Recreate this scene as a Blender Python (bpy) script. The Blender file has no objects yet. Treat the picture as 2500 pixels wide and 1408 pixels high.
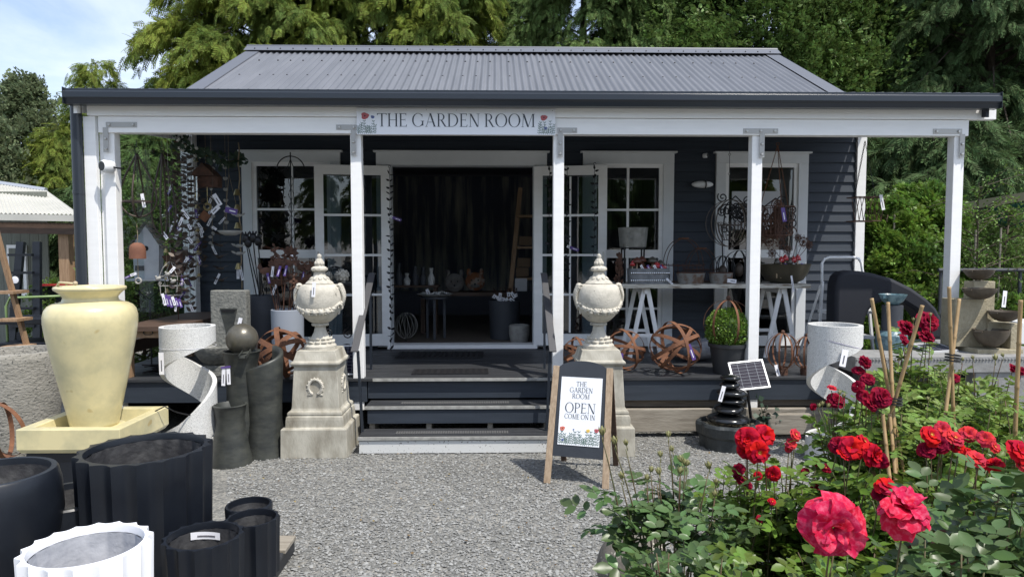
import bpy, math, random
import numpy as np
from math import pi, sin, cos, radians
random.seed(7); rng = np.random.default_rng(11)
scene = bpy.context.scene
COL = scene.collection
# ------------------------------------------------------------------ camera, world, sun, exposure
F = 1667.0; CH = 1.70; PITCH = radians(3.15); YAW = radians(1.3)
cam_d = bpy.data.cameras.new('camera'); cam = bpy.data.objects.new('camera', cam_d); COL.objects.link(cam)
cam_d.sensor_width = 36; cam_d.lens = F/2500*36; cam_d.clip_start = 0.05; cam_d.clip_end = 2000
cam.location = (0, 0, CH); cam.rotation_euler = (pi/2-PITCH, 0, -YAW)
scene.camera = cam
SUN_EL = radians(61); SUN_SIDE = radians(44)     # sun to the right, a little behind the camera
w = bpy.data.worlds.new('World'); scene.world = w; w.use_nodes = True
nt = w.node_tree; nt.nodes.clear()
def wn(t, **k):
    n = nt.nodes.new(t)
    for a, b in k.items(): setattr(n, a, b)
    return n
sky = wn('ShaderNodeTexSky', sky_type='NISHITA', sun_disc=False, sun_elevation=SUN_EL, sun_rotation=pi/2+SUN_SIDE, air_density=1.0, dust_density=1.2, ozone_density=1.6)
tc = wn('ShaderNodeTexCoord'); mp = wn('ShaderNodeMapping'); mp.inputs['Scale'].default_value = (1.2, 1.2, 3.6); mp.inputs['Location'].default_value = (0.35, 0.1, 0.2)
no = wn('ShaderNodeTexNoise'); no.inputs['Scale'].default_value = 2.6; no.inputs['Detail'].default_value = 9; no.inputs['Roughness'].default_value = 0.56; no.inputs['Distortion'].default_value = 0.5
rp = wn('ShaderNodeValToRGB'); rp.color_ramp.elements[0].position = 0.36; rp.color_ramp.elements[1].position = 0.70
rp.color_ramp.elements[0].color = (0.16,)*3+(1,); rp.color_ramp.elements[1].color = (0.80,)*3+(1,)
mx = wn('ShaderNodeMix', data_type='RGBA'); mx.inputs['B'].default_value = (5.4, 5.9, 6.9, 1)
bg = wn('ShaderNodeBackground'); bg.inputs['Strength'].default_value = 0.15; wo = wn('ShaderNodeOutputWorld')
L = nt.links.new
L(tc.outputs['Generated'], mp.inputs['Vector']); L(mp.outputs[0], no.inputs['Vector']); L(no.outputs['Fac'], rp.inputs['Fac'])
L(rp.outputs[0], mx.inputs['Factor']); L(sky.outputs[0], mx.inputs['A']); L(mx.outputs['Result'], bg.inputs['Color']); L(bg.outputs[0], wo.inputs['Surface'])
sl = bpy.data.lights.new('sun', 'SUN'); sl.energy = 3.7; sl.angle = radians(0.5); sl.color = (1, 0.95, 0.87)
so = bpy.data.objects.new('sun', sl); COL.objects.link(so)
to_sun = np.array([cos(SUN_EL)*cos(SUN_SIDE), -cos(SUN_EL)*sin(SUN_SIDE), sin(SUN_EL)])
from mathutils import Vector, Matrix
so.rotation_euler = Vector(to_sun).to_track_quat('Z', 'Y').to_euler(); so.location = (8, -8, 20)
scene.view_settings.view_transform = 'Standard'; scene.view_settings.look = 'None'; scene.view_settings.exposure = 0.45; scene.view_settings.gamma = 1
# ------------------------------------------------------------------ pixel rays -> world points
_R = np.array(Matrix.Rotation(-YAW, 3, 'Z') @ Matrix.Rotation(pi/2-PITCH, 3, 'X'))
def ray(px, py): return _R @ np.array([(px-1250)/F, -(py-704)/F, -1.0])
def P(px, py, Y):
    d = ray(px, py); t = Y/d[1]; return np.array([0, 0, CH])+d*t
def G(px, py, z=0.0):
    d = ray(px, py); t = (z-CH)/d[2]; return np.array([0, 0, CH])+d*t
# ------------------------------------------------------------------ mesh builder
def rot(rx=0, ry=0, rz=0):
    cx, sx, cy, sy, cz, sz = cos(rx), sin(rx), cos(ry), sin(ry), cos(rz), sin(rz)
    return (np.array([[cz, -sz, 0], [sz, cz, 0], [0, 0, 1]]) @ np.array([[cy, 0, sy], [0, 1, 0], [-sy, 0, cy]]) @ np.array([[1, 0, 0], [0, cx, -sx], [0, sx, cx]]))
def unit(v):
    v = np.asarray(v, float); n = np.linalg.norm(v); return v/n if n > 1e-9 else np.array([0, 0, 1.0])
def frame(t):
    t = unit(t); a = np.array([0, 0, 1.0]) if abs(t[2]) < 0.9 else np.array([1.0, 0, 0])
    u = unit(np.cross(t, a)); return u, np.cross(t, u)
ROOT = {}
class MB:
    def __init__(s): s.v = []; s.f = []; s.n = 0
    def add(s, V, Fc):
        V = np.asarray(V, float).reshape(-1, 3); o = s.n
        s.v.append(V); s.f += [tuple(int(i)+o for i in f) for f in Fc]; s.n += len(V); return s
    def box(s, c, d, r=None, top=(1, 1)):
        x, y, z = [k/2 for k in d]; tx, ty = top
        V = np.array([[-x, -y, -z], [x, -y, -z], [x, y, -z], [-x, y, -z], [-x*tx, -y*ty, z], [x*tx, -y*ty, z], [x*tx, y*ty, z], [-x*tx, y*ty, z]])
        if r is not None: V = V @ np.asarray(r).T
        return s.add(V+np.asarray(c, float), [(0, 3, 2, 1), (4, 5, 6, 7), (0, 1, 5, 4), (1, 2, 6, 5), (2, 3, 7, 6), (3, 0, 4, 7)])
    def bb(s, x0, x1, y0, y1, z0, z1): return s.box(((x0+x1)/2, (y0+y1)/2, (z0+z1)/2), (x1-x0, y1-y0, z1-z0))
    def bar(s, p0, p1, wd, th, up=(0, 0, 1)):      # rectangular bar from p0 to p1
        p0 = np.asarray(p0, float); p1 = np.asarray(p1, float); t = unit(p1-p0); up = np.asarray(up, float)
        if abs(np.dot(t, unit(up))) > 0.98: up = np.array([0, 1.0, 0])
        u = unit(np.cross(t, up)); v = np.cross(u, t); V = []
        for p in (p0, p1):
            for a, b in ((-1, -1), (1, -1), (1, 1), (-1, 1)): V.append(p+u*a*wd/2+v*b*th/2)
        return s.add(V, [(0, 1, 2, 3), (7, 6, 5, 4), (0, 4, 5, 1), (1, 5, 6, 2), (2, 6, 7, 3), (3, 7, 4, 0)])
    def tube(s, pts, r, n=6, closed=False, sq=1.0):
        pts = np.asarray(pts, float); m = len(pts); rr = np.full(m, r, float) if np.isscalar(r) else np.asarray(r, float)
        V = []; u = None
        for i in range(m):
            if closed: t = pts[(i+1) % m]-pts[i-1]
            else: t = pts[min(i+1, m-1)]-pts[max(i-1, 0)]
            t = unit(t)
            if u is None: u, v = frame(t)
            else:
                u = u-t*np.dot(u, t)
                u = unit(u) if np.linalg.norm(u) > 1e-6 else frame(t)[0]
                v = np.cross(t, u)
            for k in range(n):
                a = 2*pi*k/n; V.append(pts[i]+rr[i]*(u*cos(a)+v*sin(a)*sq))
        Fc = []
        for i in range(m if closed else m-1):
            for k in range(n):
                a = i*n+k; b = i*n+(k+1) % n; c = ((i+1) % m)*n+(k+1) % n; d = ((i+1) % m)*n+k; Fc.append((a, d, c, b))
        if not closed: Fc += [tuple(range(n)), tuple(range(m*n-1, (m-1)*n-1, -1))]
        return s.add(V, Fc)
    def lathe(s, prof, n=32, c=(0, 0, 0), rf=None, r=None, arc=None, sy=1.0):
        V = []; m = len(prof)
        for (q, z) in prof:
            for k in range(n):
                a = 2*pi*k/n; rr = rf(a, q, z) if rf else q
                V.append((rr*cos(a), rr*sin(a)*sy, z))
        V = np.array(V)
        if r is not None: V = V @ np.asarray(r).T
        Fc = [(i*n+k, i*n+(k+1) % n, (i+1)*n+(k+1) % n, (i+1)*n+k) for i in range(m-1) for k in range(n)]
        if prof[0][0] > 1e-5: Fc.append(tuple(range(n-1, -1, -1)))
        if prof[-1][0] > 1e-5: Fc.append(tuple(range((m-1)*n, m*n)))
        return s.add(V+np.asarray(c, float), Fc)
    def ball(s, c, r, n=12, m=8, sc=(1, 1, 1), R=None, wob=0):
        pr = [(max(sin(pi*i/m), 1e-6), -cos(pi*i/m)) for i in range(m+1)]
        V = []
        for (q, z) in pr:
            for k in range(n):
                a = 2*pi*k/n; V.append((q*cos(a), q*sin(a), z))
        V = np.array(V)
        if wob: V = V*(1+wob*np.sin(V[:, [0]]*5+c[0]*40)*np.cos(V[:, [1]]*4+c[1]*30+V[:, [2]]*3))
        V = V*r*np.array(sc)
        if R is not None: V = V @ np.asarray(R).T
        return s.add(V+np.asarray(c, float), [(i*n+k, i*n+(k+1) % n, (i+1)*n+(k+1) % n, (i+1)*n+k) for i in range(m) for k in range(n)])
    def ext(s, poly, y0, y1, R=None, c=(0, 0, 0)):      # polygon in x,z pushed along y
        n = len(poly); V = np.array([(x, y0, z) for x, z in poly]+[(x, y1, z) for x, z in poly], float)
        if R is not None: V = V @ np.asarray(R).T
        return s.add(V+np.asarray(c, float), [tuple(range(n)), tuple(range(2*n-1, n-1, -1))]+[(i, i+n, (i+1) % n+n, (i+1) % n) for i in range(n)])
    def hoop(s, c, r, axis, wd, th, n=48, a0=0, a1=2*pi, sq=1.0, up=None):
        axis = unit(axis); u, v = frame(axis)
        if up is not None: v = unit(np.asarray(up, float)-axis*np.dot(up, axis)); u = np.cross(v, axis)
        full = abs(a1-a0-2*pi) < 1e-6; m = n if full else n+1; V = []
        for i in range(m):
            a = a0+(a1-a0)*i/n; e = u*cos(a)+v*sin(a)*sq
            for q, b in ((r, -1), (r+th, -1), (r+th, 1), (r, 1)): V.append(np.asarray(c)+e*q+axis*b*wd/2)
        Fc = []
        for i in range(n):
            j = (i+1) % m
            for k in range(4): Fc.append((i*4+k, j*4+k, j*4+(k+1) % 4, i*4+(k+1) % 4))
        if not full: Fc += [(0, 1, 2, 3), (m*4-1, m*4-2, m*4-3, m*4-4)]
        return s.add(V, Fc)
    def grid(s, fn, nu, nv, closed=False):
        V = [fn(i/(nu-1) if not closed else i/nu, j/(nv-1)) for i in range(nu) for j in range(nv)]
        Fc = [(i*nv+j, ((i+1) % nu)*nv+j, ((i+1) % nu)*nv+j+1, i*nv+j+1) for i in range(nu if closed else nu-1) for j in range(nv-1)]
        return s.add(V, Fc)
    def build(s, name, m, parent=None, smooth=False, bevel=0, world=False, solid=0, sub=0):
        V = np.concatenate(s.v) if s.v else np.zeros((0, 3))
        if parent is not None and world: V = V-ROOT.get(parent.name, np.zeros(3))
        me = bpy.data.meshes.new(name); me.from_pydata(V.tolist(), [], s.f)
        me.materials.append(m)
        if smooth:
            me.shade_smooth()
            if smooth == 'auto': me.set_sharp_from_angle(angle=radians(35))
        o = bpy.data.objects.new(name, me); COL.objects.link(o)
        if parent is not None: o.parent = parent; ROOT[o.name] = ROOT.get(parent.name, np.zeros(3))
        if solid: q = o.modifiers.new('solid', 'SOLIDIFY'); q.thickness = solid; q.offset = 0
        if sub: q = o.modifiers.new('sub', 'SUBSURF'); q.levels = q.render_levels = sub
        if bevel: q = o.modifiers.new('bevel', 'BEVEL'); q.width = bevel; q.segments = 2; q.limit_method = 'ANGLE'; q.angle_limit = radians(40)
        return o
def quads(name, V, m, parent=None, nside=4, world=False, smooth=False):     # V (k*nside,3): loose faces, fast
    V = np.asarray(V, np.float32).reshape(-1, 3)
    if parent is not None and world: V = V-ROOT.get(parent.name, np.zeros(3)).astype(np.float32)
    nf = len(V)//nside
    return rawmesh(name, V, np.arange(len(V), dtype=np.int32), nf, nside, m, parent, smooth)
def rawmesh(name, V, idx, nf, nside, m, parent, smooth=False):
    me = bpy.data.meshes.new(name); me.vertices.add(len(V)); me.vertices.foreach_set('co', np.ascontiguousarray(V, np.float32).ravel())
    me.loops.add(nf*nside); me.loops.foreach_set('vertex_index', np.asarray(idx, np.int32).ravel())
    me.polygons.add(nf); me.polygons.foreach_set('loop_start', np.arange(nf, dtype=np.int32)*nside); me.polygons.foreach_set('loop_total', np.full(nf, nside, np.int32))
    if smooth: me.polygons.foreach_set('use_smooth', np.ones(nf, bool))
    me.update(calc_edges=True); me.materials.append(m)
    o = bpy.data.objects.new(name, me); COL.objects.link(o)
    if parent is not None: o.parent = parent; ROOT[o.name] = ROOT.get(parent.name, np.zeros(3))
    return o
def stamp(T, faces, pos, R, sc):       # template verts T (k,3), faces (f,n) -> verts, idx for many copies
    k = len(T); N = len(pos)
    V = np.einsum('nij,kj->nki', R, T)*sc[:, None, None]+pos[:, None, :]
    idx = (np.asarray(faces)[None]+(np.arange(N)*k)[:, None, None])
    return V.reshape(-1, 3), idx.reshape(-1, np.asarray(faces).shape[1])
def basis(d, roll):                    # rotation matrices whose local +Y points along d
    d = d/np.linalg.norm(d, axis=1, keepdims=True); a = np.where(np.abs(d[:, 2:3]) < 0.95, [[0, 0, 1.0]], [[1.0, 0, 0]])
    x = np.cross(d, a); x /= np.linalg.norm(x, axis=1, keepdims=True); z = np.cross(x, d)
    c = np.cos(roll)[:, None]; s_ = np.sin(roll)[:, None]
    return np.stack([x*c+z*s_, d, -x*s_+z*c], axis=2)
def thing(name, label, cat, loc=(0, 0, 0), rz=0, group=None):
    o = bpy.data.objects.new(name, None); COL.objects.link(o); o.empty_display_size = 0.1
    o.location = tuple(float(c) for c in loc); o.rotation_euler = (0, 0, rz); o['label'] = label; o['category'] = cat
    if group: o['group'] = group
    ROOT[o.name] = np.array(loc, float); return o
def tag(o, label=None, cat=None, group=None, kind=None):
    for k, v in (('label', label), ('category', cat), ('group', group), ('kind', kind)):
        if v: o[k] = v
    return o
def dup(root, loc, rz=None, label=None, group=None, scale=None):
    def cp(o, par):
        c = o.copy(); COL.objects.link(c)
        if par is not None: c.parent = par
        for ch in o.children: cp(ch, c)
        return c
    kids = list(root.children); r = root.copy(); COL.objects.link(r)
    for ch in kids: cp(ch, r)
    r.location = tuple(float(c) for c in loc)
    if rz is not None: r.rotation_euler = (0, 0, rz)
    if label: r['label'] = label
    if group: r['group'] = group
    if scale: r.scale = (scale,)*3
    ROOT[r.name] = np.array(loc, float); return r
# ------------------------------------------------------------------ materials
def mat(name, col, rough=0.6, metal=0.0, col2=None, ns=8.0, amt=0.5, bump=0.0, bs=None, detail=6, lo=0.35, hi=0.65, spec=0.5, stretch=None, island=0.0, trans=0.0, speck=None, coat=0.0):
    m = bpy.data.materials.new(name); m.use_nodes = True; t = m.node_tree; N = t.nodes; lk = t.links.new
    b = N['Principled BSDF']; b.inputs['Roughness'].default_value = rough; b.inputs['Metallic'].default_value = metal
    b.inputs['Specular IOR Level'].default_value = spec; b.inputs['Coat Weight'].default_value = coat
    c = (*col, 1); out = None
    co = N.new('ShaderNodeTexCoord'); src = co.outputs['Object']
    if stretch:
        mp_ = N.new('ShaderNodeMapping'); mp_.inputs['Scale'].default_value = stretch; lk(src, mp_.inputs[0]); src = mp_.outputs[0]
    b.inputs['Base Color'].default_value = c
    if col2 is not None:
        no_ = N.new('ShaderNodeTexNoise'); no_.inputs['Scale'].default_value = ns; no_.inputs['Detail'].default_value = detail; no_.inputs['Roughness'].default_value = 0.6; lk(src, no_.inputs['Vector'])
        r_ = N.new('ShaderNodeValToRGB'); r_.color_ramp.elements[0].position = lo; r_.color_ramp.elements[1].position = hi
        r_.color_ramp.elements[0].color = c; r_.color_ramp.elements[1].color = (*col2, 1); lk(no_.outputs['Fac'], r_.inputs[0]); out = r_.outputs[0]
    if speck:                                         # (colour, scale, threshold)
        n2 = N.new('ShaderNodeTexNoise'); n2.inputs['Scale'].default_value = speck[1]; n2.inputs['Detail'].default_value = 2; lk(src, n2.inputs['Vector'])
        r2 = N.new('ShaderNodeValToRGB'); r2.color_ramp.elements[0].position = speck[2]; r2.color_ramp.elements[1].position = speck[2]+0.05; lk(n2.outputs['Fac'], r2.inputs[0])
        x = N.new('ShaderNodeMix'); x.data_type = 'RGBA'; x.inputs['B'].default_value = (*speck[0], 1); lk(r2.outputs[0], x.inputs['Factor'])
        if out: lk(out, x.inputs['A'])
        else: x.inputs['A'].default_value = c
        out = x.outputs['Result']
    if island:
        g = N.new('ShaderNodeNewGeometry'); h = N.new('ShaderNodeHueSaturation'); mr = N.new('ShaderNodeMapRange')
        mr.inputs['To Min'].default_value = 1-island; mr.inputs['To Max'].default_value = 1+island; lk(g.outputs['Random Per Island'], mr.inputs['Value']); lk(mr.outputs[0], h.inputs['Value'])
        mr2 = N.new('ShaderNodeMath'); mr2.operation = 'MULTIPLY_ADD'; mr2.inputs[1].default_value = 0.014 if 'petal' in name else 0.04; mr2.inputs[2].default_value = 0.490 if 'petal' in name else 0.48; lk(g.outputs['Random Per Island'], mr2.inputs[0]); lk(mr2.outputs[0], h.inputs['Hue'])
        if out: lk(out, h.inputs['Color'])
        else: h.inputs['Color'].default_value = c
        out = h.outputs[0]
    if out: lk(out, b.inputs['Base Color'])
    if bump:
        n3 = N.new('ShaderNodeTexNoise'); n3.inputs['Scale'].default_value = bs or ns*3; n3.inputs['Detail'].default_value = 5; lk(src, n3.inputs['Vector'])
        bp = N.new('ShaderNodeBump'); bp.inputs['Strength'].default_value = bump; bp.inputs['Distance'].default_value = 0.01; lk(n3.outputs['Fac'], bp.inputs['Height']); lk(bp.outputs[0], b.inputs['Normal'])
    if trans:
        tr = N.new('ShaderNodeBsdfTranslucent'); ms = N.new('ShaderNodeMixShader'); ms.inputs[0].default_value = trans
        if out: lk(out, tr.inputs['Color'])
        else: tr.inputs['Color'].default_value = c
        lk(b.outputs[0], ms.inputs[1]); lk(tr.outputs[0], ms.inputs[2]); lk(ms.outputs[0], N['Material Output'].inputs['Surface'])
    return m
MT = dict(
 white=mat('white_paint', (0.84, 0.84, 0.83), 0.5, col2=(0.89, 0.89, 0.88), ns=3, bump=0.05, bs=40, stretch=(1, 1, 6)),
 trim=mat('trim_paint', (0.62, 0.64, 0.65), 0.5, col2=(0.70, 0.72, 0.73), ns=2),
 navy=mat('navy_weatherboard', (0.022, 0.030, 0.043), 0.6, col2=(0.031, 0.041, 0.057), ns=3, stretch=(0.6, 1, 8), bump=0.05),
 ceil=mat('dark_soffit', (0.022, 0.026, 0.036), 0.7),
 gut=mat('dark_gutter_steel', (0.022, 0.028, 0.038), 0.3, spec=0.5),
 roof=mat('grey_roof_steel', (0.125, 0.132, 0.150), 0.45, col2=(0.155, 0.162, 0.182), ns=1.4, stretch=(6, 0.5, 0.5)),
 screw=mat('screw_black', (0.02, 0.02, 0.025), 0.5),
 flash=mat('flashing_steel', (0.115, 0.124, 0.148), 0.5),
 deck=mat('stained_deck', (0.020, 0.022, 0.026), 0.5, col2=(0.045, 0.047, 0.051), ns=4, stretch=(0.7, 9, 9), bump=0.15, bs=25),
 nose=mat('worn_step_nosing', (0.38, 0.38, 0.36), 0.5, col2=(0.24, 0.24, 0.225), ns=20),
 riser=mat('scuffed_white_riser', (0.62, 0.63, 0.62), 0.6, speck=((0.12, 0.11, 0.1), 60, 0.66)),
 timber=mat('weathered_timber', (0.20, 0.175, 0.14), 0.8, col2=(0.32, 0.29, 0.24), ns=4, stretch=(1, 10, 10), bump=0.3, bs=20),
 timberd=mat('dark_brown_timber', (0.10, 0.08, 0.06), 0.8, col2=(0.16, 0.135, 0.105), ns=4, stretch=(1, 10, 10), bump=0.3, bs=20),  # weathered timber grain in a darker, browner tone
 timberv=mat('brown_timber', (0.26, 0.16, 0.09), 0.7, col2=(0.38, 0.25, 0.15), ns=5, stretch=(10, 10, 1), bump=0.2),
 aframe=mat('aframe_timber', (0.28, 0.20, 0.13), 0.65, col2=(0.42, 0.32, 0.22), ns=6, stretch=(12, 12, 1.2), bump=0.2),
 darkwood=mat('dark_timber', (0.06, 0.035, 0.022), 0.6, col2=(0.10, 0.06, 0.04), ns=6, stretch=(1, 8, 8)),
 zinc=mat('zinc_bracket', (0.42, 0.41, 0.39), 0.45, 0.6),
 bolt=mat('bolt_steel', (0.55, 0.54, 0.52), 0.35, 0.8),
 rust=mat('rusted_steel', (0.095, 0.040, 0.022), 0.85, col2=(0.20, 0.085, 0.040), ns=14, bump=0.3, bs=60, lo=0.3, hi=0.7),
 rustd=mat('dark_rusted_steel', (0.050, 0.026, 0.018), 0.8, col2=(0.11, 0.050, 0.030), ns=20, bump=0.2),
 iron=mat('black_iron', (0.012, 0.012, 0.014), 0.45, 0.3),
 rail=mat('rail_grey_steel', (0.075, 0.075, 0.08), 0.5), black=mat('black_fibre_pot', (0.006, 0.008, 0.013), 0.40, col2=(0.010, 0.013, 0.019), ns=5, bump=0.06, bs=30, spec=0.45),
 blacki=mat('black_pot_inside', (0.03, 0.03, 0.033), 0.7, col2=(0.09, 0.09, 0.09), ns=9, bump=0.8, bs=22, lo=0.45, hi=0.8),
 wpot=mat('white_fibre_pot', (0.78, 0.79, 0.83), 0.4, col2=(0.84, 0.85, 0.88), ns=3),
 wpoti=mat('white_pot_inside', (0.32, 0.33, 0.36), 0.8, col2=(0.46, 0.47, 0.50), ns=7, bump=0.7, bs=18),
 gpot=mat('grey_pot', (0.045, 0.05, 0.06), 0.6, col2=(0.06, 0.066, 0.078), ns=4),
 lpot=mat('pale_grey_pot', (0.30, 0.33, 0.38), 0.5),
 cream=mat('cream_glazed_stone', (0.68, 0.60, 0.34), 0.3, col2=(0.40, 0.38, 0.24), ns=5, lo=0.42, hi=0.85, bump=0.12, bs=14, coat=0.25, speck=((0.44, 0.34, 0.15), 7, 0.665)),
 stone=mat('cast_limestone', (0.54, 0.51, 0.44), 0.85, col2=(0.34, 0.32, 0.27), ns=12, lo=.42, hi=.8, bump=0.35, bs=60, speck=((0.22, 0.21, 0.18), 24, 0.68)),
 ped=mat('stained_pedestal_stone', (0.46, 0.44, 0.375), 0.9, col2=(0.19, 0.17, 0.13), ns=7, bump=0.3, bs=50, lo=0.38, hi=0.74, stretch=(1, 1, 0.45)),
 terr=mat('speckled_terrazzo', (0.62, 0.62, 0.60), 0.75, col2=(0.70, 0.70, 0.68), ns=60, bump=0.4, bs=150, speck=((0.26, 0.26, 0.26), 260, 0.57)),
 rough=mat('rough_concrete', (0.33, 0.315, 0.28), 0.95, col2=(0.26, 0.25, 0.22), ns=10, bump=1.0, bs=38, speck=((0.10, 0.10, 0.09), 45, 0.62), stretch=(1, 1, 1.5)),
 dstone=mat('dark_fountain_stone', (0.026, 0.029, 0.028), 0.45, col2=(0.055, 0.058, 0.050), ns=7, bump=0.25, bs=18, stretch=(1, 1, 2)),
 bronze=mat('bronze_ball', (0.085, 0.08, 0.065), 0.32, 0.3, col2=(0.13, 0.12, 0.095), ns=9, bump=0.2, bs=28),
 gstone=mat('pitted_grey_stone', (0.13, 0.135, 0.125), 0.9, col2=(0.21, 0.21, 0.19), ns=25, bump=1.0, bs=40),
 pebble=mat('wet_black_stone', (0.008, 0.009, 0.010), 0.16, bump=0.25, bs=22, coat=0.4),
 slate=mat('dark_slate_basin', (0.022, 0.027, 0.029), 0.55, col2=(0.035, 0.04, 0.042), ns=8, bump=0.7, bs=14),
 ypeb=mat('tan_pebbles', (0.42, 0.34, 0.22), 0.6, island=0.35),
 sand=mat('sandstone_fountain', (0.30, 0.26, 0.175), 0.9, col2=(0.39, 0.35, 0.25), ns=14, bump=0.6, bs=50),
 bowl=mat('brown_bowl', (0.060, 0.046, 0.032), 0.6, col2=(0.11, 0.088, 0.062), ns=10, bump=0.3, bs=30),
 bbowl=mat('bronze_bowl', (0.075, 0.066, 0.046), 0.4, 0.3, col2=(0.11, 0.095, 0.065), ns=5),
 teal=mat('teal_crackle_glaze', (0.06, 0.12, 0.15), 0.3, col2=(0.16, 0.25, 0.28), ns=22, bump=0.3, bs=50, lo=0.4, hi=0.6),
 zincp=mat('galvanised_tin', (0.12, 0.13, 0.145), 0.6, 0.3, col2=(0.24, 0.25, 0.26), ns=14, bump=0.2),
 oldtin=mat('rusted_tin', (0.20, 0.20, 0.19), 0.7, 0.2, col2=(0.12, 0.07, 0.045), ns=9, lo=0.45, hi=0.6),
 tin=mat('embossed_tin', (0.19, 0.19, 0.17), 0.55, 0.4, col2=(0.27, 0.27, 0.25), ns=12, bump=0.4),
 silver=mat('chime_aluminium', (0.75, 0.76, 0.78), 0.2, 1.0),
 brass=mat('aged_brass', (0.38, 0.30, 0.14), 0.35, 0.8),
 terra=mat('terracotta', (0.15, 0.062, 0.038), 0.8, col2=(0.20, 0.085, 0.05), ns=12, bump=0.2),
 leafm=mat('brown_metal_leaf', (0.060, 0.045, 0.036), 0.5, 0.4, island=0.4),
 rope=mat('jute_rope', (0.28, 0.22, 0.14), 0.9),
 greyw=mat('grey_driftwood', (0.30, 0.29, 0.27), 0.85, col2=(0.4, 0.39, 0.36), ns=20),
 bhouse=mat('birdhouse_paint', (0.50, 0.52, 0.55), 0.7, col2=(0.62, 0.64, 0.66), ns=6),
 tagw=mat('white_card_tag', (0.80, 0.80, 0.84), 0.6), tagp=mat('purple_card_tag', (0.10, 0.055, 0.24), 0.5), ink=mat('sign_ink', (0.045, 0.055, 0.07), 0.6), tink=mat('tag_print', (0.12, 0.12, 0.14), 0.6),
 board=mat('sign_board_white', (0.80, 0.82, 0.86), 0.35), chalk=mat('black_board', (0.022, 0.027, 0.036), 0.6, col2=(0.030, 0.036, 0.046), ns=3),
 fred=mat('printed_poppy', (0.42, 0.10, 0.11), 0.5), forange=mat('printed_coral', (0.58, 0.16, 0.11), 0.5), fblue=mat('printed_blue', (0.10, 0.14, 0.30), 0.5), fyel=mat('printed_yellow', (0.75, 0.52, 0.12), 0.5), fgrn=mat('printed_leaf', (0.10, 0.16, 0.13), 0.5), fdrk=mat('printed_seed', (0.05, 0.02, 0.03), 0.5),
 plast=mat('white_plastic', (0.78, 0.79, 0.80), 0.3), bplast=mat('black_plastic', (0.010, 0.010, 0.012), 0.25), nplast=mat('nursery_pot', (0.035, 0.038, 0.042), 0.45),
 cell=mat('solar_cell', (0.012, 0.010, 0.026), 0.45, spec=0.15), alu=mat('aluminium_frame', (0.72, 0.73, 0.75), 0.4, 0.3),
 fabric=mat('black_stretch_fabric', (0.010, 0.012, 0.019), 0.75, bump=0.15, bs=7, stretch=(1, 1, 0.35)),
 steelw=mat('white_ladder_enamel', (0.76, 0.77, 0.78), 0.35), concrete=mat('concrete', (0.27, 0.27, 0.265), 0.85, col2=(0.21, 0.21, 0.205), ns=12, bump=0.3, speck=((0.15, 0.15, 0.15), 60, 0.66)),
 bamboo=mat('bamboo', (0.27, 0.17, 0.075), 0.6, col2=(0.38, 0.26, 0.125), ns=6, stretch=(8, 8, 1.5)),
 tie=mat('tie_twine', (0.03, 0.03, 0.03), 0.8),
 mush=mat('mushroom_cap_brown', (0.12, 0.045, 0.03), 0.35, coat=0.3), mushr=mat('mushroom_cap_red', (0.42, 0.02, 0.025), 0.3, coat=0.4, speck=((0.8, 0.78, 0.75), 90, 0.62)), mushg=mat('mushroom_cap_grey', (0.09, 0.085, 0.07), 0.35, coat=0.3), stalk=mat('mushroom_stalk', (0.55, 0.42, 0.28), 0.6),
 greenm=mat('green_enamel', (0.20, 0.30, 0.12), 0.4), redm=mat('red_paint', (0.38, 0.03, 0.03), 0.4),
 shedw=mat('shed_boards', (0.13, 0.14, 0.115), 0.8, col2=(0.19, 0.20, 0.17), ns=5, stretch=(9, 9, 0.6)), shedr=mat('pale_roof_steel', (0.46, 0.455, 0.41), 0.5, col2=(0.54, 0.53, 0.48), ns=2),
 mat_r=mat('rubber_mat', (0.010, 0.010, 0.012), 0.6), matg=mat('step_grip', (0.10, 0.10, 0.10), 0.8),
 bark=mat('bark', (0.055, 0.040, 0.028), 0.9, col2=(0.10, 0.08, 0.06), ns=8, stretch=(4, 4, 1), bump=0.5),
 inner=mat('dim_interior', (0.16, 0.165, 0.20), 0.8), ifloor=mat('interior_floor', (0.15, 0.125, 0.10), 0.5, col2=(0.20, 0.165, 0.13), ns=4, stretch=(8, 1, 1)),
 cush=mat('pale_cushion', (0.20, 0.19, 0.18), 0.9, col2=(0.12, 0.11, 0.10), ns=9), foxc=mat('russet_cushion', (0.20, 0.075, 0.03), 0.9, col2=(0.30, 0.26, 0.22), ns=6, lo=0.5, hi=0.6),
 box=mat('cardboard', (0.15, 0.10, 0.06), 0.8), poster=mat('pale_notice', (0.50, 0.51, 0.53), 0.6), dish=mat('white_dish', (0.6, 0.6, 0.58), 0.4),
 shade=mat('teal_shade_cloth', (0.012, 0.075, 0.055), 0.8), kh=mat('khaki_canvas', (0.24, 0.22, 0.13), 0.8),
 stem=mat('rose_stem', (0.075, 0.115, 0.035), 0.6, col2=(0.12, 0.055, 0.035), ns=5), sep=mat('bud_sepal', (0.13, 0.20, 0.06), 0.6, col2=(0.36, 0.10, 0.09), ns=35, lo=0.45, hi=0.7),
 l_rose=mat('rose_leaf_grey_green', (0.066, 0.116, 0.032), 0.36, island=0.34, trans=0.2, col2=(0.080, 0.135, 0.046), ns=5, spec=0.42),
 l_rose2=mat('rose_leaf_green', (0.088, 0.155, 0.020), 0.38, island=0.36, trans=0.28, col2=(0.13, 0.20, 0.030), ns=5, spec=0.33),
 l_rose3=mat('rose_leaf_bright', (0.16, 0.235, 0.045), 0.42, island=0.35, trans=0.3, col2=(0.19, 0.27, 0.065), ns=5, spec=0.30),
 l_brz=mat('rose_leaf_bronze', (0.12, 0.035, 0.022), 0.4, island=0.35, trans=0.15),
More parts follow.
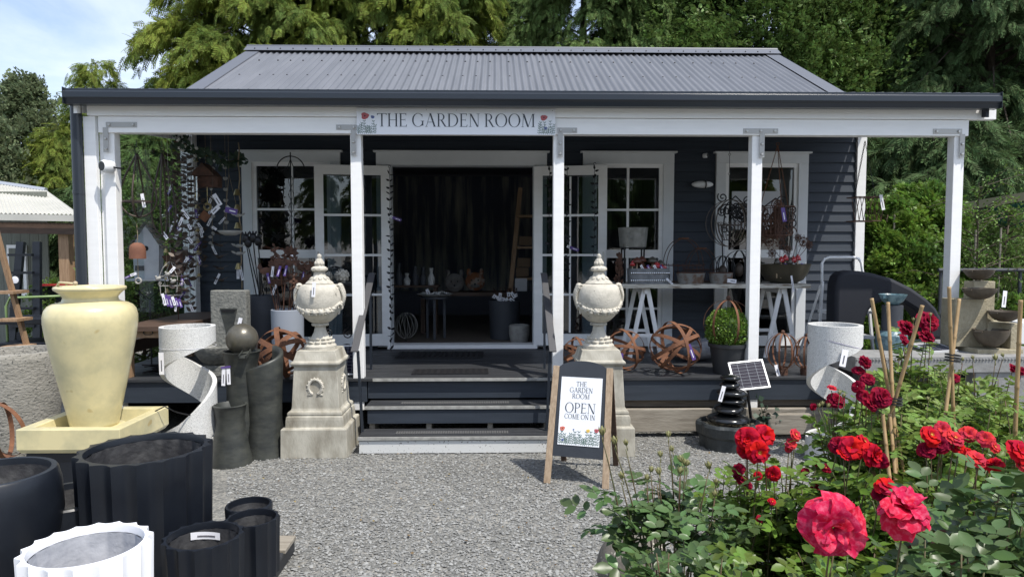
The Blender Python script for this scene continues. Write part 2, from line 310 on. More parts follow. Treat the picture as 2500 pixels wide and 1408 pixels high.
 p_red=mat('red_petal', (0.50, 0.006, 0.012), 0.75, spec=0.15, island=0.22, trans=0.22), p_crim=mat('crimson_petal', (0.25, 0.003, 0.022), 0.75, spec=0.15, island=0.25, trans=0.2), p_pink=mat('pink_petal', (0.62, 0.012, 0.055), 0.7, spec=0.15, island=0.2, trans=0.3, col2=(0.76, 0.13, 0.21), ns=9, lo=0.46, hi=0.72), p_coral=mat('coral_petal', (0.58, 0.035, 0.045), 0.7, spec=0.15, island=0.2, trans=0.25), stam=mat('stamen', (0.65, 0.38, 0.06), 0.7),
 c_yel=mat('golden_conifer_foliage', (0.21, 0.25, 0.042), 0.7, spec=0.15, island=0.42, trans=0.38, col2=(0.12, 0.175, 0.045), ns=0.7, lo=0.42, hi=0.62),
 c_mid=mat('green_conifer_foliage', (0.115, 0.18, 0.055), 0.7, spec=0.15, island=0.45, trans=0.2, col2=(0.10, 0.145, 0.040), ns=0.6),
 c_blu=mat('blue_conifer_foliage', (0.055, 0.085, 0.080), 0.8, spec=0.12, island=0.4, trans=0.15), c_drk=mat('dark_conifer_foliage', (0.085, 0.135, 0.052), 0.75, spec=0.15, island=0.5, trans=0.3, col2=(0.068, 0.108, 0.040), ns=0.5),
 b_gry=mat('grey_green_foliage', (0.21, 0.25, 0.14), 0.7, spec=0.15, island=0.45, trans=0.35, col2=(0.15, 0.19, 0.10), ns=0.9),
 b_brt=mat('bright_shrub_foliage', (0.20, 0.31, 0.045), 0.5, island=0.45, trans=0.35, col2=(0.09, 0.17, 0.035), ns=2.0), b_mid=mat('mid_shrub_foliage', (0.13, 0.20, 0.052), 0.5, spec=0.25, island=0.45, trans=0.22), b_box=mat('box_foliage', (0.15, 0.25, 0.035), 0.45, island=0.45, trans=0.2),
 vine=mat('garland_leaf', (0.030, 0.060, 0.035), 0.6, island=0.3), blos=mat('white_blossom', (0.62, 0.63, 0.60), 0.6),
)
def glassmat(name, tint=(0.6, 0.65, 0.68), fac=0.12):
    m = bpy.data.materials.new(name); m.use_nodes = True; t = m.node_tree; N = t.nodes; N.remove(N['Principled BSDF'])
    a = N.new('ShaderNodeBsdfTransparent'); a.inputs[0].default_value = (*tint, 1); g = N.new('ShaderNodeBsdfGlossy'); g.inputs['Roughness'].default_value = 0.01
    fr = N.new('ShaderNodeFresnel'); fr.inputs['IOR'].default_value = 1.5; ad = N.new('ShaderNodeMath'); ad.operation = 'ADD'; ad.inputs[1].default_value = fac
    x = N.new('ShaderNodeMixShader'); gm = N.new('ShaderNodeNewGeometry'); sb = N.new('ShaderNodeMath'); sb.operation = 'SUBTRACT'; sb.inputs[0].default_value = 1; t.links.new(gm.outputs['Backfacing'], sb.inputs[1]); ml = N.new('ShaderNodeMath'); ml.operation = 'MULTIPLY'; t.links.new(fr.outputs[0], ad.inputs[0]); t.links.new(ad.outputs[0], ml.inputs[0]); t.links.new(sb.outputs[0], ml.inputs[1]); t.links.new(ml.outputs[0], x.inputs[0]); t.links.new(a.outputs[0], x.inputs[1]); t.links.new(g.outputs[0], x.inputs[2]); t.links.new(x.outputs[0], N['Material Output'].inputs[0])
    return m
MT['glass'] = glassmat('window_glass', (0.55, 0.6, 0.63), 0.08); MT['glass2'] = glassmat('side_panel_glass', (0.84, 0.88, 0.88), 0.10)
def gravelmat():
    m = bpy.data.materials.new('grey_gravel'); m.use_nodes = True; t = m.node_tree; N = t.nodes; lk = t.links.new; b = N['Principled BSDF']; b.inputs['Roughness'].default_value = 0.85
    co = N.new('ShaderNodeTexCoord'); v = N.new('ShaderNodeTexVoronoi'); v.inputs['Scale'].default_value = 50; lk(co.outputs['Object'], v.inputs['Vector'])
    r = N.new('ShaderNodeValToRGB'); e = r.color_ramp.elements; e[0].color = (0.12, 0.12, 0.113, 1); e[1].color = (0.28, 0.268, 0.24, 1); q = e.new(0.55); q.color = (0.19, 0.19, 0.178, 1)
    s = N.new('ShaderNodeSeparateColor'); lk(v.outputs['Color'], s.inputs[0]); lk(s.outputs[0], r.inputs[0])
    v2 = N.new('ShaderNodeTexNoise'); v2.inputs['Scale'].default_value = 1.1; v2.inputs['Detail'].default_value = 4; lk(co.outputs['Object'], v2.inputs['Vector'])
    h = N.new('ShaderNodeHueSaturation'); mr = N.new('ShaderNodeMapRange'); mr.inputs['From Min'].default_value = .3; mr.inputs['From Max'].default_value = .7; mr.inputs['To Min'].default_value = .8; mr.inputs['To Max'].default_value = 1.15
    lk(v2.outputs['Fac'], mr.inputs[0]); lk(mr.outputs[0], h.inputs['Value']); lk(r.outputs[0], h.inputs['Color']); lk(h.outputs[0], b.inputs['Base Color'])
    bp = N.new('ShaderNodeBump'); bp.invert = True; bp.inputs['Distance'].default_value = 0.012; bp.inputs['Strength'].default_value = 1; lk(v.outputs['Distance'], bp.inputs['Height']); lk(bp.outputs[0], b.inputs['Normal'])
    return m
MT['gravel'] = gravelmat()
MT['stones'] = mat('gravel_stones', (0.225, 0.227, 0.220), 0.85, island=0.42, spec=0.3)
def muralmat():
    m = mat('forest_mural', (0.09, 0.10, 0.14), 0.8, col2=(0.62, 0.60, 0.48), ns=2.2, stretch=(3.0, 1, 0.25), lo=0.46, hi=0.72)
    return m
MT['mural'] = muralmat()
# ================================================================== THE GROUND AND THE BUILDING
YD, YW, ZD = 6.2, 8.1, 0.545          # deck front, house wall, deck top
def zx(y, Y): return float(P(1212, y, Y)[2])
def xx(px, Y, py=612): return float(P(px, py, Y)[0])
g = MB(); g.add([(-120, -60, 0), (120, -60, 0), (120, 200, 0), (-120, 200, 0)], [(0, 1, 2, 3)])
tag(g.build('ground', MT['gravel']), kind='structure')
def litter():
    N = 420; y = 2.8+rng.random(N)*3.2; x = (rng.random(N)*1.3-.42)*y*.95; pos = np.stack([x, y, .012+rng.random(N)*.006], 1); T = np.array([[0, 0, 0], [.3, .5, .1], [0, 1, 0], [-.3, .5, .05]])
    d = rng.normal(size=(N, 3))*np.array([1, 1, .15]); V, idx = stamp(T, [[0, 1, 2, 3]], pos, basis(d, rng.normal(size=N)*.3), .012+.014*rng.random(N)); tag(rawmesh('fallen_leaves', V, idx, len(idx), 4, mat('dry_leaf', (0.16, 0.11, 0.045), 0.8, island=.5), None), kind='stuff')
litter()
# loose stones
def stones():
    N = 70000
    y = 2.6+rng.random(N)**1.25*3.9; x = (rng.random(N)*1.30-0.42)*y*0.95+0.0
    pos = np.stack([x, y, rng.random(N)*0.006], 1)
    T = np.array([[1, 0, 0], [0, 1, 0], [-1, 0, 0], [0, -1, 0], [0.1, 0.1, 0.62], [0, 0, -0.5], [0.7, 0.7, 0.25], [-0.7, 0.6, 0.3]])
    Fc = np.array([[0, 6, 4], [6, 1, 4], [1, 7, 4], [7, 2, 4], [2, 3, 4], [3, 0, 4]])
    a = rng.random(N)*2*pi; t = (rng.random((N, 2))-0.5)*0.9
    R = np.zeros((N, 3, 3)); sxy = 0.6+rng.random((N, 2))*0.8
    ca, sa = np.cos(a), np.sin(a)
    R[:, 0, 0] = ca*sxy[:, 0]; R[:, 0, 1] = -sa*sxy[:, 1]; R[:, 1, 0] = sa*sxy[:, 0]; R[:, 1, 1] = ca*sxy[:, 1]; R[:, 2, 2] = 1
    R[:, 2, 0] = t[:, 0]*0.5; R[:, 2, 1] = t[:, 1]*0.5
    V, idx = stamp(T, Fc, pos, R, 0.0050+rng.random(N)**2*0.0068)
    tag(rawmesh('gravel', V, idx, len(idx), 3, MT['stones'], None), kind='stuff')
stones()

H = thing('shop_building', 'black weatherboard cottage with white veranda posts, open french doors and grey corrugated roof', 'building', (0.35, 6.2, 0))
def hb(mb, name, m, parent=None, **k): return mb.build(name, MT[m], parent or H, world=True, **k)
XL, XR = xx(272, YD+.05), xx(2333, YD+.05)      # veranda post lines
WL, WR = xx(474, YW), xx(2084, YW)
EX0, EX1 = xx(155, 6.0, 235), xx(2444, 6.0, 245)
# --- openings
OP = [(xx(597, YW), xx(835, YW)), (xx(922, YW), xx(1334, YW)), (xx(1421, YW), xx(1641, YW)), (xx(1743, YW), xx(1965, YW))]
zt = zx(374, YW)
wall = MB(); z = ZD-0.02; e = 0.117; prev = None
segs = []; xs = [WL]+[c for o_ in OP for c in o_]+[WR]
for i in range(0, len(xs), 2): segs.append((xs[i]+(0.006 if i else 0), xs[i+1]-(0.006 if i+2 < len(xs) else 0)))
def course(x0, x1, z):
    wall.add([(x0, YW-0.026, z), (x1, YW-0.026, z), (x1, YW-0.004, z+e), (x0, YW-0.004, z+e), (x0, YW+0.03, z), (x1, YW+0.03, z), (x1, YW+0.03, z+e), (x0, YW+0.03, z+e)],
             [(0, 1, 2, 3), (0, 4, 5, 1), (2, 6, 7, 3), (1, 5, 6, 2), (3, 7, 4, 0)])
while z < 3.4:
    if z+e < zt+0.03:
        for a, b in segs: course(a, b, z)
    else: course(WL, WR, z)
    z += e
hb(wall, 'wall', 'navy')
# side + back walls, plain behind
wb = MB(); wb.bb(WL, WL+.1, YW+.04, 12.4, 0, 3.5); wb.bb(WR-.1, WR-.004, YW+.04, 12.4, 0, 3.5); wb.bb(WL, WR, 12.4, 12.5, 0, 3.5)
for x_, sgn in ((WL, 1), (WR, -1)):
    wb.add([(x_+sgn*.05, YW+.04, 3.5), (x_+sgn*.05, 12.4, 3.5), (x_+sgn*.05, 10.3, 4.65)], [(0, 1, 2)])
hb(wb, 'side_wall', 'navy')
cb = MB(); cb.bb(WR-.01, WR+.10, YW-.05, YW+.09, 0.3, 3.3); hb(cb, 'corner_board', 'white', bevel=.004)
cb = MB(); cb.bb(WL-.11, WL+.002, YW-.05, YW+.06, 0.3, 3.3); hb(cb, 'corner_board', 'white', bevel=.004)
# interior
it = MB(); it.bb(WL+.11, WR-.11, 12.2, 12.25, ZD, 3.4); it.bb(WL+.11, WR-.11, YW+.05, 12.2, 3.05, 3.1)
hb(it, 'interior_lining', 'inner')
it = MB(); it.bb(WL+.12, WR-.12, YW+.07, 12.15, ZD-.03, ZD+.012); hb(it, 'interior_floor', 'ifloor')
it = MB(); it.bb(-2.2, 2.6, 12.10, 12.15, ZD+.45, 3.0); hb(it, 'forest_wallpaper', 'mural')
# --- windows (full height units)
def trim(x0, x1, z1, tw, wname='window', glass=None, mull=True, z0=ZD+.02, rows=True):
    fr = MB(); y0, y1 = YW-.05, YW-.005
    fr.bb(x0, x0+tw, y0, y1, z0, z1-tw); fr.bb(x1-tw, x1, y0, y1, z0, z1-tw); fr.bb(x0, x1, y0-.003, y1, z1-tw, z1); fr.bb(x0-.03, x1+.03, y0-.03, y1, z1, z1+.02)
    f = hb(fr, wname, 'trim', bevel=.003)
    a, b = x0+tw, x1-tw; s = MB(); sw = .045
    s.bb(a, a+sw, YW-.03, YW+.02, z0, z1-tw-sw); s.bb(b-sw, b, YW-.03, YW+.02, z0, z1-tw-sw); s.bb(a, b, YW-.032, YW+.02, z1-tw-sw, z1-tw)
    s.bb(a+sw, b-sw, YW-.03, YW+.02, z0, z0+.12)
    zm = zx(617, YW); s.bb(a+sw, b-sw, YW-.033, YW+.02, zm-.06, zm+.035)
    zq = zx(512, YW); xm = (a+b)/2
    if mull:
        s.bb(xm-.014, xm+.014, YW-.02, YW+.012, z0+.12, z1-tw-sw)
        s.bb(a+sw, b-sw, YW-.022, YW+.012, zq-.013, zq+.013); s.bb(a+sw, b-sw, YW-.022, YW+.012, 1.0, 1.026)
    hb(s, 'sash', 'white', f)
    p = MB(); p.bb(a+sw, b-sw, YW-.004, YW+.002, z0+.12, z1-tw-sw); hb(p, 'glass_pane', 'glass', f)
    return f
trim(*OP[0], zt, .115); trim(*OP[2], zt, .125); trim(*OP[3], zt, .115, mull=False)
n_ = MB(); a_ = xx(1812, YW+.1); n_.bb(xx(1784, YW), xx(1902, YW), YW-.010, YW-.007, zx(560, YW), zx(466, YW)); hb(n_, 'window_notice', 'poster')
# --- doorway + leaves
x0, x1 = OP[1]; dx0, dx1 = xx(957, YW), xx(1301, YW); zdt = zx(405, YW)
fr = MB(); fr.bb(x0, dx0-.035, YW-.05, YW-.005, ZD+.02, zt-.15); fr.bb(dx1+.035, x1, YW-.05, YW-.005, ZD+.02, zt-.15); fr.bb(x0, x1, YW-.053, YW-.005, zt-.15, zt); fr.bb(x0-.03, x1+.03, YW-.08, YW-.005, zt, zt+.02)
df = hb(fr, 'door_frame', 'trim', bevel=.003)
fr = MB(); fr.bb(dx0-.035, dx0, YW-.06, YW+.12, ZD+.02, zdt); fr.bb(dx1, dx1+.035, YW-.06, YW+.12, ZD+.02, zdt); fr.bb(dx0-.035, dx1+.035, YW-.06, YW+.12, zdt, zt-.153)
hb(fr, 'jamb', 'trim', df)
fr = MB(); fr.bb(dx0-.05, dx1+.05, YW-.1, YW+.12, ZD+.003, ZD+.05); hb(fr, 'sill', 'white', df, bevel=.004)
def leaf(hx, sgn, ang):
    W, Hh = .845, zdt-ZD-.06; z0 = ZD+.045; R = rot(rz=ang)
    def bx(mb, a, b, y0, y1, c, d): mb.box(R @ np.array([sgn*(a+b)/2, (y0+y1)/2, 0])+np.array([hx, YW-.075, (c+d)/2]), (b-a, y1-y0, d-c), R)
    s = MB(); st = .10
    bx(s, 0, st, -.02, .02, z0, z0+Hh); bx(s, W-st, W, -.02, .02, z0, z0+Hh); bx(s, st, W-st, -.02, .02, z0+Hh-.11, z0+Hh); bx(s, st, W-st, -.02, .02, z0, z0+.14)
    l = hb(s, 'french_door', 'white', bevel=.003)
    s = MB(); g0, g1 = z0+.14, z0+Hh-.11
    for k in (1, 2, 3): zz = g0+(g1-g0)*k/4; bx(s, st, W-st, -.012, .012, zz-.013, zz+.013)
    for k in range(4): bx(s, W/2-.011, W/2+.011, -.0115, .0115, g0+(g1-g0)*k/4+.014, g0+(g1-g0)*(k+1)/4-.014)
    hb(s, 'glazing_bars', 'white', l)
    s = MB(); bx(s, st, W-st, -.003, .003, g0, g1); hb(s, 'glass_pane', 'glass', l)
    s = MB(); bx(s, W-.05, W-.03, -.075, -.06, z0+.95, z0+1.1); hb(s, 'handle', 'bolt', l)
leaf(dx0-.01, -1, radians(9)); leaf(dx1+.01, 1, radians(-9))
# --- main roof
RY, RZ = 10.3, zx(125, 10.3); SL = (RZ-3.52)/(RY-8.1)
RX0, RX1 = xx(612, RY, 115), xx(1889, RY, 125); pitch = .086
def corr(x0, x1, ya, za, yb, zb, amp=.012):
    n = int((x1-x0)/pitch*8); xs = np.linspace(x0, x1, n); zz = amp*np.cos(2*pi*xs/pitch)
    nrm = unit((0, -(zb-za), (yb-ya))); V = []
    for t in (0, 1):
        y, z_ = ya+(yb-ya)*t, za+(zb-za)*t
        V.append(np.stack([xs, y+nrm[1]*zz, z_+nrm[2]*zz], 1))
    m_ = MB(); m_.add(np.concatenate(V), [(i, i+1, n+i+1, n+i) for i in range(n-1)]); return m_
hb(corr(RX0+.02, RX1-.02, 7.95, 3.52-.15*SL, RY, RZ-.02), 'roof', 'roof', smooth=True)
hb(corr(RX0, RX1, RY, RZ-.02, 12.9, RZ-.02-2.6*SL), 'rear_roof', 'roof', smooth=True)
rf = corr(EX0+.05, EX1-.05, 6.06, 3.09, 8.0, 3.50); rf.bb(EX0+.08, EX1-.08, 6.15, 6.2, 3.03, 3.06)
hb(rf, 'veranda_roof', 'roof', smooth=True)
c_ = MB(); c_.add([(EX0+.1, 6.34, 3.02), (EX1-.1, 6.34, 3.02), (EX1-.1, 8.07, 3.36), (EX0+.1, 8.07, 3.36)], [(0, 3, 2, 1)])
for k in range(9): x_ = -3.3+k*.93; c_.add(np.array([(x_, 6.36, 2.90), (x_+.045, 6.36, 2.90), (x_+.045, 8.06, 3.24), (x_, 8.06, 3.24), (x_, 6.36, 3.01), (x_+.045, 6.36, 3.01), (x_+.045, 8.06, 3.35), (x_, 8.06, 3.35)]), [(0, 3, 2, 1), (0, 1, 5, 4), (0, 4, 7, 3), (1, 2, 6, 5)])
hb(c_, 'veranda_ceiling', 'ceil')
# flashing: two barges and a ridge
for xa, s_ in ((RX0-.03, 1), (RX1+.03, -1)):
    fl = MB(); xb = xa+s_*.20
    fl.add([(xa, 7.9, 3.52-.2*SL+.022), (xb, 7.9, 3.52-.2*SL+.022), (xb, RY, RZ+.004), (xa, RY, RZ+.004), (xa, 7.9, 3.52-.2*SL-.12), (xa, RY, RZ-.14)], [(0, 1, 2, 3) if s_ > 0 else (3, 2, 1, 0), (0, 3, 5, 4)])
    hb(fl, 'barge_flashing', 'flash')
rd = MB(); rd.add([(RX0-.05, RY-.16, RZ-.16*SL+.028), (RX1+.05, RY-.16, RZ-.16*SL+.028), (RX1+.05, RY-.02, RZ+.045), (RX0-.05, RY-.02, RZ+.045), (RX0-.05, RY+.16, RZ-.16*SL+.028), (RX1+.05, RY+.16, RZ-.16*SL+.028)], [(0, 1, 2, 3), (3, 2, 5, 4)])
rd.tube([(RX0-.05, RY, RZ+.045), (RX1+.05, RY, RZ+.045)], .024, 8)
hb(rd, 'ridge_cap', 'flash')
sc = MB()
for row in (8.9, 9.65):
    z_ = 3.52+(row-8.1)*SL-.02+.012; k = 0; x_ = RX0+.35
    while x_ < RX1-.3:
        sc.ball((round(x_/pitch)*pitch, row, z_+.01), .0125, 6, 4); x_ += pitch*[3, 2, 2, 3][k % 4]; k += 1
for k in range(42): sc.ball((RX0+.1+k*(RX1-RX0-.2)/41, RY-.12, RZ-.12*SL+.045), .010, 6, 4)
hb(sc, 'roof_screws', 'screw')
# gutter + fascia
gz = zx(221, 6.0); pr = [(0, 0), (0, -.018), (-.012, -.03), (-.012, -.075), (.006, -.095), (.02, -.128), (.10, -.128), (.10, 0), (.09, 0), (.09, -.12), (.026, -.12), (.012, -.095), (-.003, -.075), (-.003, -.03), (.008, -.02), (.008, 0)]
gt = MB(); n = len(pr); V = [(x_, 6.0+a, gz+b-(0 if x_ < 0 else .0)) for x_ in (EX0, EX1) for a, b in pr]
gt.add(V, [(i, (i+1) % n, (i+1) % n+n, i+n) for i in range(n)]+[tuple(range(n)), tuple(range(2*n-1, n-1, -1))])
for x_ in (EX0, EX1): gt.bb(x_-.004 if x_ < 0 else x_+.001, x_-.001 if x_ < 0 else x_+.004, 5.985, 6.10, gz-.13, gz+.01)
hb(gt, 'gutter', 'gut')
zb1, zb2, zb3 = zx(262, YD), zx(289, YD), zx(329, YD)
bm = MB(); bm.bb(xx(219, YD, 275), xx(2424, YD, 275), YD-.045, YD+.02, zb2, zb1+.03)
bm.bb(EX0+.03, EX0+.06, YD-.1, 8.0, 3.0, 3.06)
hb(bm, 'fascia_board', 'white', bevel=.004)
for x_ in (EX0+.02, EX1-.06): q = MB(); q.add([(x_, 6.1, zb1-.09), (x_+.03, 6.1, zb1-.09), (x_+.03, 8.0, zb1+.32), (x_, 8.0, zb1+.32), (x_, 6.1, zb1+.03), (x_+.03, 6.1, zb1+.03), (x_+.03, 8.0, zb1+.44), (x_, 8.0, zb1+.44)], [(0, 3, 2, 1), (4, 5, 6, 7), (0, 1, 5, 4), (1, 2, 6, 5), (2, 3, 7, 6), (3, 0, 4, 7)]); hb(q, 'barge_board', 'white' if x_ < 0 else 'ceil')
bm = MB(); bm.bb(xx(244, YD, 310), xx(2360, YD, 310), YD-.03, YD+.07, zb3, zb2-.004); hb(bm, 'veranda_beam', 'white', bevel=.004)
def post(px, wpx=None, y=YD, zlo=.05):
    x_ = xx(px, y); q = MB(); q.bb(x_-.048, x_+.048, y-.012, y+.085, zlo, zb3+.004); return hb(q, 'post', 'white', bevel=.004)
PX = [276, 872, 1363, 1843, 2331]
for k, px in enumerate(PX): post(px, zlo=.25)
q = MB(); q.bb(xx(218, YD), xx(247, YD), YD-.03, YD+.02, .2, zb2-.004); q.bb(xx(246, YD)+.003, xx(262, YD)-.004, YD+.03, YD+.06, .2, zb3); hb(q, 'side_cladding', 'white', bevel=.003)
# brackets
def bracket(px, left, right, down, top=308):
    x_ = xx(px, YD); w_ = .045; q = MB(); y0 = YD-.037 ; z1 = zx(top, YD); z0 = z1-w_
    q.bb(left, right, YD-.036, YD-.0305, z0, z1); q.bb(x_-w_/2, x_+w_/2, YD-.035, YD-.031, down, z0-.001)
    b = hb(q, 'bracket', 'zinc'); s = MB(); c = []
    for f in ((left+.03), (left+right)/2 if right-left > .3 else None, (right-.03)):
        if f is not None: c.append((f, (z0+z1)/2))
    c += [(x_, down+.03), (x_, down+.12)]
    for cx, cz in c: s.lathe([(.013, 0), (.013, .006), (.009, .010), (0, .010)], 8, (cx, YD-.037, cz), r=rot(rx=pi/2))
    hb(s, 'bolts', 'bolt', b)
bracket(272, xx(264, YD, 310), xx(339, YD, 310), zx(376, YD), 304); bracket(868, xx(823, YD, 310), xx(874, YD, 310), zx(382, YD), 308)
bracket(1366, xx(1360, YD, 310), xx(1408, YD, 310), zx(384, YD), 313); bracket(1852, xx(1812, YD, 310), xx(1896, YD, 310), zx(384, YD), 313); bracket(2334, xx(2273, YD, 310), xx(2343, YD, 310), zx(382, YD), 312)
# downpipe
dp = MB(); X0, X1 = xx(190, YD), xx(218, YD); dp.tube([((X0+X1)/2, YD-.04, gz-.1), ((X0+X1)/2, YD-.04, .02)], .046, 16)
for zz in (2.2, 1.0): dp.tube([((X0+X1)/2, YD-.04, zz), ((X0+X1)/2, YD-.04, zz+.03)], .050, 16)
hb(dp, 'downpipe', 'gut', smooth='auto')
# deck boards
dk = MB(); bw = .088
for k in range(22):
    y0 = YD-.04+k*bw
    if y0 < 8.08: dk.bb(-3.72, 4.28, y0, y0+bw-.006, ZD-.025, ZD-(.001 if k % 2 else 0))
hb(dk, 'deck', 'deck', bevel=.002)
q = MB(); q.bb(-3.72, -1.18, YD-.02, YD+.02, .33, ZD-.027); q.bb(.53, 4.28, YD-.02, YD+.02, .33, ZD-.027); q.bb(-1.17, .52, YD-.015, YD+.02, .36, ZD-.027); hb(q, 'deck_fascia', 'navy')
q = MB(); q.bb(-3.7, 4.2, 7.6, 7.65, 0, .5); q.bb(-3.72, -3.68, YD+.1, 7.6, 0, .5); q.bb(4.2, 4.25, YD+.1, 7.6, 0, .5); hb(q, 'subfloor_skirt', 'ceil')
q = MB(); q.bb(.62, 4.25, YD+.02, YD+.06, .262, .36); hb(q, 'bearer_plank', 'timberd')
# steps
st = MB()
def tread(y0, z1, xa, xb, nm):
    q = MB()
    for k in range(3): q.bb(xa, xb, y0+.02+k*.093, y0+.02+k*.093+.087, z1-.03, z1)
    t_ = hb(q, 'step_tread', 'deck', bevel=.002)
    q = MB(); q.bb(xa, xb, y0, y0+.018, z1-.022, z1+.003); hb(q, 'nosing', 'nose', t_)
    q = MB()
    for k in range(46): q.bb(xa+.30+k*.021, xa+.30+k*.021+.013, y0+.11, y0+.19, z1+.001, z1+.005)
    hb(q, 'grip_strip', 'matg', t_)
tread(YD-.56, .145, -1.16, .50, 0); tread(YD-.28, .34, -1.15, .51, 0)
q = MB(); q.bb(-1.12, .50, YD-.045-.014, YD-.041, ZD-.022, ZD+.003); hb(q, 'deck_nosing', 'nose')
q = MB(); q.bb(-1.15, .49, YD-.545, YD-.52, .01, .113); hb(q, 'step_riser', 'riser')
q = MB(); q.bb(-1.13, .49, YD-.265, YD-.24, .19, .308); hb(q, 'step_riser', 'navy')
for x_ in (-1.12, -.62, -.08, .42): q = MB(); q.ext([(0, 0), (0, .112), (.275, .112), (.275, .307), (.48, .307), (.48, 0)], 0, .045, R=rot(rz=pi/2), c=(x_+.045, YD-.51, 0)); hb(q, 'stringer', 'timber')
# handrails
for sx, (ta, tb), (ba, bb_) in ((-1, (908, 668), (865, 858)), (1, (1328, 668), (1350, 858))):
    A = P(ta, tb, 6.75); B = P(ba, bb_, 5.78)
    q = MB(); q.bar(A, B, .062, .014); q.bar(A, A+np.array([0, .06, 0]), .062, .014)
    r_ = hb(q, 'handrail', 'rail', bevel=.003)
    q = MB(); q.bar((B[0]-sx*.02, B[1]+.05, B[2]), (B[0]-sx*.02+(.03 if sx < 0 else -.03), B[1]+.06, .12), .022, .022); hb(q, 'baluster', 'gut', r_)
    q = MB(); q.bar((A[0], A[1]-.1, A[2]-.08), (A[0], A[1]-.1, ZD), .022, .022); hb(q, 'baluster', 'gut', r_)
# side glass panel
q = MB(); q.bb(XL-.02, XL-.014, YD+.1, 7.93, ZD+.30, 2.95); hb(q, 'side_glass', 'glass2')
q = MB(); q.bb(XL-.05, XL+.01, 7.93, 8.05, ZD, 3.1)
q.add([(XL-.05, YD+.1, 2.80), (XL+.0, YD+.1, 2.80), (XL+.0, 7.93, 2.94), (XL-.05, 7.93, 2.94), (XL-.05, YD+.1, 2.86), (XL, YD+.1, 2.86), (XL, 7.93, 3.0), (XL-.05, 7.93, 3.0)], [(0, 3, 2, 1), (0, 1, 5, 4), (1, 2, 6, 5), (2, 3, 7, 6), (4, 5, 6, 7)]); hb(q, 'side_frame', 'white')
q = MB(); q.bb(XL-.05, XL, YD+.1, 7.93, ZD+.18, ZD+.30); hb(q, 'side_rail', 'darkwood')
# small fittings on the wall
lamp = thing('wall_lamp', 'white oval bulkhead lamp on the dark weatherboards between two right windows', 'lamp', P(1713, 451, YW-.03))
q = MB(); q.ball((0, -.03, 0), .13, 16, 8, sc=(1, .35, .32)); q.build('lamp_shade', MT['plast'], lamp, smooth=True)
q = MB(); q.hoop((.03, -.03, 0), .045, (1, 0, 0), .012, .006, 16); q.build('lamp_cage', MT['iron'], lamp)
def secam(loc, label, s=1, rz=0):
    t = thing('security_camera', label, 'camera', loc, rz)
    q = MB(); q.lathe([(.030*s, -.045*s), (.036*s, -.035*s), (.036*s, .03*s), (.028*s, .045*s), (0, .047*s)], 16, r=rot(rx=pi/2)@rot(), sy=1.25); q.build('camera_body', MT['plast'], t, smooth=True)
    q = MB(); q.lathe([(.026*s, 0), (.026*s, .004), (0, .004)], 16, c=(0, -.046*s, 0), r=rot(rx=pi/2), sy=1.25); q.build('lens_face', MT['bplast'], t)
    q = MB(); q.tube([(.02*s, .02, 0), (.06*s, .04, -.01), (.07*s, .08, -.01)], .008, 6); q.build('mount', MT['bplast'], t); return t
secam(P(262, 407, YD-.08), 'white security camera fixed to the left corner post of the veranda', 1.25, radians(-18))
secam(P(1722, 380, YW-.06), 'tiny white camera high on the dark wall above the bulkhead lamp', .62, radians(40))
# sleepers below the deck at right
def sleeper(xa, xb, y0, y1, z0, z1, lab):
    q = MB(); q.bb(xa, xb, y0, y1, z0, z1); tag(q.build('timber_sleeper', MT['timber'], bevel=.008), lab, 'sleeper')
sleeper(.62, 3.55, 6.12, 6.17, .05, .262, 'long weathered timber sleeper under the deck edge behind the black stone fountain')
sleeper(xx(1883, 6.0), xx(1992, 6.0), 6.0, 6.06, .05, .235, 'short grey sleeper offcut leaning in front of the long sleeper')
# mats
def dmat(px, py, w_, d_, lab, rz=0):
    c = G(px, py, ZD+.004); q = MB(); q.box((0, 0, .004), (w_, d_, .008)); 
    for k in range(int(w_/.06)):
        for j in range(int(d_/.06)): q.hoop((-w_/2+.04+k*.06, -d_/2+.04+j*.06, .009), .014, (0, 0, 1), .003, .006, 8)
    q.hoop((0, 0, .009), .0, (0, 0, 1), .001, .001, 4)
    o = q.build('door_mat', MT['mat_r']); o.location = c; o.rotation_euler = (0, 0, rz); tag(o, lab, 'mat')
dmat(1075, 866, .95, .42, 'wide black scrolled rubber mat nearest the open doorway')
dmat(1100, 907, .72, .26, 'small black rubber mat at the head of the steps', .03)

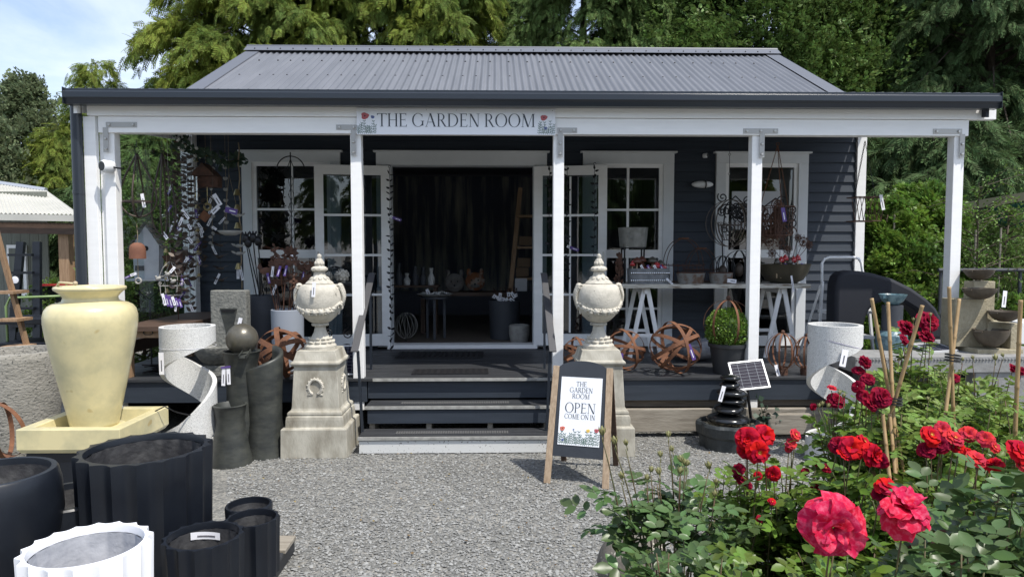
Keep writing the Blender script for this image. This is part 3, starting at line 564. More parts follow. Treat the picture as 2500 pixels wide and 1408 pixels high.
# ================================================================== LETTERING (built strokes)
def arc(cx, cz, rx, rz, a0, a1, tx, tz, n=22):       # elliptic ring: tx thick at the sides, tz at top and bottom
    out = []
    for i in range(n):
        a, b = radians(a0+(a1-a0)*i/n), radians(a0+(a1-a0)*(i+1)/n)
        out.append([(cx+rx*cos(a), cz+rz*sin(a)), (cx+rx*cos(b), cz+rz*sin(b)), (cx+(rx-tx)*cos(b), cz+(rz-tz)*sin(b)), (cx+(rx-tx)*cos(a), cz+(rz-tz)*sin(a))])
    return out
def letter(ch):
    K, k, sf = .105, .032, .032
    R_ = lambda a, b, c, d: [(a, c), (b, c), (b, d), (a, d)]
    S = lambda x, z, w_=.26: R_(x-w_/2, x+w_/2, z, z+.022) if z < .5 else R_(x-w_/2, x+w_/2, z-.022, z)
    def dg(x0, z0, x1, z1, w_): return [(x0-w_/2, z0), (x0+w_/2, z0), (x1+w_/2, z1), (x1-w_/2, z1)]
    if ch == 'I': return [R_(.13-K/2, .13+K/2, 0, 1), S(.13, 0), S(.13, 1)], .28
    if ch == 'T': return [R_(.36-K/2, .36+K/2, 0, 1), S(.36, 0), R_(.0, .72, 1-k, 1), [(0, .86), (.025, .86), (.06, 1-k), (0, 1-k)], [(.695, .86), (.72, .86), (.72, 1-k), (.66, 1-k)]], .74
    if ch == 'H': return [R_(.13-K/2, .13+K/2, 0, 1), R_(.67-K/2, .67+K/2, 0, 1), R_(.13, .67, .49, .49+k), S(.13, 0), S(.13, 1), S(.67, 0), S(.67, 1)], .83
    if ch == 'E': return [R_(.13-K/2, .13+K/2, 0, 1), S(.13, 0), S(.13, 1), R_(.13, .55, 1-k, 1), R_(.13, .58, 0, k), R_(.13, .48, .50, .50+k), [(.53, .84), (.55, .84), (.55, 1-k), (.49, 1-k)], [(.52, k), (.58, k), (.60, .17), (.58, .17)], R_(.46, .48, .44, .60)], .64
    if ch == 'L': return [R_(.13-K/2, .13+K/2, 0, 1)], .6
    if ch == 'O': return arc(.47, .5, .46, .52, 0, 360, .115, .026, 44), .96
    if ch == 'C': return arc(.47, .5, .46, .52, 42, 318, .115, .026, 34)+[R_(.78, .80, .72, .90), [(.80, .12), (.82, .12), (.82, .20), (.80, .20)]], .86
    if ch == 'G': return arc(.47, .5, .46, .52, 42, 328, .115, .026, 34)+[R_(.78, .80, .72, .92), R_(.76, .76+K, .08, .42), R_(.66, .93, .42, .445)], .95
    if ch == 'D': return [R_(.13-K/2, .13+K/2, 0, 1), S(.13, 0), S(.13, 1)]+arc(.32, .5, .50, .5, -90, 90, .115, k, 22)+[R_(.13, .32, 1-k, 1), R_(.13, .32, 0, k)], .88
    if ch == 'P': return [R_(.13-K/2, .13+K/2, 0, 1), S(.13, 0), S(.13, 1)]+arc(.30, .745, .30, .255, -90, 90, .10, k, 18)+[R_(.13, .30, 1-k, 1), R_(.13, .30, .49, .49+k)], .64
    if ch == 'R': return [R_(.13-K/2, .13+K/2, 0, 1), S(.13, 0), S(.13, 1)]+arc(.30, .745, .28, .255, -90, 90, .10, k, 18)+[R_(.13, .30, 1-k, 1), R_(.13, .30, .49, .49+k), dg(.66, 0, .34, .50, .12), R_(.60, .80, 0, .022)], .76
    if ch == 'A': return [dg(.74, 0, .40, 1.02, .125), dg(.10, 0, .385, .98, .035), R_(.20, .60, .33, .33+k), S(.10, 0, .2), S(.74, 0, .24)], .86
    if ch == 'N': return [R_(.12, .155, 0, 1), R_(.72, .755, 0, 1), dg(.70, 0, .15, 1, .13), S(.13, 0, .22), R_(.0, .16, .978, 1), S(.74, 1, .24)], .88
    if ch == 'M': return [dg(.10, 0, .17, 1, .035), dg(.52, 0, .17, 1, .13), dg(.52, 0, .86, 1, .035), R_(.86, .86+K, 0, 1), S(.10, 0, .22), S(.91, 0, .26), R_(.04, .18, .978, 1), R_(.86, 1.05, .978, 1)], 1.06
    return [], .30
def text(mb, s, cx, z0, h, width, y=0, th=.0012):
    adv = []; x = 0; items = []
    for ch in s:
        pl, w_ = letter(ch); items.append((x, pl)); x += w_+(.05 if ch != ' ' else 0)
    tot = x-.05; sx = width/tot; k = 0
    for ox, pl in items:
        for p in pl:
            k += 1; mb.ext([(cx-width/2+(ox+a)*sx, z0+b*h) for a, b in p], y-th-(k % 7)*.00007, y)
def flora(par, x0, x1, z0, hh, y, seed, blooms):
    r = random.Random(seed); st_ = MB()
    def lf(mb, x, z, a, l, w_):
        mb.ext([(x, z), (x+cos(a)*l*.5-sin(a)*w_, z+sin(a)*l*.5+cos(a)*w_), (x+cos(a)*l, z+sin(a)*l), (x+cos(a)*l*.5+sin(a)*w_, z+sin(a)*l*.5-cos(a)*w_)], y-.0006-r.random()*.0008, y)
    n = int((x1-x0)/(hh*.12))
    for k in range(n):
        x = x0+(x1-x0)*(k+.5)/n; h = hh*(.35+.5*r.random()); bend = (r.random()-.5)*.12*hh
        for j in range(5):
            t = j/5; st_.ext([(x+bend*t, z0+h*t), (x+bend*t+hh*.012, z0+h*t), (x+bend*(t+.2)+hh*.012, z0+h*(t+.2)), (x+bend*(t+.2), z0+h*(t+.2))], y-.0007-r.random()*.0005, y)
            for s_ in (-1, 1): lf(st_, x+bend*t, z0+h*(t+.1), pi/2-s_*(.5+.4*r.random()), hh*.15, hh*.022)
    st_.build('printed_stems', MT['fgrn'], par)
    for m_, px_, pz_, rr in blooms:
        b = MB()
        for q_ in range(3):
            a = q_*2.1+r.random(); b.ext([(px_+rr*.25*cos(a)+rr*(.75+.12*sin(3*t+q_))*cos(t), pz_+rr*.2*sin(a)+rr*.65*sin(t)) for t in np.linspace(0, 2*pi, 14)[:-1]], y-.0016-q_*.0004, y)
        b.build('printed_flower', MT[m_], par)
        b = MB(); b.ext([(px_+rr*.2*cos(t), pz_+rr*.2*sin(t)) for t in np.linspace(0, 2*pi, 8)[:-1]], y-.0034, y); b.build('printed_flower_eye', MT['fdrk'], par)
A, B = P(871, 328, YD-.06), P(1356, 266, YD-.06); W_, Hh = B[0]-A[0], B[2]-A[2]
S = thing('fascia_sign', 'white sign reading THE GARDEN ROOM with painted poppies on the veranda beam', 'sign', ((A[0]+B[0])/2, YD-.052, A[2]))
q = MB(); q.box((0, 0, Hh/2), (W_, .008, Hh)); q.build('sign_board', MT['board'], S, bevel=.001)
q = MB(); text(q, 'THE GARDEN ROOM', -.0, Hh*.30, Hh*.50, W_*.795, -.0042); q.build('lettering', MT['ink'], S)
q = MB(); [q.ball((x_, -.005, z_), .003, 6, 4) for x_, z_ in ((-W_*.15, Hh*.95), (W_*.0, Hh*.93), (W_*.485, Hh*.93), (-W_*.49, Hh*.04))]; q.build('fixing_screws', MT['screw'], S)
flora(S, -W_/2+.004, -W_/2+W_*.095, .003, Hh*.62, -.0042, 3, [('fred', -W_/2+W_*.041, Hh*.70, W_*.021), ('fblue', -W_/2+W_*.079, Hh*.66, W_*.010)])
flora(S, W_/2-W_*.088, W_/2-.004, .003, Hh*.62, -.0042, 5, [('fred', W_/2-W_*.058, Hh*.66, W_*.018), ('fblue', W_/2-W_*.050, Hh*.26, W_*.009)])
# --- A-frame board: local x along its width, y away
FL, FR = G(1336, 1180), G(1477, 1192); c0 = (FL+FR)/2; wd = np.linalg.norm(FR-FL); ang = radians(-18); wd *= 1.02
HS = .865
AF = thing('aframe_sign', 'wooden a-frame sign reading THE GARDEN ROOM OPEN COME ON IN, beside the steps', 'sign', (c0[0], c0[1], 0), ang)
lean = radians(17); RL = rot(rx=-lean); RB = rot(rx=radians(19)); back = np.array([0, 2*HS*sin(lean)*1.0+.02, 0])
hw = wd/2-.0
for s_ in (-1, 1):
    q = MB(); q.bar((s_*hw*1.0, 0, 0), (s_*(hw-.012), HS*sin(lean), HS*cos(lean)), .048, .026, up=(0, 1, 0)); q.build('front_leg', MT['aframe'], AF, bevel=.003)
    q = MB(); q.bar((s_*hw*.98, .56, 0), (s_*(hw-.014), HS*sin(lean)+.035, HS*cos(lean)-.03), .042, .024, up=(0, 1, 0)); q.build('rear_leg', MT['darkwood'], AF, bevel=.003)
bd = MB(); ih = hw-.026; z0, z1 = .20, HS-.03
poly = [(-ih, z0), (ih, z0), (ih, z1)]+[(ih*cos(t), z1+.075*sin(t)) for t in np.linspace(0, pi, 18)[1:-1]]+[(-ih, z1)]
bd.ext(poly, -.006, .006, R=RL); b_ = bd.build('chalkboard', MT['chalk'], AF)
bd = MB(); bd.ext([(x_*.98, z_-.05 if z_ > .4 else z_+.02) for x_, z_ in poly], -.005, .005, R=rot(rx=radians(17)), c=(0, .535, 0)); bd.build('rear_chalkboard', MT['chalk'], AF)
pw, p0, p1 = ih*1.64, .285, .785
q = MB(); q.ext([(-pw/2, p0), (pw/2, p0), (pw/2, p1), (-pw/2, p1)], -.010, -.0062, R=RL); pst = q.build('poster', MT['board'], AF)
def onboard(o): o.rotation_euler = (-lean, 0, 0)
def tx(lst, m_, nm):
    q = MB()
    for s_, z_, h_, w_ in lst: text(q, s_, 0, z_, h_, w_, -.0103)
    o = q.build(nm, MT[m_], pst); onboard(o)
PH = p1-p0
tx([('THE', p0+PH*.865, PH*.072, pw*.26), ('GARDEN', p0+PH*.775, PH*.072, pw*.56), ('ROOM', p0+PH*.685, PH*.072, pw*.42), ('OPEN', p0+PH*.475, PH*.145, pw*.74), ('COME ON IN', p0+PH*.385, PH*.070, pw*.74)], 'ink', 'lettering')
kids0 = set(pst.children)
flora(pst, -pw/2+.006, pw/2-.006, p0+.003, PH*.26, -.0103, 9, [('forange', -pw*.40, p0+PH*.235, .020), ('fred', pw*.42, p0+PH*.235, .018), ('fyel', pw*.22, p0+PH*.225, .015), ('fblue', -pw*.38, p0+PH*.07, .010), ('fblue', -pw*.13, p0+PH*.23, .006)])
for o in pst.children:
    if o not in kids0: onboard(o)
q = MB(); q.tube([(hw-.01, .19, .62), (hw-.01, .27, .56), (hw-.01, .34, .60)], .006, 6); q.build('hinge_stay', MT['zinc'], AF)
# ================================================================== OBJECTS IN FRONT OF AND ON THE DECK
def ptag(par, p0, p1, w_=.03, m='tagw', lines=True, face=(0, -1, 0)):      # card tag hanging from p0 to p1
    p0 = np.asarray(p0, float); p1 = np.asarray(p1, float); q = MB(); q.bar(p0, p1, w_, .0012, up=face); o = q.build('price_tag', MT[m], par)
    if lines:
        d = p1-p0; q = MB(); n_ = unit(face); q.bar(p0+d*.35+n_*.0012, p0+d*.85+n_*.0012, w_*.22, .0008, up=face); q.build('tag_print', MT['tink' if m == 'tagw' else 'tagw'], o)
    return o
# ---- pedestals and urns
def pedestal(loc, lab):
    t = thing('pedestal', lab, 'pedestal', loc, 0, 'stone pedestals flanking the steps'); q = MB()
    def sq(prof):
        V = []; 
        for h_, z in prof: V += [(-h_, -h_, z), (h_, -h_, z), (h_, h_, z), (-h_, h_, z)]
        n_ = len(prof); F_ = [(0, 3, 2, 1), tuple(range(4*n_-4, 4*n_))]
        for i in range(n_-1):
            for k in range(4): F_.append((i*4+k, i*4+(k+1) % 4, i*4+4+(k+1) % 4, i*4+4+k))
        q.add(V, F_)
    sq([(.272, 0), (.268, .235), (.262, .245), (.238, .25), (.236, .31), (.232, .335), (.222, .342), (.226, .355), (.222, .372), (.202, .385), (.196, .40), (.178, .74), (.18, .745), (.196, .755), (.202, .768), (.198, .782), (.182, .79), (.160, .862), (.158, .872), (.0, .872)])
    q.build('plinth', MT['ped'], t, bevel=.004)
    for R_, c in ((np.eye(3), (0, -.190, .575)), (rot(rz=pi/2), (.190, 0, .575))):
        q = MB(); rr = random.Random(4)
        for k in range(26):
            a = radians(-60+300*k/25); e = np.array([.055*cos(a), 0, .062*sin(a)]); q.ball(R_ @ (e+np.array([0, 0, 0]))+np.array(c), .0135, 6, 4, sc=(1, 1, 1), wob=.3)
            if k % 2: q.ball(R_ @ (e*1.22)+np.array(c), .008, 5, 3)
        for s_ in (-1, 1): q.bar(R_ @ np.array([s_*.02, 0, -.058])+np.array(c), R_ @ np.array([s_*.062, 0, -.066])+np.array(c), .012, .012)
        q.build('wreath_relief', MT['stone'], t, smooth=True)
    return t
def urn(loc, lab, rz=0, tagged=False):
    t = thing('stone_urn', lab, 'urn', loc, rz, 'carved stone urns on pedestals')
    q = MB(); q.lathe([(0, .0), (.150, 0), (.152, .03), (.138, .045), (.120, .055), (.085, .11), (.062, .155), (.052, .20), (.050, .225), (.0, .225)], 40, rf=lambda a, r, z: r*(1+.025*cos(a*12)*(1 if .05 < z < .2 else 0))); q.build('urn_foot', MT['stone'], t, smooth='auto')
    q = MB()
    for k in range(12):
        a = 2*pi*k/12
        for z, r_, s_ in ((.062, .118, .028), (.095, .098, .022)): q.ball((r_*cos(a), r_*sin(a), z), s_, 8, 6, sc=(1, 1, .5), R=rot(rz=a) @ rot(ry=-.6))
    q.hoop((0, 0, .232), .058, (0, 0, 1), .022, .018, 28)
    for k in range(22): a = 2*pi*k/22; q.ball((.074*cos(a), .074*sin(a), .232), .011, 6, 4, sc=(.8, .8, 1.3))
    q.build('foot_leaves', MT['stone'], t, smooth=True)
    q = MB(); q.lathe([(0, .24), (.062, .242), (.105, .265), (.155, .31), (.192, .37), (.210, .44), (.212, .50), (.203, .555), (.185, .595), (.168, .610), (.135, .618), (.0, .618)], 44, rf=lambda a, r, z: r*(1+.022*cos(a*16)*max(0, min(1, (.36-z)*12)))); q.build('urn_bowl', MT['stone'], t, smooth='auto')
    q = MB(); rr = random.Random(8)
    for k in range(64):                         # draped swag of fruit and flowers
        a = 2*pi*k/64; sag = abs(sin(a*1.0)); z = .47-.115*sag**.7; rad = np.interp(z, [.31, .37, .44, .50], [.155, .192, .210, .212])+.006
        for j in range(3): q.ball((rad*cos(a)+rr.uniform(-.006, .006), rad*sin(a), z+rr.uniform(-.022, .022)), rr.uniform(.010, .021), 7, 5, sc=(1, 1, .9), wob=.15)
    for a in (-pi/2, -pi/2+.30, -pi/2-.33, -pi/2+.6):       # roses
        z = .36+.01*abs(a+pi/2); rad = .200; c = np.array([rad*cos(a), rad*sin(a), z])
        q.ball(c, .026, 9, 6, wob=.12)
        for j in range(6): b = j*pi/3; q.ball(c+np.array([.022*cos(b)*-sin(a), .022*cos(b)*cos(a), .022*sin(b)]), .014, 6, 4)
    q.build('garland_relief', MT['stone'], t, smooth=True)
    for s_ in (-1, 1):                           # winged leaf handles
        q = MB()
        for k in range(13):
            u = k/12; ang_ = radians(95-170*u); z = .60-.25*u+.0; rad = .196+.040*sin(pi*min(1, u*1.15))*1.0-.02*u
            q.ball((s_*rad, 0, z), .030-.014*u, 8, 6, sc=(1.1, 1.5, 1.0))
            for f in (-1, 0, 1): q.ball((s_*(rad+.006), f*.030*(1-.5*u), z-.004), .019-.008*u, 7, 5, sc=(.8, .7, 1.7), R=rot(rx=f*.5))
        for k in range(10): a = k*.62; rr_ = .032-.0026*k; q.ball((s_*(.178+rr_*cos(a)*.9), -.040, .585+rr_*sin(a)), .0115, 6, 4)
        for k in range(6): q.ball((s_*(.165+.010*k), -.075+.012*k, .575-.035*k), .019, 7, 5, sc=(.6, .5, 1.4))
        q.build('handle', MT['stone'], t, smooth=True)
    q = MB(); q.lathe([(0, .612), (.128, .612), (.132, .628), (.120, .640), (.088, .665), (.062, .695), (.052, .715), (.056, .722), (.045, .735), (.0, .735)], 36); 
    q.lathe([(0, .732), (.060, .738), (.076, .755), (.074, .772), (.056, .785), (.04, .79), (.036, .80), (.042, .815), (.036, .84), (.024, .862), (.0, .865)], 36, rf=lambda a, r, z: r*(1+.07*cos(a*10)))
    q.lathe([(0, .862), (.018, .864), (.024, .88), (.021, .897), (.0, .909)], 16)
    l = q.build('lid', MT['stone'], t, smooth='auto')
    q = MB()
    for k in range(10): a = 2*pi*k/10; q.ball((.082*cos(a), .082*sin(a), .675), .020, 7, 5, sc=(.45, 1, 1.2), R=rot(rz=a) @ rot(ry=-.8))
    for k in range(8): a = 2*pi*k/8; q.ball((.040*cos(a), .040*sin(a), .815), .015, 7, 5, sc=(.6, 1, 1.3), R=rot(rz=a))
    q.build('lid_leaves', MT['stone'], l, smooth=True)
    if tagged: ptag(t, (.008, -.225, .645), (.0, -.235, .51), .034)
    t.scale = (.88, .88, .885)
    return t
UL, UR = G(772, 1118), G(1458, 1108); UL[1] += .27; UR[1] += .27
UL = (-1.50, 5.82, 0); UR = (.872, 5.80, 0)
pedestal(UL, 'stained square stone pedestal left of the steps, carrying the urn with the white tag'); pedestal(UR, 'square stone pedestal right of the steps, mostly hidden by the chalkboard sign')
urn((UL[0], UL[1], .872), 'carved stone lidded urn left of the steps with a white tag on its front', 0, True); urn((UR[0], UR[1], .872), 'carved stone lidded urn right of the steps, above the chalkboard sign', .1)
# ---- cream vase fountain
q = MB(); q.bb(-.30, .30, -.30, .30, 0, .36); o = q.build('display_plinth', MT['black'], bevel=.01); o.location = (-2.83, 4.84, 0); tag(o, 'low black plinth under the cream basin', 'plinth')
CB = thing('fountain_basin', 'square cream stone basin under the tall cream vase', 'basin', (-2.825, 4.84, .362))
q = MB(); a, b = .338, .265
for z0_, z1_, o_, i_ in ((0, .165, a, b),):
    V = [(-o_+.02, -o_+.02, 0), (o_-.02, -o_+.02, 0), (o_-.02, o_-.02, 0), (-o_+.02, o_-.02, 0), (-o_, -o_, .03), (o_, -o_, .03), (o_, o_, .03), (-o_, o_, .03), (-o_, -o_, z1_), (o_, -o_, z1_), (o_, o_, z1_), (-o_, o_, z1_), (-i_, -i_, z1_), (i_, -i_, z1_), (i_, i_, z1_), (-i_, i_, z1_), (-i_+.02, -i_+.02, .05), (i_-.02, -i_+.02, .05), (i_-.02, i_-.02, .05), (-i_+.02, i_-.02, .05)]
    q.add(V, [(0, 3, 2, 1)]+[(r_+k, r_+(k+1) % 4, r_+4+(k+1) % 4, r_+4+k) for r_ in (0, 4, 8, 12) for k in range(4)]+[(16, 17, 18, 19)])
q.build('basin', MT['cream'], CB, bevel=.006)
q = MB(); q.lathe([(0, .05), (.21, .055), (.19, .08), (.175, .105), (.0, .105)], 40); q.build('basin_foot', MT['cream'], CB, smooth='auto')
CV = thing('tall_vase', 'tall glossy cream vase with a rolled rim standing in the cream basin', 'vase', (-2.855, 4.86, .468))
q = MB(); q.lathe([(a*.88, b*.975) for a, b in [(0, 0), (.172, 0), (.176, .02), (.19, .09), (.225, .24), (.262, .40), (.295, .55), (.318, .66), (.330, .75), (.330, .80), (.318, .845), (.295, .872), (.262, .888), (.225, .896), (.200, .905), (.196, .918), (.192, .93), (.196, .938), (.215, .96), (.235, .975), (.252, .985), (.256, .998), (.250, 1.008), (.235, 1.012), (.19, 1.008), (.175, .99), (.165, .93), (.16, .85), (0, .85)]], 64)
q.build('vase_body', MT['cream'], CV, smooth=True)
q = MB(); q.ball((-.0, -.17, 1.012), .016, 8, 5); q.tube([(0, -.17, 1.01), (-.15, -.1, 1.015), (-.26, .02, .96), (-.24, .1, .9)], .008, 6); q.build('drain_plug', MT['ypeb'], CV, smooth=True)
# cable from the basin
q = MB(); q.tube([(-2.50, 5.0, .53), (-2.44, 5.02, .56), (-2.40, 5.1, .50), (-2.36, 5.3, .42), (-2.2, 5.6, .3), (-2.1, 5.8, .1)], .005, 6); tag(q.build('pump_cable', MT['iron'], smooth=True), 'thin black pump cable looping out of the cream basin', 'cable')
# ---- spiral terrazzo sculptures
def spiral(loc, rz, lab):
    t = thing('spiral_sculpture', lab, 'sculpture', loc, rz, 'speckled white spiral sculptures')
    ro, ri = .205, .172
    def shell(q, th0, th1, zt, zb, n_, closed=False):
        V = []; m_ = n_ if closed else n_+1
        for i in range(m_):
            f = i/n_; a = radians(th0+(th1-th0)*f); T_, B_ = zt(f), zb(f)
            for r_, z in ((ro, T_), (ri, T_), (ri, B_), (ro, B_)): V.append((r_*cos(a), r_*sin(a), z))
        F_ = []
        for i in range(n_):
            j = (i+1) % m_
            for k in range(4): F_.append((i*4+k, i*4+(k+1) % 4, j*4+(k+1) % 4, j*4+k))
        if not closed: F_ += [(0, 3, 2, 1), (m_*4-4, m_*4-3, m_*4-2, m_*4-1)]
        q.add(V, F_)
    # one ribbon winding down: right, front, left, back, right, front, left
    K = [0, -90, -180, -270, -360, -450, -540]
    ZB = [1.02, .86, .70, .49, .26, .0, .0]; ZT = [1.10, 1.10, .93, .76, .63, .33, .20]
    import bisect
    def itp(A_): return lambda f: float(np.interp(f*540, [0, 90, 180, 270, 360, 450, 540], A_))
    def smooth_itp(A_):
        xs_ = np.linspace(-60, 600, 400); ys_ = np.interp(xs_, [0, 90, 180, 270, 360, 450, 540], A_); k_ = np.ones(25)/25; ys_ = np.convolve(np.pad(ys_, 12, 'edge'), k_, 'valid')
        return lambda f: float(np.interp(f*540, xs_, ys_))
    q = MB(); shell(q, 0, -180, lambda f: 1.105, lambda f: float(np.interp(f, [0, .25, .5, .75, 1], [.975, .935, .87, .79, .68])), 40)
    shell(q, -180, -538, lambda f: float(np.interp(f*358, [0, 12, 90, 180, 270, 358], [.955, .93, .76, .62, .36, .20])), lambda f: float(np.interp(f*358, [0, 90, 180, 270, 358], [.68, .47, .28, .06, .03])), 90)
    q.build('spiral_ribbon', MT['terr'], t, smooth='auto')
    q = MB(); shell(q, 180, 0, lambda f: 1.105, lambda f: float(np.interp(f, [0, .06, .1, 1], [.956, .975, .985, .975])), 40); q.build('top_ring', MT['terr'], t, smooth='auto')
    q = MB(); shell(q, 0, 360, lambda f: .205+.02*cos(2*pi*f), lambda f: 0, 64, True); q.lathe([(0, 0), (.17, 0), (.17, .04), (0, .04)], 40)
    q.build('bottom_ring', MT['terr'], t, smooth='auto'); return t
s1 = spiral((xx(453, 5.45), 5.45, .0), 0, 'speckled white spiral sculpture beside the cream vase')
ptag(s1, (-.13, -.172, .92), (-.125, -.178, .75), .038); q = MB(); q.hoop((0, 0, .945), .206, (0, 0, 1), .002, .002, 48); q.build('tag_string', MT['tagw'], s1)
s2 = spiral((xx(2044, 5.45), 5.45, 0), 0, 'speckled white spiral sculpture behind the red roses at right')
ptag(s2, (-.02, -.212, .93), (-.05, -.225, .80), .05); q = MB(); q.hoop((0, 0, .96), .206, (.25, 0, 1), .002, .002, 48); q.build('tag_string', MT['tagp'], s2)
# ---- dark ball fountain
DF = thing('ball_fountain', 'dark stone fountain of fluted columns with a ball on top, beside the left pedestal', 'fountain', (xx(606, 5.65), 5.65, 0))
q = MB(); cx = -.075; q.lathe([(0, 0), (.13, 0), (.125, .3), (.118, .6), (.125, .75), (.145, .86), (.155, .875), (.13, .875), (.11, .84), (0, .84)], 32, c=(cx, 0, 0)); q.build('tall_column', MT['dstone'], DF, smooth='auto')
q = MB(); q.ball((cx+.01, -.0, .975), .128, 28, 18); q.build('stone_ball', MT['bronze'], DF, smooth=True)
q = MB(); q.lathe([(0, 0), (.165, 0), (.158, .05), (.118, .25), (.108, .36), (.122, .46), (.132, .475), (.115, .48), (.10, .45), (.09, .42), (0, .42)], 32, c=(-.10, -.20, 0)); q.build('small_column', MT['dstone'], DF, smooth='auto')
q = MB(); V = []; n_ = 44                           # big tube whose rim spirals down
for i in range(n_+1):
    f = i/n_; a = radians(75-285*f); r_ = .150; zt_ = .90-.25*f**1.2
    for rr_, z in ((r_*1.15, 0), (r_*.92, .3), (r_*.95, .5), (r_*1.05, zt_-.02), (r_*1.03, zt_), (r_*.86, zt_), (r_*.82, zt_-.05), (r_*.7, .30)): V.append((.10+rr_*cos(a), .02+rr_*sin(a), z))
q.add(V, [(i*8+k, i*8+k+1, i*8+9+k, i*8+8+k) for i in range(n_) for k in range(7)]); q.build('spiral_column', MT['dstone'], DF, smooth=True)
q = MB(); q.box((-.0, -.125, .86), (.05, .12, .012), rot(rx=.35)); q.box((-.028, -.125, .87), (.006, .12, .03), rot(rx=.35)); q.box((.028, -.125, .87), (.006, .12, .03), rot(rx=.35)); q.build('spout', MT['dstone'], DF)
ptag(DF, (-.155, -.165, .76), (-.16, -.17, .62), .03); ptag(DF, (-.12, -.165, .76), (-.115, -.17, .63), .03)
ptag(DF, (-.175, -.17, .765), (-.10, -.17, .775), .016, 'tagp', False)
# ---- slab waterfall fountain on deck
WFt = thing('slab_fountain', 'rough grey stone slab fountain with a ribbed half bowl on the left of the deck', 'fountain', (xx(556, 6.55), 6.55, ZD))
q = MB(); q.box((0, .04, .39), (.34, .12, .78)); q.build('slab', MT['gstone'], WFt, bevel=.012)
q = MB(); q.ext([(-.075, .60), (.085, .60), (.03, .36), (.005, .34), (-.02, .36)], -.024, -.0205); q.bb(-.075, .085, -.029, -.0245, .598, .612); q.build('water_chute', MT['dstone'], WFt)
q = MB(); q.bb(-.06, .065, -.032, -.03, .575, .600); q.build('slot', MT['iron'], WFt)
q = MB(); q.lathe([(0, .10), (.09, .10), (.14, .14), (.175, .19), (.205, .26), (.205, .275), (.18, .275), (.15, .24), (0, .22)], 40, c=(-.06, -.16, .0), rf=lambda a, r, z: r*(1+.012*sin(z*230))); q.build('ribbed_bowl', MT['gstone'], WFt, smooth='auto')
q = MB(); q.box((0, -.10, .05), (.38, .34, .10)); q.build('base_block', MT['gstone'], WFt, bevel=.01)
ptag(WFt, (.12, -.03, .52), (.085, -.035, .38), .036)
# ---- round planters with garden stakes
def stake(mb, p0, p1, r=.0045): mb.tube([p0, p1], r, 5)
GP = thing('tall_planter', 'tall dark grey round planter holding black tulip stakes', 'planter', (xx(637, 7.0), 7.0, ZD))
q = MB(); q.lathe([(0, 0), (.165, 0), (.172, .70), (.165, .705), (.158, .70), (.155, .60), (0, .60)], 40); q.build('pot', MT['gpot'], GP, smooth='auto')
LP = thing('short_planter', 'pale grey round planter crowded with rusty flower stakes', 'planter', (xx(699, 6.72), 6.72, ZD))
q = MB(); q.lathe([(0, 0), (.148, 0), (.155, .58), (.148, .585), (.142, .58), (.14, .5), (0, .5)], 40); q.build('pot', MT['lpot'], LP, smooth='auto')
for k, (px, py) in enumerate([(600, 590), (618, 588), (606, 600), (630, 596)]):
    top = P(px, py, 6.97); b = np.array([xx(628, 7.0)+.02*k, 7.0, ZD+.6]); t = thing('tulip_stake', ['black tulip bud stake leaning furthest left in the dark planter', 'tallest black tulip stake, with an opened bud, in the dark planter', 'small black tulip stake tucked between the two tall ones', 'black tulip stake nearest the window glass in the dark planter'][k], 'garden stake', b, 0, 'black tulip stakes')
    d = top-b; q = MB(); stake(q, (0, 0, 0), d, .006); q.build('rod', MT['iron'], t)
    q = MB(); q.ball(d+np.array([0, 0, .03]), .040, 10, 8, sc=(1, .8, 1.25))
    for s_ in (-1, 0, 1): q.ball(d+np.array([s_*.025, 0, .075]), .016, 6, 5, sc=(.7, .5, 1.8), R=rot(ry=s_*.4))
    q.build('tulip_head', MT['iron'], t, smooth=True)
rs = random.Random(21)
def flat_flower(mb, c, r, n=7, tilt=0):
    for k in range(n):
        a = 2*pi*k/n+tilt; e = np.array([cos(a), .25*sin(a*2+tilt), sin(a)]); s_ = np.array([-sin(a), 0.1, cos(a)])
        c = np.asarray(c, float); mb.add([c, c+e*r*.6+s_*r*.28, c+e*r, c+e*r*.6-s_*r*.28], [(0, 1, 2, 3)])
    mb.ball(c, r*.22, 6, 4)
for k in range(17):
    px = 655+k*7.6+rs.uniform(-5, 5)*1; py = rs.uniform(598, 690); Y_ = rs.uniform(6.55, 6.85)
    top = P(px, py, Y_); b = np.array([xx(699, 6.72)+(k-8)*.012, 6.72+rs.uniform(-.08, .08), ZD+.5]); kind = ['rooster', 'daisy', 'leaf'][k % 3]
    t = thing('rusty_stake', 'rusty metal %s stake fanned out of the pale grey planter' % kind, 'garden stake', b, 0, 'rusty %s stakes in the pale planter' % kind)
    d = top-b; q = MB(); stake(q, (0, 0, 0), d); q.build('rod', MT['rustd' if k % 4 else 'rust'], t)
    q = MB(); r_ = rs.uniform(.055, .085)
    if kind == 'daisy': flat_flower(q, d, r_, 8, k)
    elif kind == 'leaf':
        for j in range(5): c_ = d-np.array([0, 0, .035*j]); flat_flower(q, c_, .05, 3, k+j)
    else:
        q.ball(d, .06, 9, 6, sc=(1.3, .12, .6)); flat_flower(q, d+np.array([.075, 0, .02]), .06, 6, 1); q.ball(d+np.array([-.07, 0, .035]), .025, 7, 5, sc=(1, .3, 1)); flat_flower(q, d+np.array([-.07, 0, .06]), .022, 5, 2)
    q.build('stake_head', MT['rustd'], t, solid=.002)
    if k % 3 != 2: ptag(t, d+np.array([.01, -.02, -.02]), d+np.array([rs.uniform(-.03, .05), -.03, -.12]), .024, 'tagw' if k % 2 else 'tagp')
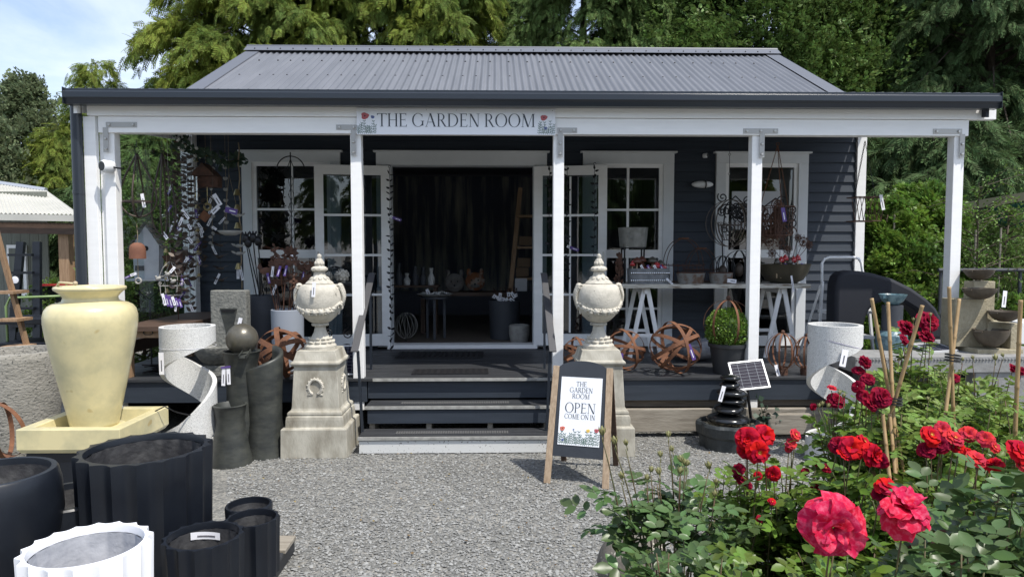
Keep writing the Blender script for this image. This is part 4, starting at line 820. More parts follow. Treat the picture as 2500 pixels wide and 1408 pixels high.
# tall hoop trellis finial in front of left window
t = thing('arched_trellis', 'slim black arched trellis rising in front of the left window', 'trellis', (xx(713, 6.95), 6.95, ZD+.3)); z = zx(405, 6.95)-ZD-.3
q = MB(); q.tube([(0, 0, 0), (0, 0, z+.13)], .006, 6); q.tube([(.14*cos(a), 0, z-.05+.14*sin(a)) for a in np.linspace(.1, pi-.1, 20)], .006, 6)
for s_ in (-1, 1):
    for k in range(6): q.tube([(s_*.02*sin(x_*3.1)*1.2, 0, z-.10-.13*k-.12*x_) for x_ in np.linspace(0, 1, 8)], .003, 5)
    q.tube([(0, 0, z+.06), (s_*.03, 0, z-.02), (s_*.10, 0, z-.06)], .004, 5)
q.build('trellis_bars', MT['iron'], t, smooth=True)
# ---- band spheres
def bsphere(c, r, axes, lab, m='rust', w_=.034, grp='rusty steel band spheres on the deck'):
    t = thing('band_sphere', lab, 'sphere', (c[0], c[1], c[2]), 0, grp)
    for k, a in enumerate(axes): q = MB(); q.hoop((0, 0, r), r-.004-.003*k, a, w_, .0028, 60); q.build('band', MT[m], t)
    q = MB(); q.ball((0, 0, r), .018, 8, 6); q.tube([(-r, 0, r), (r, 0, r)], .003, 5); q.build('centre_bead', MT['rustd'], t, smooth=True); return t
AX = [(1, .25, .2), (-.5, .35, 1), (.55, .3, 1), (.15, 1, .35), (.9, -.2, -.7), (-.1, -.85, .8)]
b1 = bsphere(G(1648, 912, ZD), .25, AX, 'largest rusty band sphere, with a purple tag, at the front of the deck'); ptag(b1, (.06, -.235, .31), (.11, -.245, .17), .034, 'tagp')
b2 = bsphere(G(1530, 910, ZD)+np.array([0, .12, 0]), .205, [(.9, .4, .2), (.1, .3, 1), (-.8, .25, .7), (.4, -.3, 1), (0, 1, .2)], 'middle rusty band sphere between the right urn and the largest sphere', w_=.03); ptag(b2, (-.06, -.19, .2), (-.07, -.2, .05), .028, 'tagp')
b3 = bsphere(G(1412, 900, ZD), .16, AX[:4], 'small rusty band sphere half hidden behind the right urn', w_=.026)
b4 = bsphere(G(690, 922, ZD), .235, AX, 'rusty band sphere on the deck beside the left urn', w_=.045); ptag(b4, (-.02, -.22, .18), (0, -.23, .06), .02)
# globe cloches on stands
def globe(c, r, lab):
    t = thing('globe_finial', lab, 'finial', c, 0, 'rusty globe finials standing on the deck'); q = MB(); zc = r+.07
    for k in range(4): a = pi*k/4+.2; q.hoop((0, 0, zc), r, (cos(a), sin(a), 0), .016, .0025, 40, sq=1.12, up=(0, 0, 1))
    q.build('globe_bands', MT['rust'], t); q = MB(); q.lathe([(.052, 0), (.052, .075), (.05, .075), (.05, 0)], 12)
    for k in range(6): a = k*pi/3; q.ball((.054*cos(a), .054*sin(a), .04), .007, 6, 4)
    q.build('collar', MT['rustd'], t); q = MB(); q.ball((0, 0, zc+r*1.12+.012), .019, 10, 8); q.build('finial_ball', MT['rustd'], t, smooth=True); return t
g1 = globe(G(1909, 914, ZD), .150, 'rusty globe finial right of the veranda post, with a white tag'); ptag(g1, (-.08, -.05, .10), (-.06, -.07, .0), .032)
globe(G(1968, 914, ZD), .135, 'smaller rusty globe finial beside the white spiral sculpture')
# ---- box ball in pot
bp_ = G(1786, 916, ZD)+np.array([0, .12, 0]); BP = thing('potted_box_ball', 'clipped green box ball in a charcoal nursery pot under a rusty globe cage', 'potted plant', bp_)
q = MB(); q.lathe([(0, 0), (.125, 0), (.165, .25), (.180, .255), (.183, .285), (.172, .288), (.160, .27), (0, .26)], 36); q.build('pot', MT['nplast'], BP, smooth='auto')
N = 5200; d = rng.normal(size=(N, 3)); d /= np.linalg.norm(d, axis=1, keepdims=True); rr = .200*(.72+.30*rng.random(N)**.5)+.012*np.sin(d[:, 0]*9)*np.cos(d[:, 2]*8); pos = d*rr[:, None]*np.array([1, 1, .95])+np.array([0, 0, .42]); pos = pos[pos[:, 2] > .27]; d = d[:len(pos)]
LT = np.array([[0, 0, 0], [.5, .5, .12], [0, 1, 0], [-.5, .5, .12]]); dirs = (pos-np.array([0, 0, .42]))+rng.normal(size=pos.shape)*.12
V, idx = stamp(LT, [[0, 1, 2, 3]], pos, basis(dirs, rng.random(len(pos))*6.28), .014+.008*rng.random(len(pos))); rawmesh('foliage', V, idx, len(idx), 4, MT['b_box'], BP)
q = MB(); q.ball((0, 0, .42), .135, 16, 10); q.build('crown_shade_core', MT['c_drk'], BP, smooth=True)  # solid ball inside the leaves, its dark colour standing in for shade between them
q = MB()
for k in range(3): a = pi*k/3+.1; q.hoop((0, 0, .470), .222, (cos(a), sin(a), 0), .020, .003, 44, up=(0, 0, 1))
q.build('cage_bands', MT['rust'], BP); q = MB(); q.ball((0, 0, .712), .023, 10, 8); q.build('cage_finial', MT['rustd'], BP, smooth=True)
# ---- stacked pebble fountain
SF = thing('pebble_fountain', 'black stacked pebble fountain in a slate basin on the gravel at right', 'fountain', (xx(1768, 6.0), 5.82, 0))
q = MB(); rf = lambda a, r, z: r*(1+.05*sin(3*a+1)+.03*sin(7*a)+.02*sin(11*a+z*60)); q.lathe([(0, 0), (.235, 0), (.24, .10), (.262, .125), (.275, .20), (.262, .222), (.235, .222), (.22, .17), (0, .165)], 48, rf=rf, sy=.85); q.build('basin', MT['slate'], SF)
q = MB(); r_ = random.Random(3)
for k in range(150): a = r_.random()*2*pi; d_ = .10+.12*r_.random(); q.ball((d_*cos(a), d_*sin(a)*.83, .182+r_.random()*.012), .012+.006*r_.random(), 6, 4, sc=(1.3, 1, .7), R=rot(rz=a*3))
tag(q.build('pebbles', MT['ypeb'], SF, smooth=True), kind='stuff')
for k, (w_, h_, dx) in enumerate([(.375, .112, .0), (.290, .085, .005), (.245, .066, .022), (.265, .080, .028), (.195, .072, .010), (.188, .06, .012)]):
    z_ = .185+sum([.108, .078, .062, .074, .066, .055][:k])+h_/2; q = MB(); q.ball((0, 0, 0), 1, 26, 14, sc=(w_/2, w_/2*.9, h_/2), R=rot(rz=k, ry=.04*(-1)**k)); o = q.build('stacked_stone', MT['pebble'], SF, smooth=True); o.location = (dx, 0, z_)
ptag(SF, (-.09, -.145, .56), (-.125, -.15, .43), .035)
# solar panels
def solar(name_loc, w_, h_, R, lab, nx=4, ny=9):
    t = thing('solar_panel', lab, 'solar panel', name_loc); 
    def add(q, c, d): q.box(R @ np.array(c), d, R)
    q = MB(); add(q, (0, 0, h_/2), (w_-.02, .008, h_-.02)); q.build('cells', MT['cell'], t)
    q = MB(); f = .014
    add(q, (0, 0, f/2), (w_, .018, f)); add(q, (0, 0, h_-f/2), (w_, .018, f)); add(q, (-w_/2+f/2, 0, h_/2), (f, .0175, h_-2*f)); add(q, (w_/2-f/2, 0, h_/2), (f, .0175, h_-2*f)); q.build('panel_frame', MT['alu'], t)
    q = MB()
    for k in range(1, nx): add(q, (-w_/2+w_*k/nx, -.0052, h_/2), (.002, .001, h_-2*f))
    for k in range(1, ny): add(q, (0, -.0062, h_*k/ny), (w_-2*f, .001, .0016))
    q.build('cell_grid', MT['lpot'], t); return t
sp = solar(P(1838, 950, 5.93), .315, .27, rot(rz=.0) @ rot(ry=-.10) @ rot(rx=-radians(32)), 'small solar panel on a black pole behind the stacked pebble fountain')
q = MB(); q.tube([(-.04, .03, .0), (.015, .06, -.30), (.03, .07, -.46)], .014, 8); q.build('pole', MT['bplast'], sp)
solar(P(857, 916, 6.22)+np.array([0, .02, 0]), .19, .28, rot(rx=-radians(22)), 'small solar panel leaning at the foot of the left stair post')
# ---- A big row of pots in the left foreground
def scallop(c, ro, h, n, m, mi, lab, tagr=None, deep=.06, grp='scalloped rim planters'):
    t = thing('scalloped_planter', lab, 'planter', (c[0], c[1], c[2]), 0, grp)
    NN = n*8; amp = ro*.085
    def rf(a, r, z): return r-amp*abs(cos(a*n/2))**1.0 if r > ro*.9 else r
    q = MB(); q.lathe([(0, 0), (ro*.94, 0), (ro*.96, h*.3), (ro*.985, h*.8), (ro, h-.008), (ro*.995, h), (ro*.86, h), (ro*.85, h-.01), (ro*.84, h-.03)], NN, rf=rf); q.f.pop()
    q.build('pot', MT[m], t, smooth='auto')
    q = MB(); q.lathe([(ro*.84, h-.03), (ro*.83, h*.6), (ro*.80, h*.3), (0, h*.28)], NN, rf=lambda a, r, z: r*(1-.03*abs(sin(a*n/2)))); q.f = [f for f in q.f if len(f) == 4]; q.build('pot_inside', MT[mi], t, smooth=True)
    if tagr:
        a0, z0_, ln, tw = tagr; q = MB()
        for i in range(10):
            f0, f1 = i/10, (i+1)/10; pts = []
            for f in (f0, f1):
                a = a0+(f-.5)*ln/(ro*.8); r_ = ro*.80
                pts.append((r_*cos(a), r_*sin(a), z0_+tw*f)); 
            q.add([(*pts[0][:2], pts[0][2]), (*pts[1][:2], pts[1][2]), (*pts[1][:2], pts[1][2]+.035), (*pts[0][:2], pts[0][2]+.035)], [(0, 1, 2, 3)])
        q.build('price_label', MT['tagw'], t); q = MB()
        for i in range(14):
            a = a0+(i/14-.5)*.6*ln/(ro*.8); r_ = ro*.797; q.ball((r_*cos(a), r_*sin(a), z0_+.015+tw*(i/14*.6+.2)), .0035, 4, 3, sc=(1, 1, 1.6))
        q.build('label_print', MT['tink'], t)
    return t
def rimc(px, py, z):
    c = G(px, py, z); return c
c = rimc(355, 1092, .70); scallop((c[0], c[1], 0), 332/2/F*c[1]*.92, .70, 18, 'black', 'blacki', 'largest black scalloped planter behind the white one')
c = rimc(212, 1328, .60); scallop((c[0], c[1], .0), 329/2/F*c[1]*.89, .60, 18, 'wpot', 'wpoti', 'white scalloped planter in the front left corner', (radians(215), .44, .22, .05))
c = rimc(497, 1305, .42); scallop((c[0], c[1], .12), 196/2/F*c[1]*.98, .30, 16, 'black', 'blacki', 'small black scalloped planter with a white label inside', (radians(110), .215, .13, .02))
c = rimc(607, 1272, .40); scallop((c[0], c[1]+.05, .12), 132/2/F*c[1], .28, 14, 'black', 'blacki', 'smallest black scalloped planter at the right end of the pallet')
def rpot(c, ro, h, prof, lab, z=0):
    t = thing('round_planter', lab, 'planter', (c[0], c[1], z), 0, 'smooth black round planters'); q = MB()
    q.lathe([(0, 0)]+[(ro*a, h*b) for a, b in prof]+[(ro*.87, h), (ro*.85, h-.03)], 56); q.f.pop(); q.build('pot', MT['black'], t, smooth='auto')
    q = MB(); q.lathe([(ro*.85, h-.03), (ro*.83, h*.4), (0, h*.38)], 56); q.f = [f for f in q.f if len(f) == 4]; q.build('pot_inside', MT['blacki'], t, smooth=True); return t
c = rimc(-15, 1152, .68); t = rpot(c, .255, .68, [(.62, 0), (.92, .35), (1.06, .7), (1.04, .9), (.985, .985), (.96, 1.0)], 'tall round black planter cut off by the left edge'); ptag(t, (.17, -.255, .40), (.10, -.27, .46), .05)
c = rimc(170, 1208, .46); rpot(c, .24, .46, [(.8, 0), (.97, .5), (1, .98), (.97, 1)], 'low black bowl planter between the round and the large scalloped one')
c = rimc(590, 1238, .40); rpot((c[0], c[1]+.10, 0), .118, .26, [(.85, 0), (.96, .5), (1, .97), (.97, 1)], 'small smooth black planter behind the scalloped ones on the pallet', .12)
# pallet under small pots
PL = thing('timber_pallet', 'worn black timber pallet under the small planters', 'pallet', (-1.42, 3.2, 0)); 
pc = G(716, 1314, .12)
for k in range(4): q = MB(); q.bb(pc[0]+1.42-.8, pc[0]+1.42, -.55+k*.22+pc[1]-3.2-.25, -.36+k*.22+pc[1]-3.2-.25, .095, .119); q.build('deck_board', MT['deck' if k % 3 else 'timber'], PL, bevel=.004)
q = MB(); q.bb(pc[0]+1.42-.10, pc[0]+1.42-.02, pc[1]-3.2-.80, pc[1]-3.2+.10, .0, .094); q.build('bearer', MT['black'], PL, bevel=.01)
# rough concrete tub far left
c = G(12, 880, .98); CT = thing('concrete_tub', 'big rough concrete tub left of the cream vase', 'tub', (xx(30, 5.6), 5.6, 0)); ro = 195/2/F*5.6
q = MB(); q.lathe([(0, 0), (ro*.70, 0), (ro*.84, .25), (ro*.94, .55), (ro*1.0, .83), (ro, .88), (ro*.97, .895), (ro*.86, .895), (ro*.84, .86), (ro*.78, .5), (0, .45)], 56); q.build('tub', MT['rough'], CT, smooth='auto')
q = MB(); q.hoop((0, 0, .2), .2, (.3, 1, .2), .03, .003, 40); q.hoop((0, 0, .2), .197, (1, .4, .1), .03, .003, 40); o = q.build('rusty_hoops', MT['rust']); o.location = (xx(-10, 4.9), 4.9, .22); tag(o, 'rusty steel hoops leaning in front of the concrete tub', 'hoops')
# ---- table with trestles
TB = MB(); ty0, ty1, tz = 7.18, 7.85, zx(694, 7.2); tx0, tx1 = xx(1500, 7.2), xx(1980, 7.2)
TB.box((0, 0, -.022), (tx1-tx0, ty1-ty0, .044)); o = TB.build('table_board', mat('peeling_white_board', (0.52, 0.50, 0.44), 0.7, col2=(0.20, 0.16, 0.12), ns=7, stretch=(1, 8, 8), lo=.5, hi=.62), bevel=.004); o.location = ((tx0+tx1)/2, (ty0+ty1)/2, tz); tag(o, 'long peeling white board laid across the two white trestles', 'table top')
def trestle(px, lab):
    t = thing('trestle', lab, 'trestle', (xx(px, 7.3), 7.5, ZD), 0, 'white trestles under the display board'); h = tz-.046-ZD
    for y_ in (-.22, .24):
        for s_ in (-1, 1): q = MB(); q.bar((s_*.17, y_, 0), (s_*.018, y_, h), .045, .022, up=(0, 1, 0)); q.build('leg', MT['white'], t)
        q = MB(); q.bar((-.11, y_-.02, .25), (.11, y_-.02, .25), .015, .035); q.build('cross_rail', MT['white'], t)
    q = MB(); q.bar((0, -.26, h-.03), (0, .28, h-.03), .04, .06); q.build('ridge_rail', MT['white'], t); return t
trestle(1577, 'white timber trestle under the left end of the display board'); trestle(1910, 'white timber trestle under the right end of the display board')
def onT(px, Y=7.4): return np.array([xx(px, Y), Y, tz])
# zinc trough with mushrooms
ZT_ = thing('zinc_trough', 'grey embossed zinc trough full of toy mushrooms on the display board', 'trough', onT(1583, 7.35)); q = MB()
def rim(mb, a, b, h, fl=1.06, n=32, p=3, th=.004):
    V = []
    for z, f, s_ in ((0, 1, 0), (h, fl, 0), (h, fl, -th), (.01, 1, -th)):
        for k in range(n):
            t_ = 2*pi*k/n; c_, s2 = cos(t_), sin(t_); e = abs(c_)**(2/p)*np.sign(c_), abs(s2)**(2/p)*np.sign(s2); V.append(((a*f+s_)*e[0], (b*f+s_)*e[1], z))
    mb.add(V, [tuple(range(n-1, -1, -1)), tuple(range(3*n, 4*n))]+[(i*n+k, i*n+(k+1) % n, (i+1)*n+(k+1) % n, (i+1)*n+k) for i in range(3) for k in range(n)])
rim(q, .215, .10, .165, 1.03, 40, 5); q.build('trough', MT['zincp'], ZT_); q = MB()
for k in range(19): x_ = -.20+k*.0222; q.ball((x_, -.104, .115), .013, 6, 4, sc=(.7, .25, .9)); q.ball((x_, -.104, .035), .009, 6, 4, sc=(.8, .25, 1.3))
q.build('embossing', MT['silver'], ZT_, smooth=True)
mr = random.Random(5)
def mushroom(c, h, r, m, lab, lean_=0):
    t = thing('toy_mushroom', lab, 'mushroom ornament', c, 0, 'toy mushroom ornaments'); R = rot(ry=lean_)
    q = MB(); q.lathe([(.007, 0), (.008, h*.5), (.006, h)], 8, r=R); q.build('stalk', MT['stalk'], t, smooth=True)
    q = MB(); q.lathe([(0, h-.005), (r*.7, h-.012), (r, h-.02), (r*.92, h+.004), (r*.6, h+.028), (r*.2, h+.042), (0, h+.046)], 14, r=R); q.build('cap', MT[m], t, smooth=True)
px0 = [(-.18, .17, .045, 'mushg'), (-.15, .13, .035, 'mushr'), (-.10, .19, .05, 'mush'), (-.13, .23, .052, 'mush'), (-.07, .24, .052, 'mush'), (-.03, .15, .036, 'mushr'), (.02, .14, .040, 'mushr'), (.04, .235, .055, 'mushg'), (.10, .18, .045, 'mushr'), (.12, .155, .034, 'mushr'), (.16, .20, .050, 'mushg'), (.19, .16, .04, 'mushr'), (.08, .23, .045, 'mush'), (-.2, .2, .03, 'mushr')]
col = {'mushg': 'dark green brown', 'mushr': 'glossy red', 'mush': 'chestnut brown'}
base = onT(1583, 7.35)
for k, (x_, h_, r_, m_) in enumerate(px0): mushroom(base+np.array([x_, mr.uniform(-.05, .05), .012]), h_, r_, m_, 'small toy mushroom with a %s cap standing in the zinc trough' % col[m_], mr.uniform(-.15, .15))
ptag(ZT_, (.17, -.12, .06), (.23, -.14, .0), .02)
for k in range(4): ptag(ZT_, (-.1+.07*k, -.09, .20), (-.08+.07*k, -.1, .16), .025, 'tagp' if k % 2 else 'tagw')
# tin bucket on a stand
TBk = thing('tin_bucket', 'round embossed tin bucket raised on the iron stand by the third window', 'bucket', P(1545, 603, 7.55)); q = MB()
q.lathe([(0, 0), (.145, 0), (.165, .21), (.170, .215), (.160, .215), (.14, .02), (0, .02)], 36, rf=lambda a, r, z: r*(1+.008*sin(z*200)*(z > .13))); q.build('bucket', MT['tin'], TBk, smooth='auto'); q = MB(); q.hoop((-.055, -.155, .12), .04, (0, 1, 0), .006, .006, 20); q.hoop((-.055, -.155, .12), .022, (0, 1, 0), .006, .006, 16); q.build('rosette', MT['tin'], TBk)
t = thing('iron_stand', 'dark iron stand holding up the tin bucket', 'stand', (xx(1545, 7.55), 7.55, tz)); hh = P(1545, 603, 7.55)[2]-tz; q = MB()
for a in (.6, 2.5, 3.8, 5.6): q.bar((.13*cos(a), .13*sin(a), 0), (.14*cos(a), .14*sin(a), hh+.06), .018, .008)
q.hoop((0, 0, hh-.01), .13, (0, 0, 1), .012, .004, 30); q.build('stand_frame', MT['iron'], t)
# wire baskets and old tins
def hbasket(px, Y, a, b, h, hoop_h, m, lab, wires=26):
    t = thing('wire_basket', lab, 'basket', onT(px, Y), 0, 'rusty wire baskets on the display board'); q = MB()
    for z_ in (.005, h): q.tube([(a*(1+.1*z_/h)*cos(u), b*(1+.1*z_/h)*sin(u), z_) for u in np.linspace(0, 2*pi, 40)[:-1]], .004, 5, closed=True)
    for k in range(wires): u = 2*pi*k/wires; q.tube([(a*cos(u), b*sin(u), .005), (a*1.1*cos(u), b*1.1*sin(u), h), (a*1.14*cos(u), b*1.14*sin(u), h+.02)], .0022, 4)
    q.build('wire_cage', MT[m], t)
    for s_ in (-1, 1):
        q = MB(); q.tube([(a*.95*cos(u), s_*b*.7, h+hoop_h*sin(u)) for u in np.linspace(0, pi, 24)], .0045, 5); hd = q.build('handle', MT[m], t, smooth=True)
        q = MB(); q.tube([(-.035, s_*b*.7, h+hoop_h), (.035, s_*b*.7, h+hoop_h)], .010, 6); q.build('grip', MT['rust'], hd, smooth=True)
    return t
hbasket(1668, 7.60, .215, .11, .19, .30, 'rustd', 'tall hooped rusty wire basket behind the old tins'); hbasket(1712, 7.68, .17, .10, .14, .24, 'rustd', 'low wire basket with a round hoop near the middle post')
for px, w_, lab in ((1687, .150, 'rusty oval tin tub next to the zinc trough'), (1761, .125, 'paler oval tin tub beside the middle veranda post')):
    t = thing('oval_tin', lab, 'tin tub', onT(px, 7.30), 0, 'old oval tin tubs'); q = MB(); rim(q, w_*.9, .085, .118, 1.14, 36, 2.2); q.build('tub', MT['oldtin'], t, smooth='auto'); q = MB(); q.tube([(w_*1.03*cos(u), .097*sin(u), .118) for u in np.linspace(0, 2*pi, 36)[:-1]], .005, 5, closed=True); q.build('rolled_rim', MT['rustd'], t)
ptag(t, (.03, -.12, .04), (.12, -.14, .03), .04)
# ring hanger with basket (hung by chain from beam)
def chain(mb, p0, p1, r=.008, th=.0018):
    p0 = np.asarray(p0, float); p1 = np.asarray(p1, float); L_ = np.linalg.norm(p1-p0); n_ = max(2, int(L_/(r*1.7)))
    u, v = frame(p1-p0)
    for k in range(n_):
        c_ = p0+(p1-p0)*(k+.5)/n_; ax = u if k % 2 else v; mb.tube([c_+unit(p1-p0)*r*1.15*cos(t)+np.cross(unit(p1-p0), ax)*r*.6*sin(t) for t in np.linspace(0, 2*pi, 7)[:-1]], th, 4, closed=True)
def scroll(mb, c, r, turns=1.6, a0=0, s=1, th=.005, y=0):
    pts = []
    for k in range(26): f = k/25; a = a0+s*turns*2*pi*f; rr_ = r*(1-.85*f); pts.append((c[0]+rr_*cos(a), c[1]+y, c[2]+rr_*sin(a)))
    mb.tube(pts, th, 5)
Yh = 6.95; top = P(1782, 342, Yh); t = thing('ring_hanger', 'wire ring hanger with a small basket, hung left of the middle right post', 'hanging basket', top); cz = P(1782, 545, Yh)-top
q = MB(); q.tube([(0, 0, 0), (0, 0, -.14)], .003, 5); q.tube([(0, 0, -.15), (0, 0, -.33)], .003, 5); q.hoop((0, 0, -.145), .010, (0, 1, 0), .004, .003, 12); q.hoop((0, 0, -.34), .010, (0, 1, 0), .004, .003, 12); q.tube([(0, 0, -.35), (0, 0, cz[2]+.235)], .003, 5); q.build('hook_rod', MT['iron'], t)
q = MB()
for a in (1.35, 1.95, .3): q.hoop(cz, .235, (cos(a), sin(a), 0), .010, .006, 50, up=(0, 0, 1))
q.build('rings', MT['leafm'], t)
q = MB()
for z_, r_ in ((-.02, .12), (-.17, .07)): q.hoop(cz+np.array([0, 0, z_]), r_, (0, 0, 1), .006, .004, 30)
for k in range(16): u = 2*pi*k/16; q.tube([cz+np.array([.12*cos(u), .12*sin(u), .0]), cz+np.array([.11*cos(u), .11*sin(u), -.08]), cz+np.array([.07*cos(u), .07*sin(u), -.17])], .003, 4); scroll(q, cz+np.array([.12*cos(u), .12*sin(u), .0]), .014, 1, 0, 1, .002)
q.build('wire_cup', MT['leafm'], t)
# black scroll trellises behind, against window 4
def scrollwork(px, py, Y, w_, h_, n_, lab, seed, m='iron'):
    c = P(px, py, Y); base_ = np.array([c[0], c[1], tz]); t = thing('scroll_trellis', lab, 'trellis', base_, 0, 'black scrollwork trellises'); r_ = random.Random(seed); H_ = c[2]-tz+h_/2; q = MB()
    for s_ in (-1, 1): q.tube([(s_*w_*.35, 0, 0), (s_*w_*.42, 0, H_*.55), (s_*w_*.3, 0, H_*.9), (0, 0, H_)], .008, 5)
    q.build('trellis_frame', MT[m], t); q = MB()
    for k in range(n_): scroll(q, (r_.uniform(-w_/2, w_/2), r_.uniform(-.02, .02), H_-h_*r_.random()), r_.uniform(.05, .10), 1.5, r_.random()*6, r_.choice((-1, 1)), .0075)
    q.build('scrolls', MT[m], t, smooth=True)
scrollwork(1795, 525, 7.55, .34, .42, 20, 'black scrollwork trellis seen through the wire ring hanger', 3)
scrollwork(1893, 530, 7.6, .42, .42, 20, 'black scrollwork trellis behind the hanging chain basket', 6)
# hanging chain basket
Yh = 6.98; top = P(1899, 345, Yh); t = thing('chain_basket', 'rusty wire basket on three chains, packed with rusty ornaments, right of the post', 'hanging basket', top); bz = P(1899, 505, Yh)[2]-top[2]; bl = P(1899, 575, Yh)[2]-top[2]
q = MB(); q.hoop((0, 0, -.03), .014, (0, 1, 0), .005, .004, 14)
for a in (.4, 2.5, 4.6): chain(q, (0, 0, -.04), (.165*cos(a), .165*sin(a), bz), .0085, .0021)
q.build('chains', MT['rust'], t); q = MB()
for z_, r_ in ((bz, .175), ((bz+bl)/2, .168), (bl, .15)): q.hoop((0, 0, z_), r_, (0, 0, 1), .008, .004, 36)
for k in range(22): u = 2*pi*k/22; q.tube([(.175*cos(u), .175*sin(u), bz), (.15*cos(u), .15*sin(u), bl)], .003, 4)
q.build('wire_cage', MT['rustd'], t); q = MB(); r_ = random.Random(9)
for k in range(52): u = r_.random()*6.28; d_ = r_.random()*.16; z_ = bl+r_.random()*(bz-bl+.03); scroll(q, (d_*cos(u), d_*sin(u), z_), .055, 1.2, u, 1, .006); q.tube([(d_*cos(u), d_*sin(u), bl), (d_*1.1*cos(u), d_*1.1*sin(u), z_+.05)], .004, 4)
q.build('ornament_fill', MT['rustd'], t)
ptag(t, (-.01, -.18, bz-.02), (.01, -.19, bz-.16), .04, 'tagp')
# bronze bowl with rusty flowers and toadstools
BB = thing('bronze_bowl', 'wide bronze planter bowl on the right end of the display board', 'bowl', onT(1915, 7.45)); q = MB(); q.lathe([(0, 0), (.13, 0), (.20, .04), (.25, .12), (.275, .205), (.28, .21), (.27, .21), (.235, .11), (0, .06)], 44); q.build('bowl', MT['bbowl'], BB, smooth='auto')
ptag(BB, (-.03, -.26, .09), (-.01, -.28, -.08), .02)
fr_ = random.Random(2)
for k, (px, py, r_) in enumerate([(1878, 590, .075), (1905, 592, .08), (1962, 590, .075), (1948, 580, .05), (1860, 585, .06), (1922, 610, .06), (1885, 618, .06), (1975, 598, .055), (1935, 635, .05)]):
    b = onT(1917, 7.35)+np.array([fr_.uniform(-.1, .1), fr_.uniform(-.08, .08), .07]); top = P(px, py, 7.28+.03*(k % 4)); t = thing('rusty_flower', 'rusty metal flower on a wire stem in the bronze bowl', 'garden ornament', b, 0, 'rusty metal flowers in the bronze bowl'); d = top-b
    q = MB(); q.tube([(0, 0, 0), d*.5+np.array([0, 0, .02]), d], .003, 4); q.build('stem', MT['rustd'], t); q = MB()
    for j in range(8): a = j*pi/4; q.tube([d+r_*np.array([.15*cos(a), 0, .15*sin(a)]), d+r_*np.array([.7*cos(a+.28), 0, .7*sin(a+.28)]), d+r_*np.array([cos(a), -.02, sin(a)]), d+r_*np.array([.7*cos(a-.28), 0, .7*sin(a-.28)]), d+r_*np.array([.15*cos(a), 0, .15*sin(a)])], .003, 4); q.ball(d+r_*np.array([.6*cos(a), 0, .6*sin(a)]), r_*.14, 5, 4, sc=(1, .3, 1))
    q.ball(d, r_*.2, 7, 5); q.build('flower_head', MT['rustd'], t)
for k in range(6): mushroom(onT(1917, 7.35)+np.array([-.12+.045*k, -.08, .06]), .17+.02*(k % 3), .035, 'mushr' if k % 3 else 'mushg', 'red toy toadstool sprouting from the bronze bowl' if k % 3 else 'dark toy toadstool sprouting from the bronze bowl')
for k in range(4): ptag(BB, (-.17+.09*k, -.19, .21), (-.13+.09*k, -.22, .185), .028, 'tagp' if k % 2 else 'tagw')
# lantern/ornaments between tins and bowl
for px, py, lab in ((1805, 640, 'dark wire lantern with crossed hoops beside the middle right post'), (1765, 655, 'small wire lantern behind the paler tin tub')):
    b = onT(px, 7.45); h_ = P(px, py-40, 7.45)[2]-tz; t = thing('wire_lantern', lab, 'lantern', b, 0, 'wire lanterns on the display board'); q = MB()
    for k in range(4): a = pi*k/4; q.hoop((0, 0, h_*.45), h_*.42, (cos(a), sin(a), 0), .010, .004, 30, up=(0, 0, 1))
    q.build('lantern_wires', MT['iron'], t); q = MB(); q.ball((0, 0, h_*.35), .05, 10, 8, sc=(1, 1, 1.6)); q.build('lantern_core', MT['leafm'], t, smooth=True)
t = thing('twig_ornament', 'dark scaly twig ornament left of the zinc trough', 'ornament', onT(1512, 7.35)); q = MB(); r_ = random.Random(12)
for k in range(44): a = r_.random()*6.28; z_ = .02+.30*r_.random(); d_ = .045*(1-z_/.45); q.ball((d_*cos(a), d_*sin(a), z_), .018, 5, 4, sc=(1, .4, 1.5), R=rot(rz=a, ry=.5))
q.tube([(0, 0, 0), (0, 0, .34)], .012, 6); q.build('twigs', MT['rustd'], t)
# wire plastic bag roll behind spheres
q = MB(); q.ball((0, 0, .13), .30, 18, 10, sc=(1, .5, .42), wob=.2); o = q.build('wrapped_bundle', mat('plastic_wrap', (0.10, 0.11, 0.13), 0.25, col2=(0.2, 0.21, 0.23), ns=12, bump=.6, bs=16), smooth=True); o.location = (xx(1705, 7.1), 7.1, ZD); tag(o, 'bundle wrapped in crumpled plastic behind the largest band sphere', 'bundle')
